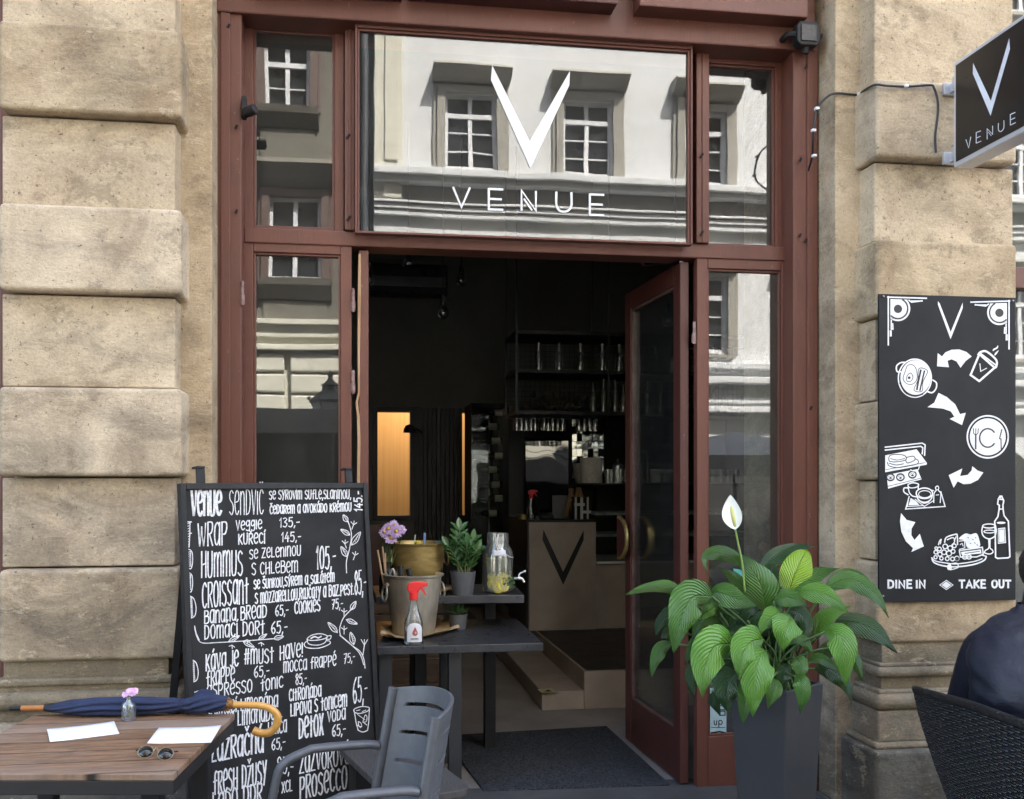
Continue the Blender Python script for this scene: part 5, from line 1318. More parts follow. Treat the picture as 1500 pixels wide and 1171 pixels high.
def leaf_mat(name, c1, c2, vein):
    k = NT(name); uv = k.n('TexCoord').outputs['UV']; sep = k.n('SeparateXYZ'); k.l(uv, sep.inputs[0])
    cx = k.math('ABSOLUTE', k.math('SUBTRACT', sep.outputs[1], .5))
    ph = k.math('ADD', k.math('SUBTRACT', k.math('MULTIPLY', sep.outputs[0], 84.0), k.math('MULTIPLY', cx, 66.0)), k.math('MULTIPLY', k.noise(9, 2, .5), 7.0))
    vn = k.math('ADD', k.math('MULTIPLY', k.math('SINE', ph), .5), .5)
    vn = k.math('MULTIPLY', vn, k.ramp(k.noise(11, 4, .6), [(.3, .3), (.7, 1.0)]))
    col = k.mix(vn, c1, c2)
    f = k.noise(7, 4, .6); col = k.mix(k.ramp(f, [(.4, 0.0), (.7, .45)]), col, tuple(x*.6 for x in c1))
    mid = k.ramp(cx, [(.0, 1.0), (.028, 0.0)]); col = k.mix(k.math('MULTIPLY', mid, .8), col, vein)
    k.set(Base_Color=col, Roughness=.3); k.b.inputs['Specular IOR Level'].default_value = .58
    k.bump(k.math('ADD', vn, k.math('MULTIPLY', mid, -1.5)), .9, .006)
    t = k.n('BsdfTranslucent'); k.l(k.mix(.5, col, (.25, .42, .03)), t.inputs[0]); mx = k.n('MixShader'); mx.inputs[0].default_value = .16
    k.l(k.b.outputs[0], mx.inputs[1]); k.l(t.outputs[0], mx.inputs[2]); k.l(mx.outputs[0], k.out.inputs[0])
    return k.m
LM = [leaf_mat('lily_leaf_dark', (.014, .055, .012), (.036, .10, .024), (.09, .17, .06)), leaf_mat('lily_leaf_mid', (.038, .130, .014), (.085, .215, .034), (.16, .28, .09)),  # deep green; the dark tone also carries shade inside the clump
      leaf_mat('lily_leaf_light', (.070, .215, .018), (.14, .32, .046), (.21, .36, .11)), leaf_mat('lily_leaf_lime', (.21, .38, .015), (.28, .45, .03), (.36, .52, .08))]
ly = T('peace_lily', 'peace lily with big drooping ribbed leaves and one white flower in the tall planter', 'plant', (pc.x, pc.y, ztp-.1))
def c8(x, y): return 900+x/2.995, 780+y/2.995
d0 = 3.98
crown = V((pc.x, pc.y, ztp-.10))
leaves = {0: MB(), 1: MB(), 2: MB(), 3: MB()}
petm = MB()
def lily_leaf(pts, wpx, dd, kind, roll=0.0, petiole=True, fold=.22, blunt=False):
    # pts: crop pixels base..tip; dd: depth offsets along it
    P3 = []
    for i, (x, y) in enumerate(pts):
        u, v_ = c8(x, y); P3.append(PD(u, v_, d0 + dd[min(i, len(dd)-1)]))
    mid = cr(P3, 8); n = len(mid)-1
    # resample by length
    L = [0]
    for a, b in zip(mid, mid[1:]): L.append(L[-1]+(b-a).length)
    def at(t):
        s = t*L[-1]
        for i in range(n):
            if L[i+1] >= s: return mid[i].lerp(mid[i+1], (s-L[i])/max(1e-9, L[i+1]-L[i]))
        return mid[-1]
    hw = wpx/2.995/1300*d0/2
    rnd = random.Random(int(pts[0][0]*7+pts[-1][1]))
    wv = rnd.uniform(0, 6)
    def fn(a, b):
        c = at(a); t = (at(min(1, a+.02))-at(max(0, a-.02))).normalized()
        view = (c-CAM).normalized(); s = t.cross(view); s.normalize(); nn = s.cross(t)
        s = (s*math.cos(roll) + nn*math.sin(roll)).normalized(); nn = s.cross(t)
        if nn.dot(view) > 0: nn = -nn
        if blunt: prof = math.sin(math.pi*min(1, (a*.93+.07)))**.55
        else: prof = (math.sin(math.pi*a**.72)**.95)*(1-.34*a) * 1.15 if a < .999 else 0
        if a <= 0: prof = .05
        x = (b-.5)*2
        wob = .10*math.sin(a*13+wv+x)*abs(x)**2*hw
        return c + s*(hw*prof*x) + nn*(-(x*x)*fold*hw*prof + hw*fold*.4 + wob)
    leaves[kind].grid(fn, 22, 10, uv=True)
    if petiole:
        a = P3[0]; b = crown + V((rnd.uniform(-.10, .10), rnd.uniform(-.06, .06), 0))
        out = (P3[1]-P3[0]).normalized()
        m_ = a.lerp(b, .5) + V((0, 0, .06)) - out*.03
        petm.tube(cr([b, m_, a], 6), .005, 7)
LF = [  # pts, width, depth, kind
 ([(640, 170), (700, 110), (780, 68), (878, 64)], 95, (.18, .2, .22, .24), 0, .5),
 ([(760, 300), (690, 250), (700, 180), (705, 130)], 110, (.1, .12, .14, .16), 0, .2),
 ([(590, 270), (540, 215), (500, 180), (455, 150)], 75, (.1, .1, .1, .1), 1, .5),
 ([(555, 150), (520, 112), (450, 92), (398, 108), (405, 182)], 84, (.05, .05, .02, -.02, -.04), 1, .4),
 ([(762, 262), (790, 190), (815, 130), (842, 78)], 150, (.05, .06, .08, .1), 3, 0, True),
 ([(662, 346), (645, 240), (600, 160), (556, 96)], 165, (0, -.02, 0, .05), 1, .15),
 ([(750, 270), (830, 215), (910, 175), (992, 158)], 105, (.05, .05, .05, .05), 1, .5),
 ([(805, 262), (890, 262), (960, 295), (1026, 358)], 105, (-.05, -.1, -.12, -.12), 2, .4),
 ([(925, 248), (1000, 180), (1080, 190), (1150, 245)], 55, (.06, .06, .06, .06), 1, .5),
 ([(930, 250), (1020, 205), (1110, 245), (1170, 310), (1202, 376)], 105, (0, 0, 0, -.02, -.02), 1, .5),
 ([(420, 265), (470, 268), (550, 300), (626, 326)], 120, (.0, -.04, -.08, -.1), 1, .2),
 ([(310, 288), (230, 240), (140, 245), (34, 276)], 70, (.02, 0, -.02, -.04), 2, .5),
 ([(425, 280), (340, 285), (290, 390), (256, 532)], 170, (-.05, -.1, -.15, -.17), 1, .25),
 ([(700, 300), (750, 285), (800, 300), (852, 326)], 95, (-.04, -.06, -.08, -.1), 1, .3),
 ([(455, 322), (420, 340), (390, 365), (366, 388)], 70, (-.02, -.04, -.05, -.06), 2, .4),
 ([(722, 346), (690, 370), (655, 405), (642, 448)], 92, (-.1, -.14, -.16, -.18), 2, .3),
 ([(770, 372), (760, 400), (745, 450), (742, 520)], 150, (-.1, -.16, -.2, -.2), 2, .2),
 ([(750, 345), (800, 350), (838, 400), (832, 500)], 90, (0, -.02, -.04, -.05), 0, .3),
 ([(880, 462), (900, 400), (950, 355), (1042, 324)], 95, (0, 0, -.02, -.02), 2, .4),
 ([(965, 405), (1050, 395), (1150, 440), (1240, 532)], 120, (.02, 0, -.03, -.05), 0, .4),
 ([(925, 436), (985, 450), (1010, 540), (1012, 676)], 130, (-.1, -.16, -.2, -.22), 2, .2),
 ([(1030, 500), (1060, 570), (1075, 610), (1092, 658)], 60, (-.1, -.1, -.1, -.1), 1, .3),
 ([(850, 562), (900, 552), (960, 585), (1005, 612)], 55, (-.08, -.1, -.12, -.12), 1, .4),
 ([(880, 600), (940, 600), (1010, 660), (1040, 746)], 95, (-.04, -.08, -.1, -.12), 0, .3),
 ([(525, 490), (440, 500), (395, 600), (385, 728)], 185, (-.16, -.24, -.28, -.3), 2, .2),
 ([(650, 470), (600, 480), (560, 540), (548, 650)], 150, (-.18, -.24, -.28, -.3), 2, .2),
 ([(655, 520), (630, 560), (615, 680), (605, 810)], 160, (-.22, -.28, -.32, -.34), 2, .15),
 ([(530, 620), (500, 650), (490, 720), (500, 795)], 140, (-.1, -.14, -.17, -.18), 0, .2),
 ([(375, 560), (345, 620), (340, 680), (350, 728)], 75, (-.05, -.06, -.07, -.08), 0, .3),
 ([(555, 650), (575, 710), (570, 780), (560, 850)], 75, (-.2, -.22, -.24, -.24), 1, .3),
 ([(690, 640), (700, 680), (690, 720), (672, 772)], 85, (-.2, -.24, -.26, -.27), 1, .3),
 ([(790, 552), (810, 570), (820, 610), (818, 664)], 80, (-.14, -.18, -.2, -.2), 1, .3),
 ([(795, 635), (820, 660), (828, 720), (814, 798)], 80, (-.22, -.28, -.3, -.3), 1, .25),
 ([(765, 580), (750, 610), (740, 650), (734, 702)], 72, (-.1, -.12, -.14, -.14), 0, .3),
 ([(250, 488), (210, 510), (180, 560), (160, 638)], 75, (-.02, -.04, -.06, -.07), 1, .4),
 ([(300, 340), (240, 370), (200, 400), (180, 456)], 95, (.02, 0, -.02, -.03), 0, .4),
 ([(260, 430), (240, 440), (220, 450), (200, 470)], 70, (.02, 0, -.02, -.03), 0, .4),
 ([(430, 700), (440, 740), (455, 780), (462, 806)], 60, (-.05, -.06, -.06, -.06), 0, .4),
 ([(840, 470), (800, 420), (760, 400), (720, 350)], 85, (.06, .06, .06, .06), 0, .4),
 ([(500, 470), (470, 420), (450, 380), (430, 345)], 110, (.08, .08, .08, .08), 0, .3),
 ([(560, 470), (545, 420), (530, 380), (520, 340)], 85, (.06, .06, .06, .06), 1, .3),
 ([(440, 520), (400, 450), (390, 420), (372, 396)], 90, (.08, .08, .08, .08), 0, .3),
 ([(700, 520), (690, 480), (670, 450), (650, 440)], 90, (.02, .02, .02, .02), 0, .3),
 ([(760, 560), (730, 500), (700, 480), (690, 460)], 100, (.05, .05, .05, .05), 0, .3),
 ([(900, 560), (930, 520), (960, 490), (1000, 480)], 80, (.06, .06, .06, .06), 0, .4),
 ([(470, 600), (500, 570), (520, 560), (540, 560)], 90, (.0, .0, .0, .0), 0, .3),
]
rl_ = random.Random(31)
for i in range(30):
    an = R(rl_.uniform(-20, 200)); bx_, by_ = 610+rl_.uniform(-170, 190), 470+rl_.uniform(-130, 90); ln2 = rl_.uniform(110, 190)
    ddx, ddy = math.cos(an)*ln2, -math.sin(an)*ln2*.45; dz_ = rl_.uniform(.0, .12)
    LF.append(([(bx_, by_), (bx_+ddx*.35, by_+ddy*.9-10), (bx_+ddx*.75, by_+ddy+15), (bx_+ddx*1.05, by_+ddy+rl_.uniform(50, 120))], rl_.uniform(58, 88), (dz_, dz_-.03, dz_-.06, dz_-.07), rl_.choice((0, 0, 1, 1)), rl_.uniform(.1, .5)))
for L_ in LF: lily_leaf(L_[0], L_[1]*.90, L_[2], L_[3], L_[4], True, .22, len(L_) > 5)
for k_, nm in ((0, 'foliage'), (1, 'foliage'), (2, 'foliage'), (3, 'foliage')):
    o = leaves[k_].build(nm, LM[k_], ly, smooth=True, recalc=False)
    o['label'] = ['dark green ribbed leaves with the clump shade in their colour', 'mid green ribbed leaves', 'pale green ribbed leaves', 'single yellow green upright leaf'][k_]
rn = random.Random(12)
for i in range(26):
    a = R(rn.uniform(0, 360)); p0 = crown + V((math.cos(a)*.06, math.sin(a)*.06, 0)); u, v_ = c8(rn.uniform(430, 880), rn.uniform(330, 560))
    petm.tube(cr([p0, p0.lerp(PD(u, v_, d0), .5)+V((0, 0, .03)), PD(u, v_, d0+rn.uniform(-.05, .1))], 5), .0048, 6)
petm.build('stem', mat('lily_stem', (.075, .15, .04), (.05, .10, .03), 9, .45), ly, smooth=True)
# white flower
fs = MB(); fpts = [PD(1091, 868, d0), PD(1088, 830, d0), PD(1081, 795, d0), PD(1077, 776, d0-.01)]
fs.tube(cr(fpts, 6), .0045, 8); fst = fs.build('flower_stem', mat('lily_flower_stem', (.22, .34, .08), None, 9, .4), ly, smooth=True)
fl_ = MB(); fb0 = PD(1077, 776, d0-.005); ft0 = PD(1070, 725, d0+.02)
ax = (ft0-fb0); Lf = ax.length; ax.normalize(); sx = ax.cross((fb0-CAM).normalized()).normalized(); nx = sx.cross(ax)
if nx.dot(fb0-CAM) > 0: nx = -nx
def spathe(a, b):
    x = (b-.5)*2; w_ = (math.sin(math.pi*a**.85)**.8)*(1-.25*a)*.048 if 0 < a < 1 else 0
    return fb0 + ax*(Lf*a) + sx*(w_*x + .006*math.sin(a*3)) + nx*(w_*abs(x)**1.6*.5 - .012*math.sin(math.pi*a))
fl_.grid(spathe, 20, 12); fl_.build('flower', mat('white_spathe', (.82, .83, .80), (.78, .80, .72), 9, .45), ly, smooth=True)
sd_ = MB(); sd_.tube(cr([PD(1077, 772, d0-.03), PD(1074, 757, d0-.03), PD(1071, 742, d0-.02)], 5), [.004, .007, .008, .0085, .009, .009, .0088, .0085, .008, .006, .003], 10); sd_.build('spadix', mat('spadix', (.55, .52, .14), (.62, .60, .25), 90, .6, bump=.5, bsc=200), ly, smooth=True)
# ------------------------------------------------------------------ black woven chair, right edge
def weave_mat():
    k = NT('black_wicker'); uv = k.n('TexCoord').outputs['UV']; sep = k.n('SeparateXYZ'); k.l(uv, sep.inputs[0])
    U = k.math('MULTIPLY', sep.outputs[0], 46.0); Vv = k.math('MULTIPLY', sep.outputs[1], 44.0)
    row = k.math('FLOOR', Vv); odd = k.math('MODULO', row, 2.0)
    uu = k.math('FRACT', k.math('ADD', k.math('MULTIPLY', U, .5), k.math('MULTIPLY', odd, .5)))
    hu = k.math('SINE', k.math('MULTIPLY', uu, math.pi)); hv = k.math('SINE', k.math('MULTIPLY', k.math('FRACT', Vv), math.pi))
    h = k.math('MULTIPLY', k.math('POWER', hu, .5), k.math('POWER', hv, .6))
    k.set(Base_Color=k.mix(h, (.004, .004, .0045), (.030, .031, .034)), Roughness=.38); k.b.inputs['Specular IOR Level'].default_value = .6
    k.bump(h, 1.0, .012); return k.m
WICK = weave_mat()
wc = T('wicker_chair', 'black woven armchair at the right edge under the person in navy', 'chair', PD(1480, 1171, 3.15)); wc.location.z = 0
def rim(t):      # top rim in pixels with depth
    K = [((1341, 1012), 3.62), ((1372, 1021), 3.46), ((1420, 1034), 3.28), ((1470, 1052), 3.12), ((1530, 1075), 2.98), ((1600, 1100), 2.92), ((1680, 1098), 3.02), ((1760, 1070), 3.3), ((1790, 1055), 3.6)]
    x = t*(len(K)-1); i = min(int(x), len(K)-2); f = x-i
    g = lambda j: PD(*K[max(0, min(len(K)-1, j))][0], K[max(0, min(len(K)-1, j))][1])
    p0, p1, p2, p3 = g(i-1), g(i), g(i+1), g(i+2)
    return .5*((2*p1)+(p2-p0)*f+(2*p0-5*p1+4*p2-p3)*f*f+(3*p1-p0-3*p2+p3)*f**3)
seatc = PD(1520, 1171, 3.3); seatc.z = .40
def shell(a, b):
    p = rim(a); t = 1-b
    q = V((p.x, p.y, 0)).lerp(V((seatc.x, seatc.y, 0)), .34*b**1.25); z = p.z + (.36 - p.z)*b
    return V((q.x, q.y, z))
mb = MB(); mb.grid(shell, 60, 24, uv=True); mb.build('backrest', WICK, wc, smooth=True, solid=.018, recalc=False)
mb = MB(); mb.grid(lambda a, b: rim(a) + V((0, 0, .004)) + V((math.cos(2*math.pi*b)*.016, math.sin(2*math.pi*b)*.016*.6, math.sin(2*math.pi*b)*.016)), 70, 10, uv=True); mb.build('rim', WICK, wc, smooth=True)
mb = MB()
def wseat(a, b):
    p = shell(a, .97); return p.lerp(V((seatc.x, seatc.y, .40)), b) + V((0, 0, .04))
mb.grid(wseat, 40, 8, uv=True); mb.build('seat', WICK, wc, smooth=True, solid=.03, recalc=False)
for a in (.10, .38, .68, .95):
    p = shell(a, .9); mb = MB(); mb.tube([(p.x, p.y, .44), (lerp2(seatc.x, p.x, 1.12), lerp2(seatc.y, p.y, 1.12), 0)], [.019, .016], 10); mb.build('leg', BLACKMETAL, wc, smooth='auto')
# ------------------------------------------------------------------ seated person, mostly outside the frame
pe = T('person', 'person in navy jacket with short dark hair, seated back turned at the right edge', 'person', (seatc.x, seatc.y, .44))
hipc = V((PD(1535, 1100, 3.5).x, PD(1535, 1100, 3.5).y, .455))
fd_ = V((.62, .78, 0)).normalized(); rd_ = V((fd_.y, -fd_.x, 0))      # facing away and to the right
KP = 1.23
def L3(f, r, z): return hipc + fd_*f*KP + rd_*r*KP + V((0, 0, z*(KP if z > 0 else 1)))
def skin(name, chains, m, parent, sub=2, roots=0):
    me = bpy.data.meshes.new(name); vs, es, rs = [], [], []; idx = {}
    org = wloc(parent)
    for ch_ in chains:
        prev = None
        for (p, r) in ch_:
            key = tuple(round(c, 4) for c in p)
            if key not in idx: idx[key] = len(vs); vs.append(V(p)-org); rs.append(r)
            i = idx[key]
            if prev is not None and prev != i: es.append((prev, i))
            prev = i
    me.from_pydata(vs, es, []); me.materials.append(m)
    o = bpy.data.objects.new(name, me); COL.objects.link(o); o.parent = parent
    sk = o.modifiers.new('skin', 'SKIN'); sk.use_smooth_shade = True
    for i, v_ in enumerate(me.skin_vertices[0].data):
        r = rs[i]; v_.radius = r if isinstance(r, tuple) else (r, r); v_.use_root = (i == roots)
    sb_ = o.modifiers.new('sub', 'SUBSURF'); sb_.levels = sub; sb_.render_levels = sub
    return o
SKINM = mat('skin', (.50, .30, .21), (.44, .25, .17), 14, .5)
JACK = mat('navy_jacket', (.0045, .006, .015), (.0055, .007, .017), 7, .55, bump=.25, bsc=9, bd=.03, stretch=(1, 1, 2))
JEAN = mat('dark_jeans', (.02, .024, .035), None, 20, .8)
HAIR = mat('dark_hair', (.028, .018, .013), (.012, .008, .006), 90, .55, stretch=(1, 1, .3), bump=.6, bsc=160)
neck = L3(.165, 0, .55)
# torso: one continuous jacket surface built from rings
def ring(c, f_, r_, tw=0): return (c, f_, r_)
rings = [(c_, a_*KP, b_*KP) for c_, a_, b_ in [(L3(-.02, 0, -.02), .155, .205), (L3(-.03, 0, .08), .15, .200), (L3(-.045, 0, .20), .150, .205), (L3(-.05, 0, .32), .150, .222), (L3(.005, 0, .41), .142, .225), (L3(.05, 0, .475), .122, .21), (L3(.09, 0, .52), .100, .165), (L3(.125, 0, .55), .082, .105), (L3(.145, 0, .575), .070, .078)]]
mb = MB()
def tor(a, b):
    x = a*(len(rings)-1); i = min(int(x), len(rings)-2); f = x-i; f = f
    def g(j): return rings[max(0, min(len(rings)-1, j))]
    def cm(p0, p1, p2, p3): return .5*((2*p1)+(p2-p0)*f+(2*p0-5*p1+4*p2-p3)*f*f+(3*p1-p0-3*p2+p3)*f**3)
    A_ = [g(i-1), g(i), g(i+1), g(i+2)]
    c = cm(*[q[0] for q in A_]); rf = cm(*[q[1] for q in A_]); rr_ = cm(*[q[2] for q in A_]); th = 2*math.pi*b
    ct, st2 = math.cos(th), math.sin(th); e = .85
    p = c + fd_*(rf*math.copysign(abs(ct)**e, ct)) + rd_*(rr_*math.copysign(abs(st2)**e, st2))
    fold = .016*noise.noise(V((a*11, math.sin(th)*2.6+a*3, math.cos(th)*1.9)))+.007*noise.noise(V((a*26+math.sin(th)*5, math.sin(th)*4, 7)))+.006*math.sin(a*34+math.sin(th)*4)*max(0, .75-a)
    return p + (p-c).normalized()*fold
mb.grid(tor, 56, 60)
ja = mb.build('jacket', JACK, pe, smooth=True)
# sleeves + hands
def limb(chain, m, nm, parent): return skin(nm, [chain], m, parent)
for s_ in (-1, 1):
    sh = L3(.03, s_*.185, .415); el = L3(.15, s_*.252, .20); wr = L3(.38, s_*.16, .235)
    limb([(L3(.05, s_*.13, .47), .095), (sh, .094), (sh.lerp(el, .4), .080), (el, .066), (el.lerp(wr, .5), .049), (wr, .040)], JACK, 'sleeve', pe)
    hnd = []
    pal = wr + fd_*.045; 
    hnd.append([(wr - fd_*.02, .026), (wr + fd_*.02, .026), (pal, (.034, .018)), (pal + fd_*.035, (.036, .016))])
    kn = pal + fd_*.035
    for q_i, (off, ln) in enumerate(((-.027, .066), (-.009, .075), (.009, .071), (.026, .056))):
        b0 = kn + rd_*off
        hnd.append([(kn, (.036, .016)), (b0 + fd_*.012, .0095), (b0 + fd_*(.012+ln*.5) - V((0, 0, .008)), .0088), (b0 + fd_*(.012+ln) - V((0, 0, .03)), .0072)])
    hnd.append([(pal, (.034, .018)), (pal - rd_*s_*.036 + fd_*.012, .0105), (pal - rd_*s_*.048 + fd_*.045 - V((0, 0, .01)), .008)])
    skin('hand', hnd, SKINM, pe)
# legs and shoes
for s_ in (-1, 1):
    skin('trouser_leg', [[(L3(.0, s_*.08, .0), .10), (L3(.20, s_*.11, .01), .088), (L3(.43, s_*.13, .0), .068), (L3(.47, s_*.13, -.15), .058), (L3(.42, s_*.13, -.42), .045)]], JEAN, pe)
    skin('shoe', [[(L3(.40, s_*.13, -.455), .042), (L3(.48, s_*.135, -.462), .040), (L3(.60, s_*.14, -.468), .034)]], BLACKMETAL, pe)
# collar
mb = MB()
def col_(a, b):
    th = 2*math.pi*a; r1_, r2_ = .082-.010*b+.006*math.sin(b*3), .088-.012*b
    c = L3(.135+.022*b, 0, .55+.062*b); fr = .02*(math.cos(th) > .85)
    return c + fd_*(r1_*math.cos(th)) + rd_*(r2_*math.sin(th)) + V((0, 0, -.018*max(0, math.cos(th)) - .004*math.sin(5*th)))
mb.grid(col_, 40, 8); mb.build('collar', JACK, pe, smooth=True, solid=.006)
# head: one continuous skin surface with a face, turned to the right
hc = L3(.27, 0, .69)
hf = (fd_*.8 + rd_*.55 + V((0, 0, -.12))).normalized(); hr = hf.cross(V((0, 0, 1))).normalized(); hu_ = hr.cross(hf)
def headf(a, b):
    ph = math.pi*a; th = 2*math.pi*b
    x = math.sin(ph)*math.cos(th); y = math.sin(ph)*math.sin(th); z = -math.cos(ph)     # x forward, y right, z up
    rx_, ry_, rz_ = .098, .076, .118
    if z < 0: ry_ *= 1-.22*z*z; rx_ *= 1-.05*z*z
    X, Y_, Z_ = x*rx_, y*ry_, z*rz_
    if x > 0:
        X -= .010*math.exp(-((z-.18)**2)/.012)*math.exp(-((abs(y)-.38)**2)/.03)          # eye sockets
        X += .026*math.exp(-((z+.12)**2)/.022)*math.exp(-(y*y)/.012)                      # nose
        X += .008*math.exp(-((z+.42)**2)/.006)*math.exp(-(y*y)/.06)                       # lips
        X += .010*math.exp(-((z+.78)**2)/.03)*math.exp(-(y*y)/.08)                        # chin
    return hc + hf*X + hr*Y_ + hu_*Z_
mb = MB(); mb.grid(headf, 48, 64)
mb.tube([neck + fd_*-.01 - V((0, 0, .03)), neck.lerp(hc, .45), hc - hu_*.05 - hf*.02], [.060, .056, .060], 20)
for s_ in (-1, 1):
    e0 = hc + hr*(s_*.075) + hu_*(-.005) - hf*.005; mb.ball(e0, .030, (.55, .55, 1.05), 12)
hd_ = mb.build('head', SKINM, pe, smooth=True)
mb = MB()
for s_ in (-1, 1): mb.ball(hc + hf*.078 + hr*(s_*.031) + hu_*.022, .0105, n=10)
mb.build('eye', mat('eye_white', (.6, .58, .55), None, 9, .2), pe, smooth=True)
mb = MB()
def hairf(a, b):
    p = headf(.30+.70*a, .18 + .64*b); low = .30
    n_ = (p-hc).normalized(); return p + n_*(.012+.004*noise.noise(p*70)+.003*noise.noise(p*190)) - hu_*0
mb.grid(hairf, 40, 50)
mb.grid(lambda a, b: (lambda p: p+(p-hc).normalized()*(.012+.004*noise.noise(p*70)))(headf(.72+.28*a, -.2+.4*b)), 16, 24)
mb.build('hair', HAIR, pe, smooth=True, recalc=False)
# ------------------------------------------------------------------ cafe interior
WALLD = mat('dark_plaster', (.20, .195, .172), (.155, .15, .132), 1.6, .85, bump=.15, bsc=20)
CEILD = mat('dark_ceiling', (.10, .10, .094), None, 3, .9)
CONC = mat('brown_concrete', (.46, .39, .335), (.34, .28, .24), 2.2, .6, bump=.06, bsc=30)
FLOORC = mat('interior_concrete', (.30, .27, .245), (.20, .18, .165), 2.0, .5, bump=.06)
BLKWOOD = mat('black_wood', (.012, .011, .010), (.02, .018, .016), 6, .5, stretch=(6, 6, .5))
IX0, IX1, IY1, IZ = -2.2, 4.2, 6.6, 4.75
mb = MB(); mb.box(IX0, IX1, .0, IY1, .0, .008); struct(mb.build('interior_floor', FLOORC))
mb = MB(); mb.box(IX0-.2, IX0, .24, IY1, 0, IZ); struct(mb.build('interior_wall', WALLD))
mb = MB(); mb.box(IX1, IX1+.2, .24, IY1, 0, IZ); struct(mb.build('interior_wall', WALLD))
mb = MB(); mb.box(IX0-.2, IX1+.2, .24, IY1+2.6, IZ, IZ+.3); struct(mb.build('ceiling', CEILD))
# inner face of the street wall beside and above the shopfront
mb = MB(); mb.box(xjL0-2, xjL0-.03, .25, .40, 0, IZ); mb.box(xjR1+.03, xjR1+2, .25, .40, 0, IZ); mb.box(xjL0-.03, xjR1+.03, .25, .40, zH+.1, IZ); struct(mb.build('interior_wall', WALLD))
# back wall with an internal window
BY = IY1
def bx(u): return XX(u, BY)
def bz(v_, u=640): return ZZ(v_, u, BY)
wx0, wx1, wz0, wz1 = bx(553), bx(601), bz(755), bz(604)
vx0, vx1 = bx(676), bx(690)
mb = MB()
mb.box(IX0, wx0, BY, BY+.15, 0, IZ); mb.box(wx0, wx1, BY, BY+.15, 0, wz0); mb.box(wx0, wx1, BY, BY+.15, wz1, IZ)
mb.box(wx1, vx0, BY, BY+.15, 0, IZ); mb.box(vx0, vx1, BY, BY+.15, 0, wz0); mb.box(vx0, vx1, BY, BY+.15, wz1, IZ); mb.box(vx1, IX1, BY, BY+.15, 0, IZ)
struct(mb.build('interior_wall', WALLD))
iw = T('interior_window', 'dark framed window in the back wall opening on a warm lit room', 'window', ((wx0+wx1)/2, BY, wz0))
mb = MB(); q = .03
for (a, b, c, d) in ((wx0-.06, wx0+.0, wz0-.06, wz1+.06), (wx1, wx1+.12, wz0-.06, wz1+.06), (wx0, wx1, wz1, wz1+.06), (wx0, wx1, wz0-.06, wz0)): mb.box(a, b, BY-.03, BY-.002, c, d, .003)
mb.build('frame', BLKWOOD, iw)
# lit room behind
GLOWW = mat('pale_pine_slats', (.62, .42, .22), (.52, .33, .16), 5, .7, stretch=(6, 1, .08), bump=.2, bsc=9)
mb = MB(); y_ = BY+1.9
x_ = -2.0
mb.box(x_, 3.0, y_, y_+.03, 0, 3.6)
o = mb.build('pine_wall', GLOWW); o['label'] = 'pale pine boarding lit warm in the room behind the cafe'; o['category'] = 'wall'
mb = MB(); mb.box(-2.1, 3.1, BY+.15, BY+2.2, -.05, .0); mb.box(-2.2, -2.1, BY+.15, BY+2.2, 0, 3.7); mb.box(3.1, 3.2, BY+.15, BY+2.2, 0, 3.7); struct(mb.build('back_room_shell', WALLD))
lt = T('wall_lamp', 'lamp with warm bulb lighting the pine room behind the cafe', 'lamp', (.9, BY+.9, 3.2))
mb = MB(); mb.lathe([(.14, 0), (.02, .14), (.02, .2)], (.9, BY+.9, 3.22), 20, cap=False); mb.tube([(.9, BY+.9, 3.4), (.9, BY+.9, 4.75)], .006, 6); mb.build('shade', BLACKMETAL, lt, smooth='auto')
ld = bpy.data.lights.new('warm_bulb', 'POINT'); ld.energy = 13; ld.color = (1.0, .72, .42); ld.shadow_soft_size = .08
lo = bpy.data.objects.new('warm_bulb', ld); COL.objects.link(lo); lo.location = (.9, BY+.9, 3.12)
# dark slatted panel beside the window with a swing-arm wall lamp
mb = MB(); sx_ = bx(607)
while sx_ < bx(672): mb.box(sx_, sx_+.05, BY-.035, BY-.002, .3, bz(598), .003); sx_ += .055
o = mb.build('slatted_panel', mat('dark_slats', (.030, .021, .015), (.02, .014, .01), 4, .5, stretch=(8, 8, .4))); tag(o, 'dark slatted wood panel on the back wall between the lit windows', 'panel')
wl = T('reading_lamp', 'small black swing arm wall lamp in front of the glowing window', 'lamp', PD(618, 636, 10.6))
mb = MB(); a = PD(618, 634, 10.9); b = PD(600, 629, 10.5); mb.tube(cr([a, a.lerp(b, .5)+V((0, 0, .03)), b]), .012, 8); mb.build('arm', BLACKMETAL, wl)
mb = MB(); mb.lathe([(.075, -.04), (.07, 0), (.045, .045), (0, .06)], b, 18, cap=False); mb.build('lamp_shade', BLACKMETAL, wl, smooth='auto')
# raised platform and steps
pf0 = PD(857, 985, 6.45); PXL = PD(857, 985, 6.44).x; SX = PD(793, 1014, 6.44).x; PYF = PD(820, 1042, 6.44).y
ps = MB(); ps.box(PXL, IX1, PYF, IY1, .008, .285, .006); struct(ps.build('platform', CONC))
ps = MB(); ps.box(PXL+.02, IX1-.01, PYF+.02, IY1-.02, .2855, .292); struct(ps.build('platform_floor', mat('dark_floor', (.045, .042, .04), (.03, .028, .027), 3, .45)))
ps = MB(); ps.box(SX, PXL-.002, PYF, IY1-.5, .008, .145, .006); struct(ps.build('step', CONC))
PSP = Plane((0, 0, .146), (0, 0, 1))
mb = MB(); mb.shape([(787, 1010), (808, 1008.5), (817, 1014.5), (794, 1015.5)], PSP, 0); o = mb.build('step_sticker', mat('yellow_sticker', (.55, .50, .12), (.5, .52, .4), 30, .5)); tag(o, 'small yellow warning sticker on the corner of the step', 'sticker')
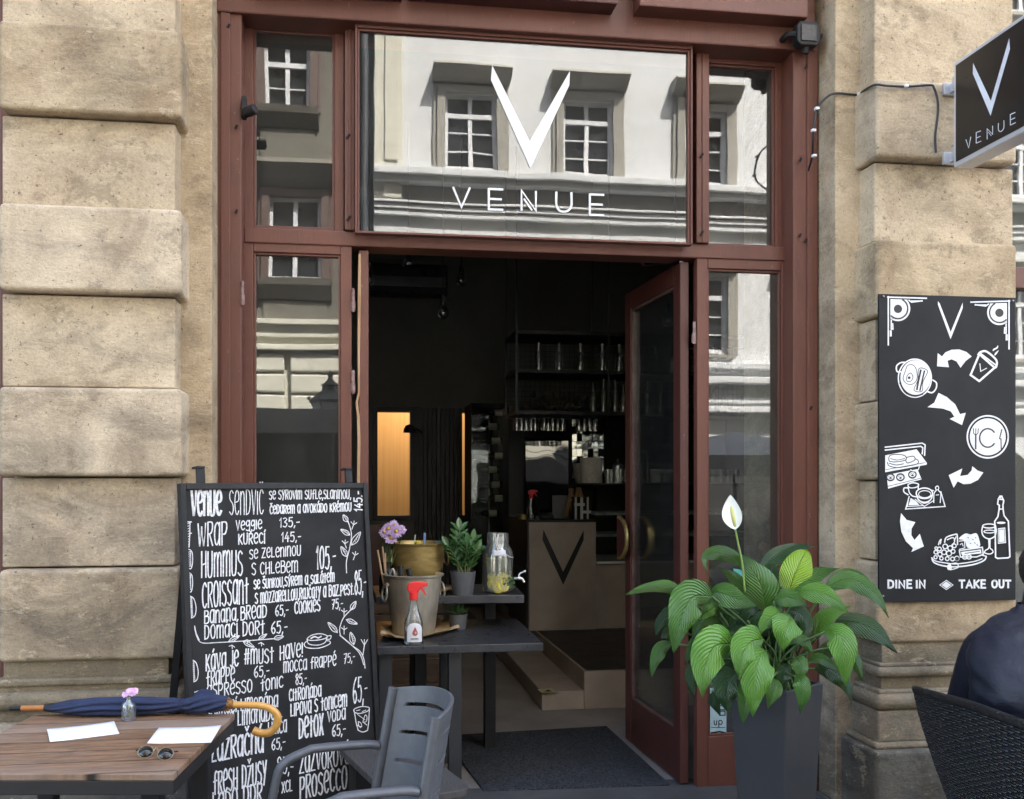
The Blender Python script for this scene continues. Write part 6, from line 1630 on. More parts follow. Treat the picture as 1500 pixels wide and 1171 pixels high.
mb = MB(); mb.shape([(797, 1013.8), (803, 1010.5), (808, 1013.2)], PSP, .001); k_ = mb.build('warning_mark', BOARDBLACK, o)
# counter with V ------------------------------------------------------
CFd = 8.2; CY = PD(824, 760, CFd).y
cx0, cx1 = XX(775, CY), XX(873, CY); cz1 = ZZ(762, 824, CY)
ct = T('bar_counter', 'brown concrete bar counter with a black V on its front', 'counter', ((cx0+cx1)/2, CY+.4, .29))
mb = MB(); mb.box(cx0, cx1, CY, CY+1.0, .292, cz1-.02, .006); mb.build('counter_body', CONC, ct)
mb = MB(); mb.box(cx0-.003, cx0-.02, CY+.012, CY+.99, .292, cz1-.02, .002); mb.build('side_panel', BLKWOOD, ct)
mb = MB(); mb.box(cx0-.02, cx1, CY-.01, CY+1.0, cz1-.0195, cz1, .003); mb.build('counter_top', BLKWOOD, ct)
PCt = Plane((0, CY-.003, 0), (0, -1, 0))
mb = MB(); mb.shape([(796, 776), (794.5, 791), (825, 857), (855, 791), (855, 777), (825, 838)], PCt, 0); mb.build('lettering', mat('counter_v', (.008, .008, .008), None, 5, .5), ct)
# lower counter and glass display right of it
dx0, dx1 = XX(874, CY), XX(1120, CY)
dc = T('display_case', 'glass fronted pastry display case right of the bar counter', 'display case', ((dx0+dx1)/2, CY+.4, .29))
dzb, dzt = ZZ(826, 930, CY), ZZ(708, 930, CY)
mb = MB(); mb.box(dx0, dx1, CY+.04, CY+.8, .292, dzb, .004); mb.build('base', CONC, dc)
mb = MB(); mb.box(dx0, dx1, CY-.01, CY+.8, dzb+.001, dzb+.025, .003); mb.build('ledge', mat('pale_ledge', (.75, .75, .74), None, 8, .4), dc)
mb = MB(); mb.box(dx0, dx1, CY, CY+.8, dzt-.02, dzt, .003); mb.build('top', mat('dark_steel_top', (.06, .065, .07), None, 6, .3, .6), dc)
mb = MB()
for zz_ in (.33, .60): mb.box(dx0+.01, dx1-.01, CY+.06, CY+.55, dzb+(dzt-dzb)*zz_, dzb+(dzt-dzb)*zz_+.025, .002)
mb.build('shelf', mat('shelf_edge', (.60, .62, .63), None, 5, .3, .4), dc)
mb = MB(); mb.box(dx0+.002, dx1-.002, CY+.002, CY+.008, dzb+.026, dzt-.021); mb.build('pane', DOORGLASS, dc)
mb = MB(); mb.box(dx0, dx1, CY+.76, CY+.8, dzb+.026, dzt-.021); mb.build('back_panel', BLKWOOD, dc)
# what stands on the counters ------------------------------------------
onC = lambda u, dd=0: V((XX(u, CY+.2+dd), CY+.2+dd, cz1+.001))
onD = lambda u, dd=.15: V((XX(u, CY+dd), CY+dd, dzt+.001))
def sprayk(): pass
spray('red topped spray bottle standing on the bar counter', V((XX(778, CY+.25), CY+.25, cz1+.001)), .29, lab=False)
rl = onD(866, .2); mb = MB(); mb.lathe([(.02, 0), (.105, 0), (.107, .003), (.107, .235), (.105, .238), (.02, .238)], rl, 30); o = mb.build('paper_roll', mat('white_roll', (.62, .60, .55), None, 40, .85), None, smooth='auto'); tag(o, 'thick roll of white paper towel on the display case', 'paper roll')
bx_ = V((XX(852, CY+.35), CY+.35, dzt+.001)); mb = MB(); mb.lathe([(.055, 0), (.085, .19), (.087, .19), (.057, 0)], bx_, 24); o = mb.build('paper_cup_stack', mat('grey_card', (.35, .34, .32), None, 40, .8), None, smooth='auto'); tag(o, 'grey paper cone beside the paper towel roll', 'cup')
# wooden stand with two trestle tops and stacked striped boxes
ws2 = T('wooden_stand', 'small wooden trestle stand with an A shaped top on the bar counter', 'stand', onC(838))
mb = MB()
for (u0, v0, u1, v1) in ((828, 757, 838, 716), (840, 757, 836, 716), (842, 738, 848, 715), (854, 738, 848, 715)): mb.bar(PD(u0, v0, 8.35), PD(u1, v1, 8.4), .03, .03)
mb.bar(PD(832, 733, 8.33), PD(838, 732, 8.33), .02); mb.bar(PD(844, 731, 8.38), PD(852, 731, 8.38), .02); mb.build('frame', mat('stand_wood', (.30, .19, .09), None, 9, .6, stretch=(4, 4, .6)), ws2)
cr_ = T('striped_box', 'black and white striped packet stack in front of the wooden stand', 'packet', onC(852))
mb = MB(); q0 = onC(851, -.08); mb.box(q0.x-.085, q0.x+.085, q0.y-.06, q0.y+.06, q0.z, q0.z+.21, .003); mb.build('box', BOARDBLACK, cr_)
mb = MB()
for (a, b, c, d) in ((-.075, -.055, 0, .21), (-.022, .004, 0, .21), (.040, .058, 0, .21), (-.08, .02, .125, .155), (-.01, .08, .055, .085)): mb.box(q0.x+a, q0.x+b, q0.y-.0635+(.0008 if d < .2 else 0)*-1, q0.y-.061, q0.z+c+.002, q0.z+d-.002)
mb.build('stripe', mat('packet_white', (.6, .6, .58), None, 9, .6), cr_)
mn = V((XX(821, CY+.3), CY+.3, cz1+.001)); mb = MB(); mb.cbox((mn.x, mn.y, mn.z+.11), (.16, .014, .22), .003); o = mb.build('card_display', mat('grey_acrylic', (.16, .165, .18), None, 5, .4)); tag(o, 'grey upright card holder on the bar counter left of the stand', 'card holder')
mb = MB(); q0 = onC(800, -.1); mb.cbox((q0.x, q0.y, q0.z+.03), (.13, .10, .05), .012, 3, Matrix.Rotation(R(18), 3, 'X')); o = mb.build('card_terminal', mat('terminal_black', (.03, .03, .033), None, 9, .4)); tag(o, 'black card terminal lying on the bar counter', 'card terminal')
mb = MB(); q0 = onC(766, 0); mb.lathe([(.05, 0), (.055, .045), (.05, .045), (.045, .006)], q0, 20); o = mb.build('bowl', mat('brass_bowl', (.3, .25, .1), None, 9, .4, .5), None, smooth='auto'); tag(o, 'small yellowish bowl at the left end of the bar counter', 'bowl')
# drinking glasses on the display case
GL_ = glass('bar_glass', (.90, .92, .92), .10, 0, 1, True, .05, .4, .10)
def tumbler(): 
    mb = MB(); mb.lathe([(0, 0), (.030, 0), (.036, .13), (.033, .13), (.028, .008), (0, .008)], (0, 0, 0), 18, cap=False); return mb
g0 = tumbler().build('drinking_glass', GL_, None, smooth='auto'); tag(g0, 'clear tumbler in the row on top of the display case', 'glass', 'tumblers on the display case')
first = True
for u in (890, 896, 902, 909, 916, 957, 963, 968, 980, 990, 1046, 1056, 1066, 1078):
    o = g0 if first else copy_tree(g0); first = False
    o.location = onD(u, .12 + .05*((int(u) % 3)-1))
mk = T('french_press', 'glass french press with metal lid on the display case', 'coffee pot', onD(905, .1))
mb = MB(); b_ = onD(905, .1); mb.lathe([(0, 0), (.05, 0), (.05, .16), (.047, .16), (.047, .005), (0, .005)], b_, 22, cap=False); mb.build('beaker', GL_, mk, smooth='auto')
mb = MB(); mb.lathe([(.052, .155), (.052, .17), (.03, .185), (.008, .19), (.008, .215), (.014, .22), (0, .23)], b_, 20, cap=False); mb.build('lid', SCREWM, mk, smooth='auto')
tpst = T('water_tap', 'slim curved steel water tap rising from the display case top', 'tap', onD(948, .4))
mb = MB(); b_ = onD(948, .4); mb.tube(cr([b_, b_+V((0, 0, .26)), b_+V((-.02, -.02, .31)), b_+V((-.07, -.05, .30))]), .010, 8); mb.build('spout', SCREWM, tpst, smooth='auto')
for u in (975, 1000, 1030):
    b_ = onD(u, .14); mb = MB(); mb.lathe([(0, 0), (.034, 0), (.044, .10), (.040, .10), (.03, .006), (0, .006)], b_, 20, cap=False)
    if u == 975: mb.tube([b_+V((.03, 0, .03)), b_+V((.06, 0, .05)), b_+V((.06, 0, .08)), b_+V((.035, 0, .09))], .006, 6)
    o = mb.build('cup', mat('pale_cup', (.5, .5, .47), None, 9, .4), None, smooth='auto'); tag(o, {975: 'pale cup with handle nearest the tap on the display case', 1000: 'pale cup without handle half hidden by the door stile', 1030: 'pale cup at the far right of the display case'}[u], 'cup')
# back bar: dark unit with fridge and mirror
BBY = CY+1.55
bbx0, bbx1 = XX(745, BBY), XX(1150, BBY)
bbt = ZZ(596, 850, BBY)
bk_ = T('back_bar', 'black back bar unit with glass fridge and mirror tiles behind the counter', 'cabinet', ((bbx0+bbx1)/2, BBY, .29))
mb = MB(); mb.box(bbx0, XX(768, BBY), BBY, BBY+.4, .292, bbt, .004); mb.box(XX(832, BBY), XX(838, BBY), BBY-.01, BBY+.4, .292, bbt, .004); mb.box(XX(768, BBY), XX(832, BBY), BBY, BBY+.4, ZZ(641, 800, BBY), ZZ(632, 800, BBY), .003)
mb.box(XX(768, BBY), XX(832, BBY), BBY+.3, BBY+.4, .292, bbt); mb.box(XX(838, BBY), bbx1, BBY+.1, BBY+.4, .292, bbt, .003); mb.box(XX(887, BBY), XX(893, BBY), BBY-.005, BBY+.099, ZZ(720, 890, BBY), bbt, .003)
mb.build('carcass', BLKWOOD, bk_)
FRG = NT('fridge_glass'); FRG.set(Base_Color=(.006, .007, .008), Roughness=.03, Metallic=0.0); FRG.b.inputs['Specular IOR Level'].default_value = 1.0; FRG.b.inputs['IOR'].default_value = 1.6
FRG.bump(FRG.noise(1.1, 2, .5), .5, .03)
mb = MB(); _z = ZZ(645, 800, BBY); mb.cbox(((XX(770, BBY)+XX(831, BBY))/2, BBY-.02, (_z+.32)/2), (XX(831, BBY)-XX(770, BBY), .008, _z-.34), rot=Matrix.Rotation(R(-12), 3, 'Z') @ Matrix.Rotation(R(-1.2), 3, 'X')); mb.build('fridge_door', FRG.m, bk_)
MIR = NT('mirror_tiles'); MIR.set(Base_Color=(.22, .23, .22), Roughness=.05, Metallic=1.0); MIR.bump(MIR.noise(2.2, 2, .5), .4, .05)
mb = MB()
zt_, zb3 = ZZ(614, 860, BBY), ZZ(712, 860, BBY); xa_, xb_ = XX(839, BBY), XX(886.5, BBY); rn = random.Random(21)
ncol, nrow = 6, 9
for i in range(ncol):
    for j in range(nrow):
        if rn.random() < .34: continue
        x0_ = xa_+(xb_-xa_)*i/ncol; z0_ = zb3+(zt_-zb3)*j/nrow; 
        cw, chh = (xb_-xa_)/ncol, (zt_-zb3)/nrow
        mb.cbox((x0_+cw/2, BBY+.06, z0_+chh/2), (cw-.004, .006, chh-.004), rot=Matrix.Rotation(R(-13+rn.uniform(-1.5, 1.5)), 3, 'Z') @ Matrix.Rotation(R(-rn.uniform(.3, 2.2)), 3, 'X'))
mb.build('mirror_tile', MIR.m, bk_)
# shelves inside
mb = MB()
for z_ in (.7, .95, 1.2): mb.box(XX(770, BBY), XX(831, BBY), BBY+.03, BBY+.29, z_, z_+.012)
mb.build('shelf', mat('fridge_shelf', (.4, .4, .42), None, 5, .4), bk_)
# upside-down glasses hanging under the rack
gh = tumbler(); gh = gh.build('hanging_glass', GL_, None, smooth='auto'); tag(gh, 'stemless glass hanging upside down below the black shelf', 'glass', 'glasses hanging under the black shelf'); first = True
HY = CY+.45
for u in (757, 764, 771, 778, 784, 797, 803, 810, 817, 824, 848, 856, 864, 872):
    o = gh if first else copy_tree(gh); first = False
    o.location = V((XX(u, HY), HY, ZZ(611, 800, HY)-.004)); o.rotation_euler = (math.pi, 0, 0)
# hanging black steel shelf
HF, HB = CY+.05, CY+.62
hx0, hx1 = XX(755, HF), XX(1160, HF)
z3 = [ZZ(v_, 900, HF) for v_ in (487, 543, 603)]
hs_ = T('hanging_shelf', 'two tier black steel bottle shelf hung from the ceiling over the bar', 'shelf', ((hx0+hx1)/2, HF, z3[2]))
SHM = mat('shelf_steel', (.012, .012, .013), (.018, .018, .019), 6, .45)
for z_ in z3:
    mb = MB(); mb.box(hx0, hx1, HF, HB, z_-.035, z_, .003); mb.build('shelf_board', SHM, hs_)
mb = MB(); q = .02
for x_ in (hx0, XX(890, HF), XX(1020, HF), hx1-q):
    for y_ in (HF-.012, HB+.001):
        mb.box(x_, x_+q, y_, y_+.011, z3[2]-.04, z3[0]+.02); 
        mb.box(x_+.004, x_+.014, y_+.002, y_+.009, z3[0]+.021, IZ)
mb.build('hanger_rod', SHM, hs_)
mb = MB()
x_ = hx0
while x_ < hx1: mb.box(x_, x_+.004, HB-.006, HB-.002, z3[2]+.001, z3[0]-.036); x_ += .05
z_ = z3[2]+.03
while z_ < z3[0]-.04:
    if abs(z_-z3[1]+.017) > .025: mb.box(hx0, hx1, HB-.0105, HB-.0065, z_, z_+.004)
    z_ += .05
mb.build('mesh_back', SHM, hs_)
# bottles on the shelf
BGL = glass('bottle_glass', (.62, .64, .64), .14, .004, 40, True, .06, .4, .06)
def bottle_mb(h, r, neck_=.3):
    mb = MB(); mb.lathe([(0, 0), (r, 0), (r*1.02, .006), (r*1.02, h*.56), (r*.75, h*.66), (r*.36, h*(1-neck_)), (r*.33, h*.95), (r*.42, h*.96), (r*.42, h), (0, h)], (0, 0, 0), 18, cap=False); return mb
b1 = bottle_mb(.27, .036).build('glass_bottle', BGL, None, smooth='auto'); tag(b1, 'clear swing top bottle on the upper tier of the black shelf', 'bottle', 'bottles on the upper tier'); first = True
for u in (789, 819, 850, 882, 907, 960, 985, 1045, 1075, 1100):
    o = b1 if first else copy_tree(b1); first = False
    o.location = V((XX(u, HF+.15), HF+.15, z3[1]+.001))
b2 = bottle_mb(.29, .032).build('glass_bottle', mat('liquor_glass', (.05, .055, .045), (.12, .11, .08), 25, .1, spec=.8), None, smooth='auto'); tag(b2, 'dark liquor bottle on the lower tier of the black shelf', 'bottle', 'bottles on the lower tier'); first = True
for u in (869, 884, 901, 913, 948, 968, 990, 1045, 1060, 1090):
    o = b2 if first else copy_tree(b2); first = False
    o.location = V((XX(u, HF+.12), HF+.12, z3[2]+.001)); o.scale = (1, 1, .85+.3*((u*7) % 10)/10)
mb = MB(); rn = random.Random(3)
for i in range(90):
    c_ = V((XX(rn.uniform(775, 855), HF+.2), HF+.2+rn.uniform(-.08, .08), z3[2]+.02+rn.uniform(0, .13))); simple_leaf(mb, c_, V((rn.uniform(-1, 1), rn.uniform(-1, 1), rn.uniform(-.3, 1))).normalized(), .08, .02, V((0, -1, .2)).normalized())
o = mb.build('dried_bouquet', mat('dried_leaves', (.05, .045, .03), None, 9, .8)); tag(o, 'dark dried bouquet lying on the lower tier of the black shelf', 'dried flowers')
# wine cabinet ---------------------------------------------------------
WD = 10.1; WY = PD(718, 680, WD).y
wx0_, wx1_ = XX(690, WY), XX(743, WY); wzt = ZZ(591, 715, WY)
wcb = T('wine_cabinet', 'tall black glass wine cabinet with bottles lying on pegs at the left of the bar', 'cabinet', ((wx0_+wx1_)/2, WY, .29))
mb = MB(); q = .03
mb.box(wx0_, wx0_+q, WY, WY+.6, .3, wzt, .003); mb.box(wx1_-q, wx1_, WY, WY+.6, .3, wzt, .003); mb.box(wx0_+q, wx1_-q, WY, WY+.6, wzt-.05, wzt, .003); mb.box(wx0_+q, wx1_-q, WY, WY+.6, .3, .42, .003); mb.build('frame', BLKWOOD, wcb)
mb = MB(); mb.box(wx0_+q, wx1_-q, WY+.5, WY+.52, .42, wzt-.05); mb.build('back_panel', BLKWOOD, wcb)
LIT = mat('cabinet_tile', (.30, .30, .28), None, 9, .5)
rows = [604, 625, 646, 668, 688, 710, 730, 752]
mb = MB()
for v_ in rows[1:7]: 
    z_ = ZZ(v_, 725, WY+.45); mb.box(XX(722, WY+.45), wx1_-q-.002, WY+.44, WY+.45, z_+.045, z_+.13)
mb.build('tile', LIT, wcb)
mb = MB()
for v_ in rows:
    z_ = ZZ(v_, 725, WY+.2)
    for x_ in (wx0_+.06, wx0_+.18): mb.tube([(x_, WY+.05, z_-.045), (x_, WY+.49, z_-.045)], .004, 6)
mb.box(XX(716, WY+.3), XX(717.2, WY+.3), WY+.3, WY+.31, .42, wzt-.06); mb.build('peg_rail', SCREWM, wcb)
LABM = mat('wine_label', (.85, .80, .66), (.7, .64, .5), 30, .6)
wb = T('wine_bottle', 'wine bottle lying on pegs in the tall wine cabinet', 'bottle', (0, 0, 0), 'bottles lying in the wine cabinet')
mb = MB(); mb.lathe([(0, 0), (.036, 0), (.038, .008), (.038, .17), (.026, .205), (.014, .235), (.013, .29), (.015, .29), (.015, .305), (0, .305)], (0, 0, 0), 18, axis=(-1, 0, 0), cap=False); mb.build('glass_body', WINE, wb, smooth='auto')
mb = MB(); mb.lathe([(.0386, .035), (.0386, .13)], (0, 0, 0), 18, axis=(-1, 0, 0), cap=False); mb.build('label', LABM, wb, smooth=True)
first = True
for i, v_ in enumerate(rows):
    o = wb if first else copy_tree(wb); first = False
    o.location = V((XX(738, WY+.22) - .035*((i*5) % 3), WY+.10, ZZ(v_, 725, WY+.1)-.002))
mb = MB(); mb.box(wx0_+.005, wx1_-.005, WY-.006, WY-.002, .31, wzt-.005); mb.build('pane', DOORGLASS, wcb)
# air conditioner and bulbs
ac = T('air_conditioner', 'black wall mounted air conditioner high on the back wall', 'air conditioner', PD(597, 430, 11.2))
ax0, ax1 = XX(541, BY-.3), XX(656, BY-.3); az0, az1 = ZZ(432, 600, BY-.3), ZZ(386, 600, BY-.3)
mb = MB()
pr2 = [(0, az0+.04), (-.10, az0), (-.26, az0+.02), (-.30, az0+.10), (-.30, az1-.04), (-.26, az1), (0, az1)]
mb.prism([(ax0, BY-.003+a, b) for a, b in pr2], (ax1-ax0, 0, 0), .006); mb.build('housing', mat('ac_black', (.015, .015, .016), (.02, .02, .021), 3, .3), ac)
mb = MB(); mb.box(ax0+.03, ax1-.03, BY-.312, BY-.303, az0+.10, az0+.22, .003); mb.build('flap', mat('ac_flap', (.16, .165, .16), None, 4, .35), ac)
BULB = glass('bulb_glass', (.8, .8, .78), .10, 0, 1, True, .03)
for (u, v_, d_, lab) in ((598, 385, 7.6, 'clear bulb on black cord, upper bulb of the middle, in front of the air conditioner'), (676, 411, 7.9, 'clear bulb on black cord, rightmost of the hanging bulbs'), (649, 458, 7.2, 'clear bulb on black cord, the lowest hanging bulb'), (541, 409, 7.0, 'clear bulb on black cord beside the left door leaf')):
    p = PD(u, v_, d_); t = T('pendant_bulb', lab, 'pendant lamp', p, 'bare bulbs hanging in the cafe')
    mb = MB(); mb.tube([p+V((0, 0, .12)), (p.x, p.y, IZ)], .004, 6); mb.build('cord', BLACKMETAL, t)
    mb = MB(); mb.lathe([(.022, .055), (.022, .125), (.010, .135)], p, 14); mb.build('socket', BLACKMETAL, t, smooth='auto')
    mb = MB(); mb.lathe([(0, -.055), (.025, -.05), (.045, -.025), (.047, 0), (.036, .03), (.02, .055)], p, 20, cap=False); mb.build('bulb', BULB, t, smooth=True)
    mb = MB(); mb.tube([p+V((-.012, 0, .0)), p+V((-.006, 0, .02)), p+V((0, 0, 0)), p+V((.006, 0, .02)), p+V((.012, 0, 0))], .0022, 5); mb.build('filament', CHROME, t)
# bench and reddish chair seen low behind the display tables
mb = MB(); p = PD(549, 800, 7.5); mb.box(p.x-.25, p.x+.06, p.y, p.y+.05, .45, p.z+.18, .006); mb.box(p.x-.25, p.x+.06, p.y-.45, p.y, .42, .46, .006)
for dx_ in (-.22, .03):
    for dy_ in (-.42, .01): mb.box(p.x+dx_-.018, p.x+dx_+.018, p.y+dy_-.0, p.y+dy_+.036, .008, .419)
o = mb.build('wooden_chair', mat('dark_red_wood', (.07, .022, .015), None, 7, .4)); tag(o, 'dark red wooden chair half hidden behind the flowers inside the cafe', 'chair')
# low wooden crate boards on the floor left of the tables
mb = MB(); p = PZ(565, 1060, .01)
for i in range(5): mb.box(p.x-.5, p.x+.45, p.y+.5+i*.002, p.y+.53, .01+i*.17, .165+i*.17, .004)
o = mb.build('plank_wall', mat('old_planks', (.13, .085, .055), (.07, .045, .03), 4, .7, stretch=(1, 4, 6))); tag(o, 'low wall of old brown planks under the serving tables', 'plank screen')
# ------------------------------------------------------------------ the other side of the street, seen in the glass
GY = -14.0                       # opposite house fronts
def mx(u): return P(u, 300, -GY).x          # the mirror image stands at +14 m
def mz(v_, u=760): return P(u, v_, -GY).z
def plaster(name, c1, c2, dirt, amt):
    k = NT(name); geo = k.n('NewGeometry').outputs['Position']
    a = k.noise(.5, 7, .6, k.map((1, 1, .6), src=geo)); col = k.mix(k.ramp(a, [(.35, 0.0), (.65, 1.0)]), c1, c2)
    b = k.noise(1.1, 8, .68, k.map((1.4, 1, .5), (5, 1, 2), src=geo), .6); col = k.mix(k.ramp(b, [(.5, 0.0), (.75, amt)]), col, dirt)
    k.set(Base_Color=col, Roughness=.9); k.bump(k.noise(9, 5, .6, k.map(src=geo)), .2, .02); return k.m
WHITEP = plaster('white_plaster', (.60, .615, .63), (.53, .54, .55), (.38, .37, .35), .5)
GREYP = plaster('grey_stucco', (.30, .285, .255), (.25, .24, .21), (.15, .14, .12), .6)
CREAMP = plaster('cream_stucco', (.56, .55, .475), (.50, .49, .42), (.33, .30, .24), .5)
SHADEP = plaster('shaded_dirty_stucco', (.16, .15, .125), (.11, .103, .086), (.045, .04, .034), .7)  # stucco with some dirt, coloured dark for a front out of the sun
WFR = mat('white_window_frame', (.66, .67, .70), None, 9, .5)
WDK = mat('dark_window_pane', (.012, .014, .016), (.03, .034, .038), 3, .08, spec=.6)
BRF = mat('brown_window_frame', (.10, .065, .055), None, 9, .6)
def opp_window(t, x0, x1, z0, z1, wall_y, cols, rows_, fm, dep=.16, cas=None, casm=None, split=.70):
    f = MB(); w_ = .07
    yo = wall_y + .02
    if cas:
        c_ = MB(); wy = GY+.003; c_.box(x0-cas, x0, wy, wy+.10, z0-.05, z1+cas, .01); c_.box(x1, x1+cas, wy, wy+.10, z0-.05, z1+cas, .01); c_.box(x0, x1, wy, wy+.10, z1, z1+cas, .01)
        c_.box(x0-cas*1.5, x0-cas, wy, wy+.05, z0-.05, z1+cas*1.3, .01); c_.box(x1+cas, x1+cas*1.5, wy, wy+.05, z0-.05, z1+cas*1.3, .01)
        c_.build('surround', casm, t)
    f.box(x0, x0+w_, wall_y-.02, yo+.03, z0, z1); f.box(x1-w_, x1, wall_y-.02, yo+.03, z0, z1); f.box(x0+w_, x1-w_, wall_y-.02, yo+.03, z0, z0+w_); f.box(x0+w_, x1-w_, wall_y-.02, yo+.03, z1-w_, z1)
    xm_ = (x0+x1)/2; zs_ = z0+(z1-z0)*split
    f.box(xm_-.045, xm_+.045, wall_y-.02, yo+.02, z0+w_, z1-w_); f.box(x0+w_, x1-w_, wall_y-.018, yo+.035, zs_-.05, zs_+.05)
    for i in range(1, rows_):
        z_ = z0+(zs_-z0)*i/rows_; f.box(x0+w_, x1-w_, wall_y-.018, yo+.0, z_-.014, z_+.014)
    fo = f.build('window', fm, t)
    p_ = MB(); p_.box(x0+w_*.5, x1-w_*.5, wall_y-.05, wall_y-.04, z0+.02, z1-.02); p_.build('pane', WDK, fo)
def hood(mb, x0, x1, z, h, d, wall_y):
    # sloping hood moulding
    mb.prism([(x0-.0, wall_y, z+h), (x0-.0, wall_y+d*.9, z+h), (x0, wall_y+d, z+h*.8), (x0, wall_y+d*.5, z+h*.25), (x0, wall_y+.05, z), (x0, wall_y, z)], (x1-x0, 0, 0))
def wall_with_holes(mb, x0, x1, z0, z1, holes, y0, y1):
    # grid wall of boxes with openings
    xs = sorted({x0, x1, *[h[0] for h in holes], *[h[1] for h in holes]}); zs_ = sorted({z0, z1, *[h[2] for h in holes], *[h[3] for h in holes]})
    for a, b in zip(xs, xs[1:]):
        run = None
        for c, d in zip(zs_, zs_[1:]):
            hole = any(h[0] < (a+b)/2 < h[1] and h[2] < (c+d)/2 < h[3] for h in holes)
            if hole:
                if run: mb.box(a, b, y0, y1, run[0], run[1]); run = None
            else: run = (run[0], d) if run else (c, d)
        if run: mb.box(a, b, y0, y1, run[0], run[1])
# pale building
wb_ = T('pale_townhouse', 'white plastered town house across the street, mirrored in the big transom glass', 'building', (mx(760), GY, 0))
cols_ = [mx(690), mx(862), mx(1036)]; step_ = cols_[1]-cols_[0]
cols_ = [cols_[0]-0*step_, cols_[1], cols_[2]] + [cols_[2]+step_*i for i in (1, 2, 3, 4)]
ww_ = (mx(728)-mx(653))
rowz = [(mz(252), mz(142)), (mz(545), mz(392)), (mz(-40), mz(-150)), (mz(-270), mz(-370))]
rowz[1] = (mz(508), mz(394))
bx0, bx1 = mx(548), mx(548)+26
holes = [(c-ww_/2, c+ww_/2, a, b) for c in cols_ for a, b in rowz]
mb = MB(); wall_with_holes(mb, bx0, bx1, 0, 22, holes, GY-.4, GY); mb.build('wall', WHITEP, wb_)
mb = MB(); mb.box(bx0+.1, bx1-.1, GY-4, GY-.6, 0, 21.8); mb.build('dark_rooms', WDK, wb_)
for c in cols_:
    for i, (a, b) in enumerate(rowz): opp_window(wb_, c-ww_/2, c+ww_/2, a, b, GY-.13 if 0 else GY-.10, 2, 3, WFR, .16, .17, GREYP, .72)
mb = MB()
for c in cols_:
    for (a, b) in rowz: hood(mb, c-ww_*.76, c+ww_*.76, b+.20, .30, .42, GY); mb.box(c-ww_*.66, c+ww_*.66, GY, GY+.12, a-.13, a-.05)
mb.build('window_hood', GREYP, wb_)
mb = MB(); zc0, zc1 = mz(276), mz(260)
mb.box(bx0, bx1, GY, GY+.40, zc1-.16, zc1, .02); mb.box(bx0, bx1, GY, GY+.30, zc1-.28, zc1-.16, .02)
za, zb4 = mz(324), mz(307)
mb.box(bx0, bx1, GY, GY+.22, zb4, zb4+.05, .01); mb.box(bx0, bx1, GY, GY+.17, zb4-.12, zb4-.02, .01); mb.box(bx0, bx1, GY, GY+.13, za-.02, zb4-.12, .02)
mb.build('string_course', WHITEP, wb_)
mb = MB(); mb.box(bx0, bx1, GY, GY+.05, zb4+.05, zc1-.28); mb.build('frieze', plaster('frieze_shade_grey', (.20, .195, .185), (.16, .155, .145), (.10, .095, .085), .5), wb_)  # dark grey mostly stands for the cast shadow of the ledge above
mb = MB(); mb.box(bx0, mx(590), GY+.0, GY+.12, za, 22, .02); mb.box(bx0+.22, mx(584), GY+.12, GY+.16, zc1+.2, zc1+3.2, .01); mb.box(bx0+.2, mx(588), GY+.1, GY+.19, zb4+.1, zc1, .01); mb.build('corner_pilaster', CREAMP, wb_)
# lower courses above the ground floor
mb = MB()
zl = rowz[1][0]-.25
for (dz, d) in ((0, .22), (-.32, .34), (-.72, .14), (-.95, .30)): mb.box(bx0, bx1, GY, GY+d, zl+dz-.14, zl+dz, .02)
mb.build('string_course', WHITEP, wb_)
mb = MB(); mb.box(bx0+.8, bx0+24, GY-.395, GY+.02, 0, zl-1.9) if 0 else None

for i in range(6):
    xa_, xb_ = bx0+1+i*3.9, bx0+3.4+i*3.9; xm_ = (xa_+xb_)/2; rr = (xb_-xa_)/2
    mb.prism([(xa_, GY+.002, .05), (xb_, GY+.002, .05)] + [(xm_+rr*math.cos(math.pi*j/14), GY+.002, 1.75+.75*math.sin(math.pi*j/14)) for j in range(15)], (0, .03, 0))
    for j in range(0): pass
mb.build('shop_opening', mat('dark_shop', (.02, .02, .021), None, 3, .3), wb_)
# old building on the left, shade put into its stucco colour
db = T('grey_townhouse', 'brown stuccoed old house, walls coloured dark for shade, with cream ground floor, mirrored in the left panes', 'building', (mx(430), GY, 0))
dx0_, dx1_ = mx(522)-13, mx(522); z_led = mz(468, 430)
wl_ = [(mx(386), mx(452), mz(152, 430), mz(46, 430)), (mx(392), mx(470), mz(408, 430), mz(284, 430)), (mx(386), mx(452), mz(-90, 430), mz(-190, 430))]
wl_ += [(a-3.0, b-3.0, c, d) for a, b, c, d in wl_]
mb = MB(); wall_with_holes(mb, dx0_, dx1_, z_led, 23, wl_, GY-.4, GY); mb.build('wall', SHADEP, db)
mb = MB(); mb.box(dx0_+.1, dx1_-.1, GY-4, GY-.6, 0, 22.8); mb.build('dark_rooms', WDK, db)
for (a, b, c, d) in wl_: opp_window(db, a, b, c, d, GY-.10, 2, 2, WFR, .16, .16, BRF, .62)
mb = MB()
for (a, b, c, d) in wl_:
    mb.prism([(a-.2, GY, c-.02), (a-.2, GY+.30, c-.02), (a-.2, GY+.26, c-.16), (a-.2, GY+.06, c-.42), (a-.2, GY, c-.42)], (b-a+.4, 0, 0)); hood(mb, a-.3, b+.3, d+.15, .55, .45, GY)
    mb.box(a-.1, b+.1, GY, GY+.05, c-1.05, c-.45, .01)
mb.build('window_sill', SHADEP, db)
mb = MB()
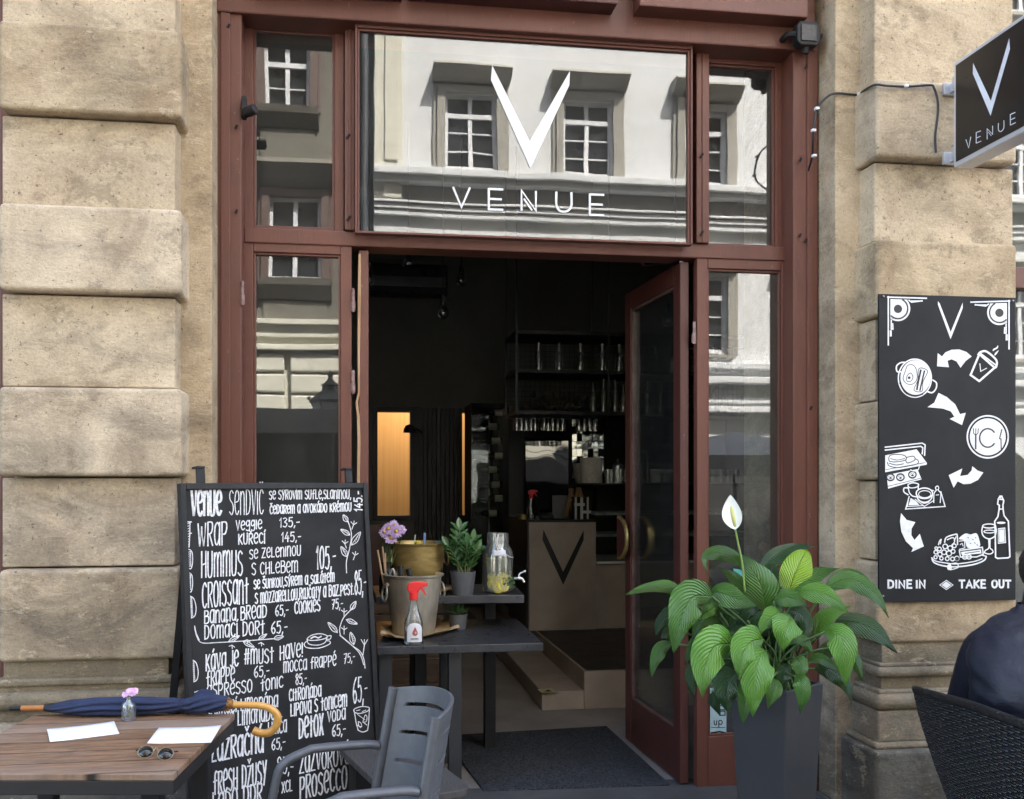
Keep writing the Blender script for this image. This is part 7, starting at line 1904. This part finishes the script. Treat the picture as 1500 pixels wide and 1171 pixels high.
mb.box(dx0_, dx1_, GY-.4, GY, 0, z_led-.02); mb.box(dx0_, dx1_, GY, GY+.22, z_led-.10, z_led, .01); mb.box(dx0_, dx1_, GY, GY+.12, z_led-.34, z_led-.10, .01); mb.box(dx0_, dx1_, GY, GY+.24, z_led-.62, z_led-.50, .02)
for i in range(9):
    zt_2 = z_led-.70-i*.42
    for (a, b) in ((dx0_, mx(421)-.06), (mx(421)+.06, dx1_)):
        mb.box(a, b, GY, GY+.14, zt_2-.36, zt_2, .03)
mb.build('rusticated_ground_floor', CREAMP, db)
mb = MB(); mb.tube([(dx1_+.18, GY+.15, 0), (dx1_+.18, GY+.15, 22)], .07, 12); mb.box(dx1_-.35, bx0+.35, GY-.55, GY-.45, 0, 22); o = mb.build('rain_pipe_backing', mat('pipe_zinc', (.05, .055, .065), (.03, .033, .04), 4, .5)); tag(o, 'dark rain pipe and added dark backing in the gap between the two houses across the street', 'pipe')  # flat box is a dark backing added to close off the sky
# street lantern across the way
lx = P(484, 590, 9.2).x
ln_ = T('street_lantern', 'old cast iron street lantern on a post across the street', 'street lamp', (lx, -9.2, 0))
IRON = mat('cast_iron', (.02, .03, .028), None, 9, .5)
zl0 = P(484, 610, 9.2).z
mb = MB(); mb.lathe([(.16, 0), (.16, .2), (.09, .3), (.06, 1.0), (.05, zl0-.3), (.09, zl0-.22), (.05, zl0-.15), (.14, zl0-.10)], (lx, -9.2, 0), 16); mb.build('post', IRON, ln_, smooth='auto')
mb = MB(); mb.lathe([(.32, zl0+.22), (.33, zl0+.26), (.22, zl0+.36), (.13, zl0+.42), (.12, zl0+.48), (.15, zl0+.50), (.06, zl0+.56), (.03, zl0+.62), (.045, zl0+.65), (0, zl0+.74)], (lx, -9.2, 0), 6, cap=False)
for i in range(6):
    a = i*math.pi/3; mb.tube([(lx+.13*math.cos(a), -9.2+.13*math.sin(a), zl0-.12), (lx+.30*math.cos(a), -9.2+.30*math.sin(a), zl0+.24)], .012, 6); mb.ball((lx+.33*math.cos(a), -9.2+.33*math.sin(a), zl0+.30), .03, n=8)
mb.build('lantern_cage', IRON, ln_); mb = MB(); mb.lathe([(.12, zl0-.10), (.28, zl0+.22)], (lx, -9.2, 0), 6, cap=False); mb.build('pane', mat('lantern_glass', (.5, .5, .45), None, 3, .3), ln_)
# cafe parasols on the pavement behind the photographer
PAR = mat('grey_canvas', (.20, .215, .235), (.17, .185, .2), 5, .8)
def parasol(label, cx, cy, half, zr, mark=False, rise=.75):
    t = T('parasol', label, 'parasol', (cx, cy, 0))
    mb = MB(); ap = V((cx, cy, zr+rise)); c4_ = [V((cx+a*half, cy+b*half, zr)) for a, b in ((-1, -1), (1, -1), (1, 1), (-1, 1))]
    for i in range(4): mb.poly([ap, c4_[i], c4_[(i+1) % 4]])
    for i in range(4):
        a, b = c4_[i], c4_[(i+1) % 4]; mb.poly([a, b, b-V((0, 0, .26)), a-V((0, 0, .26))])
    mb.build('canopy', PAR, t, solid=.006)
    mb = MB(); mb.tube([(cx, cy, 0), (cx, cy, zr+rise-.05)], .03, 12); mb.box(cx-.35, cx+.35, cy-.35, cy+.35, .001, .07, .01); mb.build('pole', BLACKMETAL, t)
    mb = MB()
    for q in c4_: mb.tube([ap-V((0, 0, .05)), q-V((0, 0, .02))], .012, 6)
    mb.build('rib', BLACKMETAL, t)
    if mark:
        mb = MB(); s_ = .16; yy = cy+half+.006; zc = zr-.15
        mb.poly([(cx-s_*.55, yy, zc+.10), (cx-s_*.45, yy, zc+.10), (cx, yy, zc-.06), (cx+s_*.45, yy, zc+.10), (cx+s_*.55, yy, zc+.10), (cx, yy, zc-.11)]); mb.build('lettering', BOARDBLACK, t)
zp1 = P(430, 603, 7.0).z
cn = T('terrace_shelter', 'long flat grey canvas terrace shelter with an added dark back for the shade under it, mirrored low in the side windows', 'shelter', (.5, -9, 0))
mb = MB(); mb.box(-5.2, P(560, 600, 7).x+.2, -10.6, -7.0, zp1-.02, zp1+.06, .01); mb.box(-5.2, P(560, 600, 7).x+.2, -7.0, -6.98, zp1-.26, zp1+.05, .004); mb.build('canopy', PAR, cn)
mb = MB(); mb.box(-5.2, P(560, 600, 7).x+.2, -10.6, -10.5, .02, zp1-.021); mb.build('shade_back', mat('shade_backing', (.012, .011, .010), (.02, .018, .015), 2, .7), cn)  # unlit-looking sheet added to darken the view under the canopy
mb = MB()
for i in range(24): mb.box(-5.1+i*.28, -4.92+i*.28, -7.45, -7.42, zp1-.13, zp1-.03)
mb.build('valance', mat('dark_valance', (.02, .02, .022), None, 3, .7), cn)
mb = MB()
for x_ in (-5.1, -2.0, P(560, 600, 7).x+.1): mb.box(x_-.04, x_+.04, -7.2, -7.12, 0, zp1-.021)
mb.build('post', BLACKMETAL, cn)
parasol('large grey square parasol with a V on its valance, mirrored in the right side window', P(1085, 640, 8.6).x, -8.6, 1.7, P(1085, 668, 7.0).z, True, .42)
mb = MB(); mb.box(P(1000, 640, 9).x-1.5, P(1250, 640, 9).x+2.5, -11.3, -11.2, .02, 2.2); o = mb.build('shade_sheet', mat('shade_backing_right', (.014, .014, .014), (.025, .024, .022), 2, .7)); tag(o, 'added dark sheet giving the shade behind the parasol marked with a V', 'screen')  # dark sheet added to make the view below the parasol dark
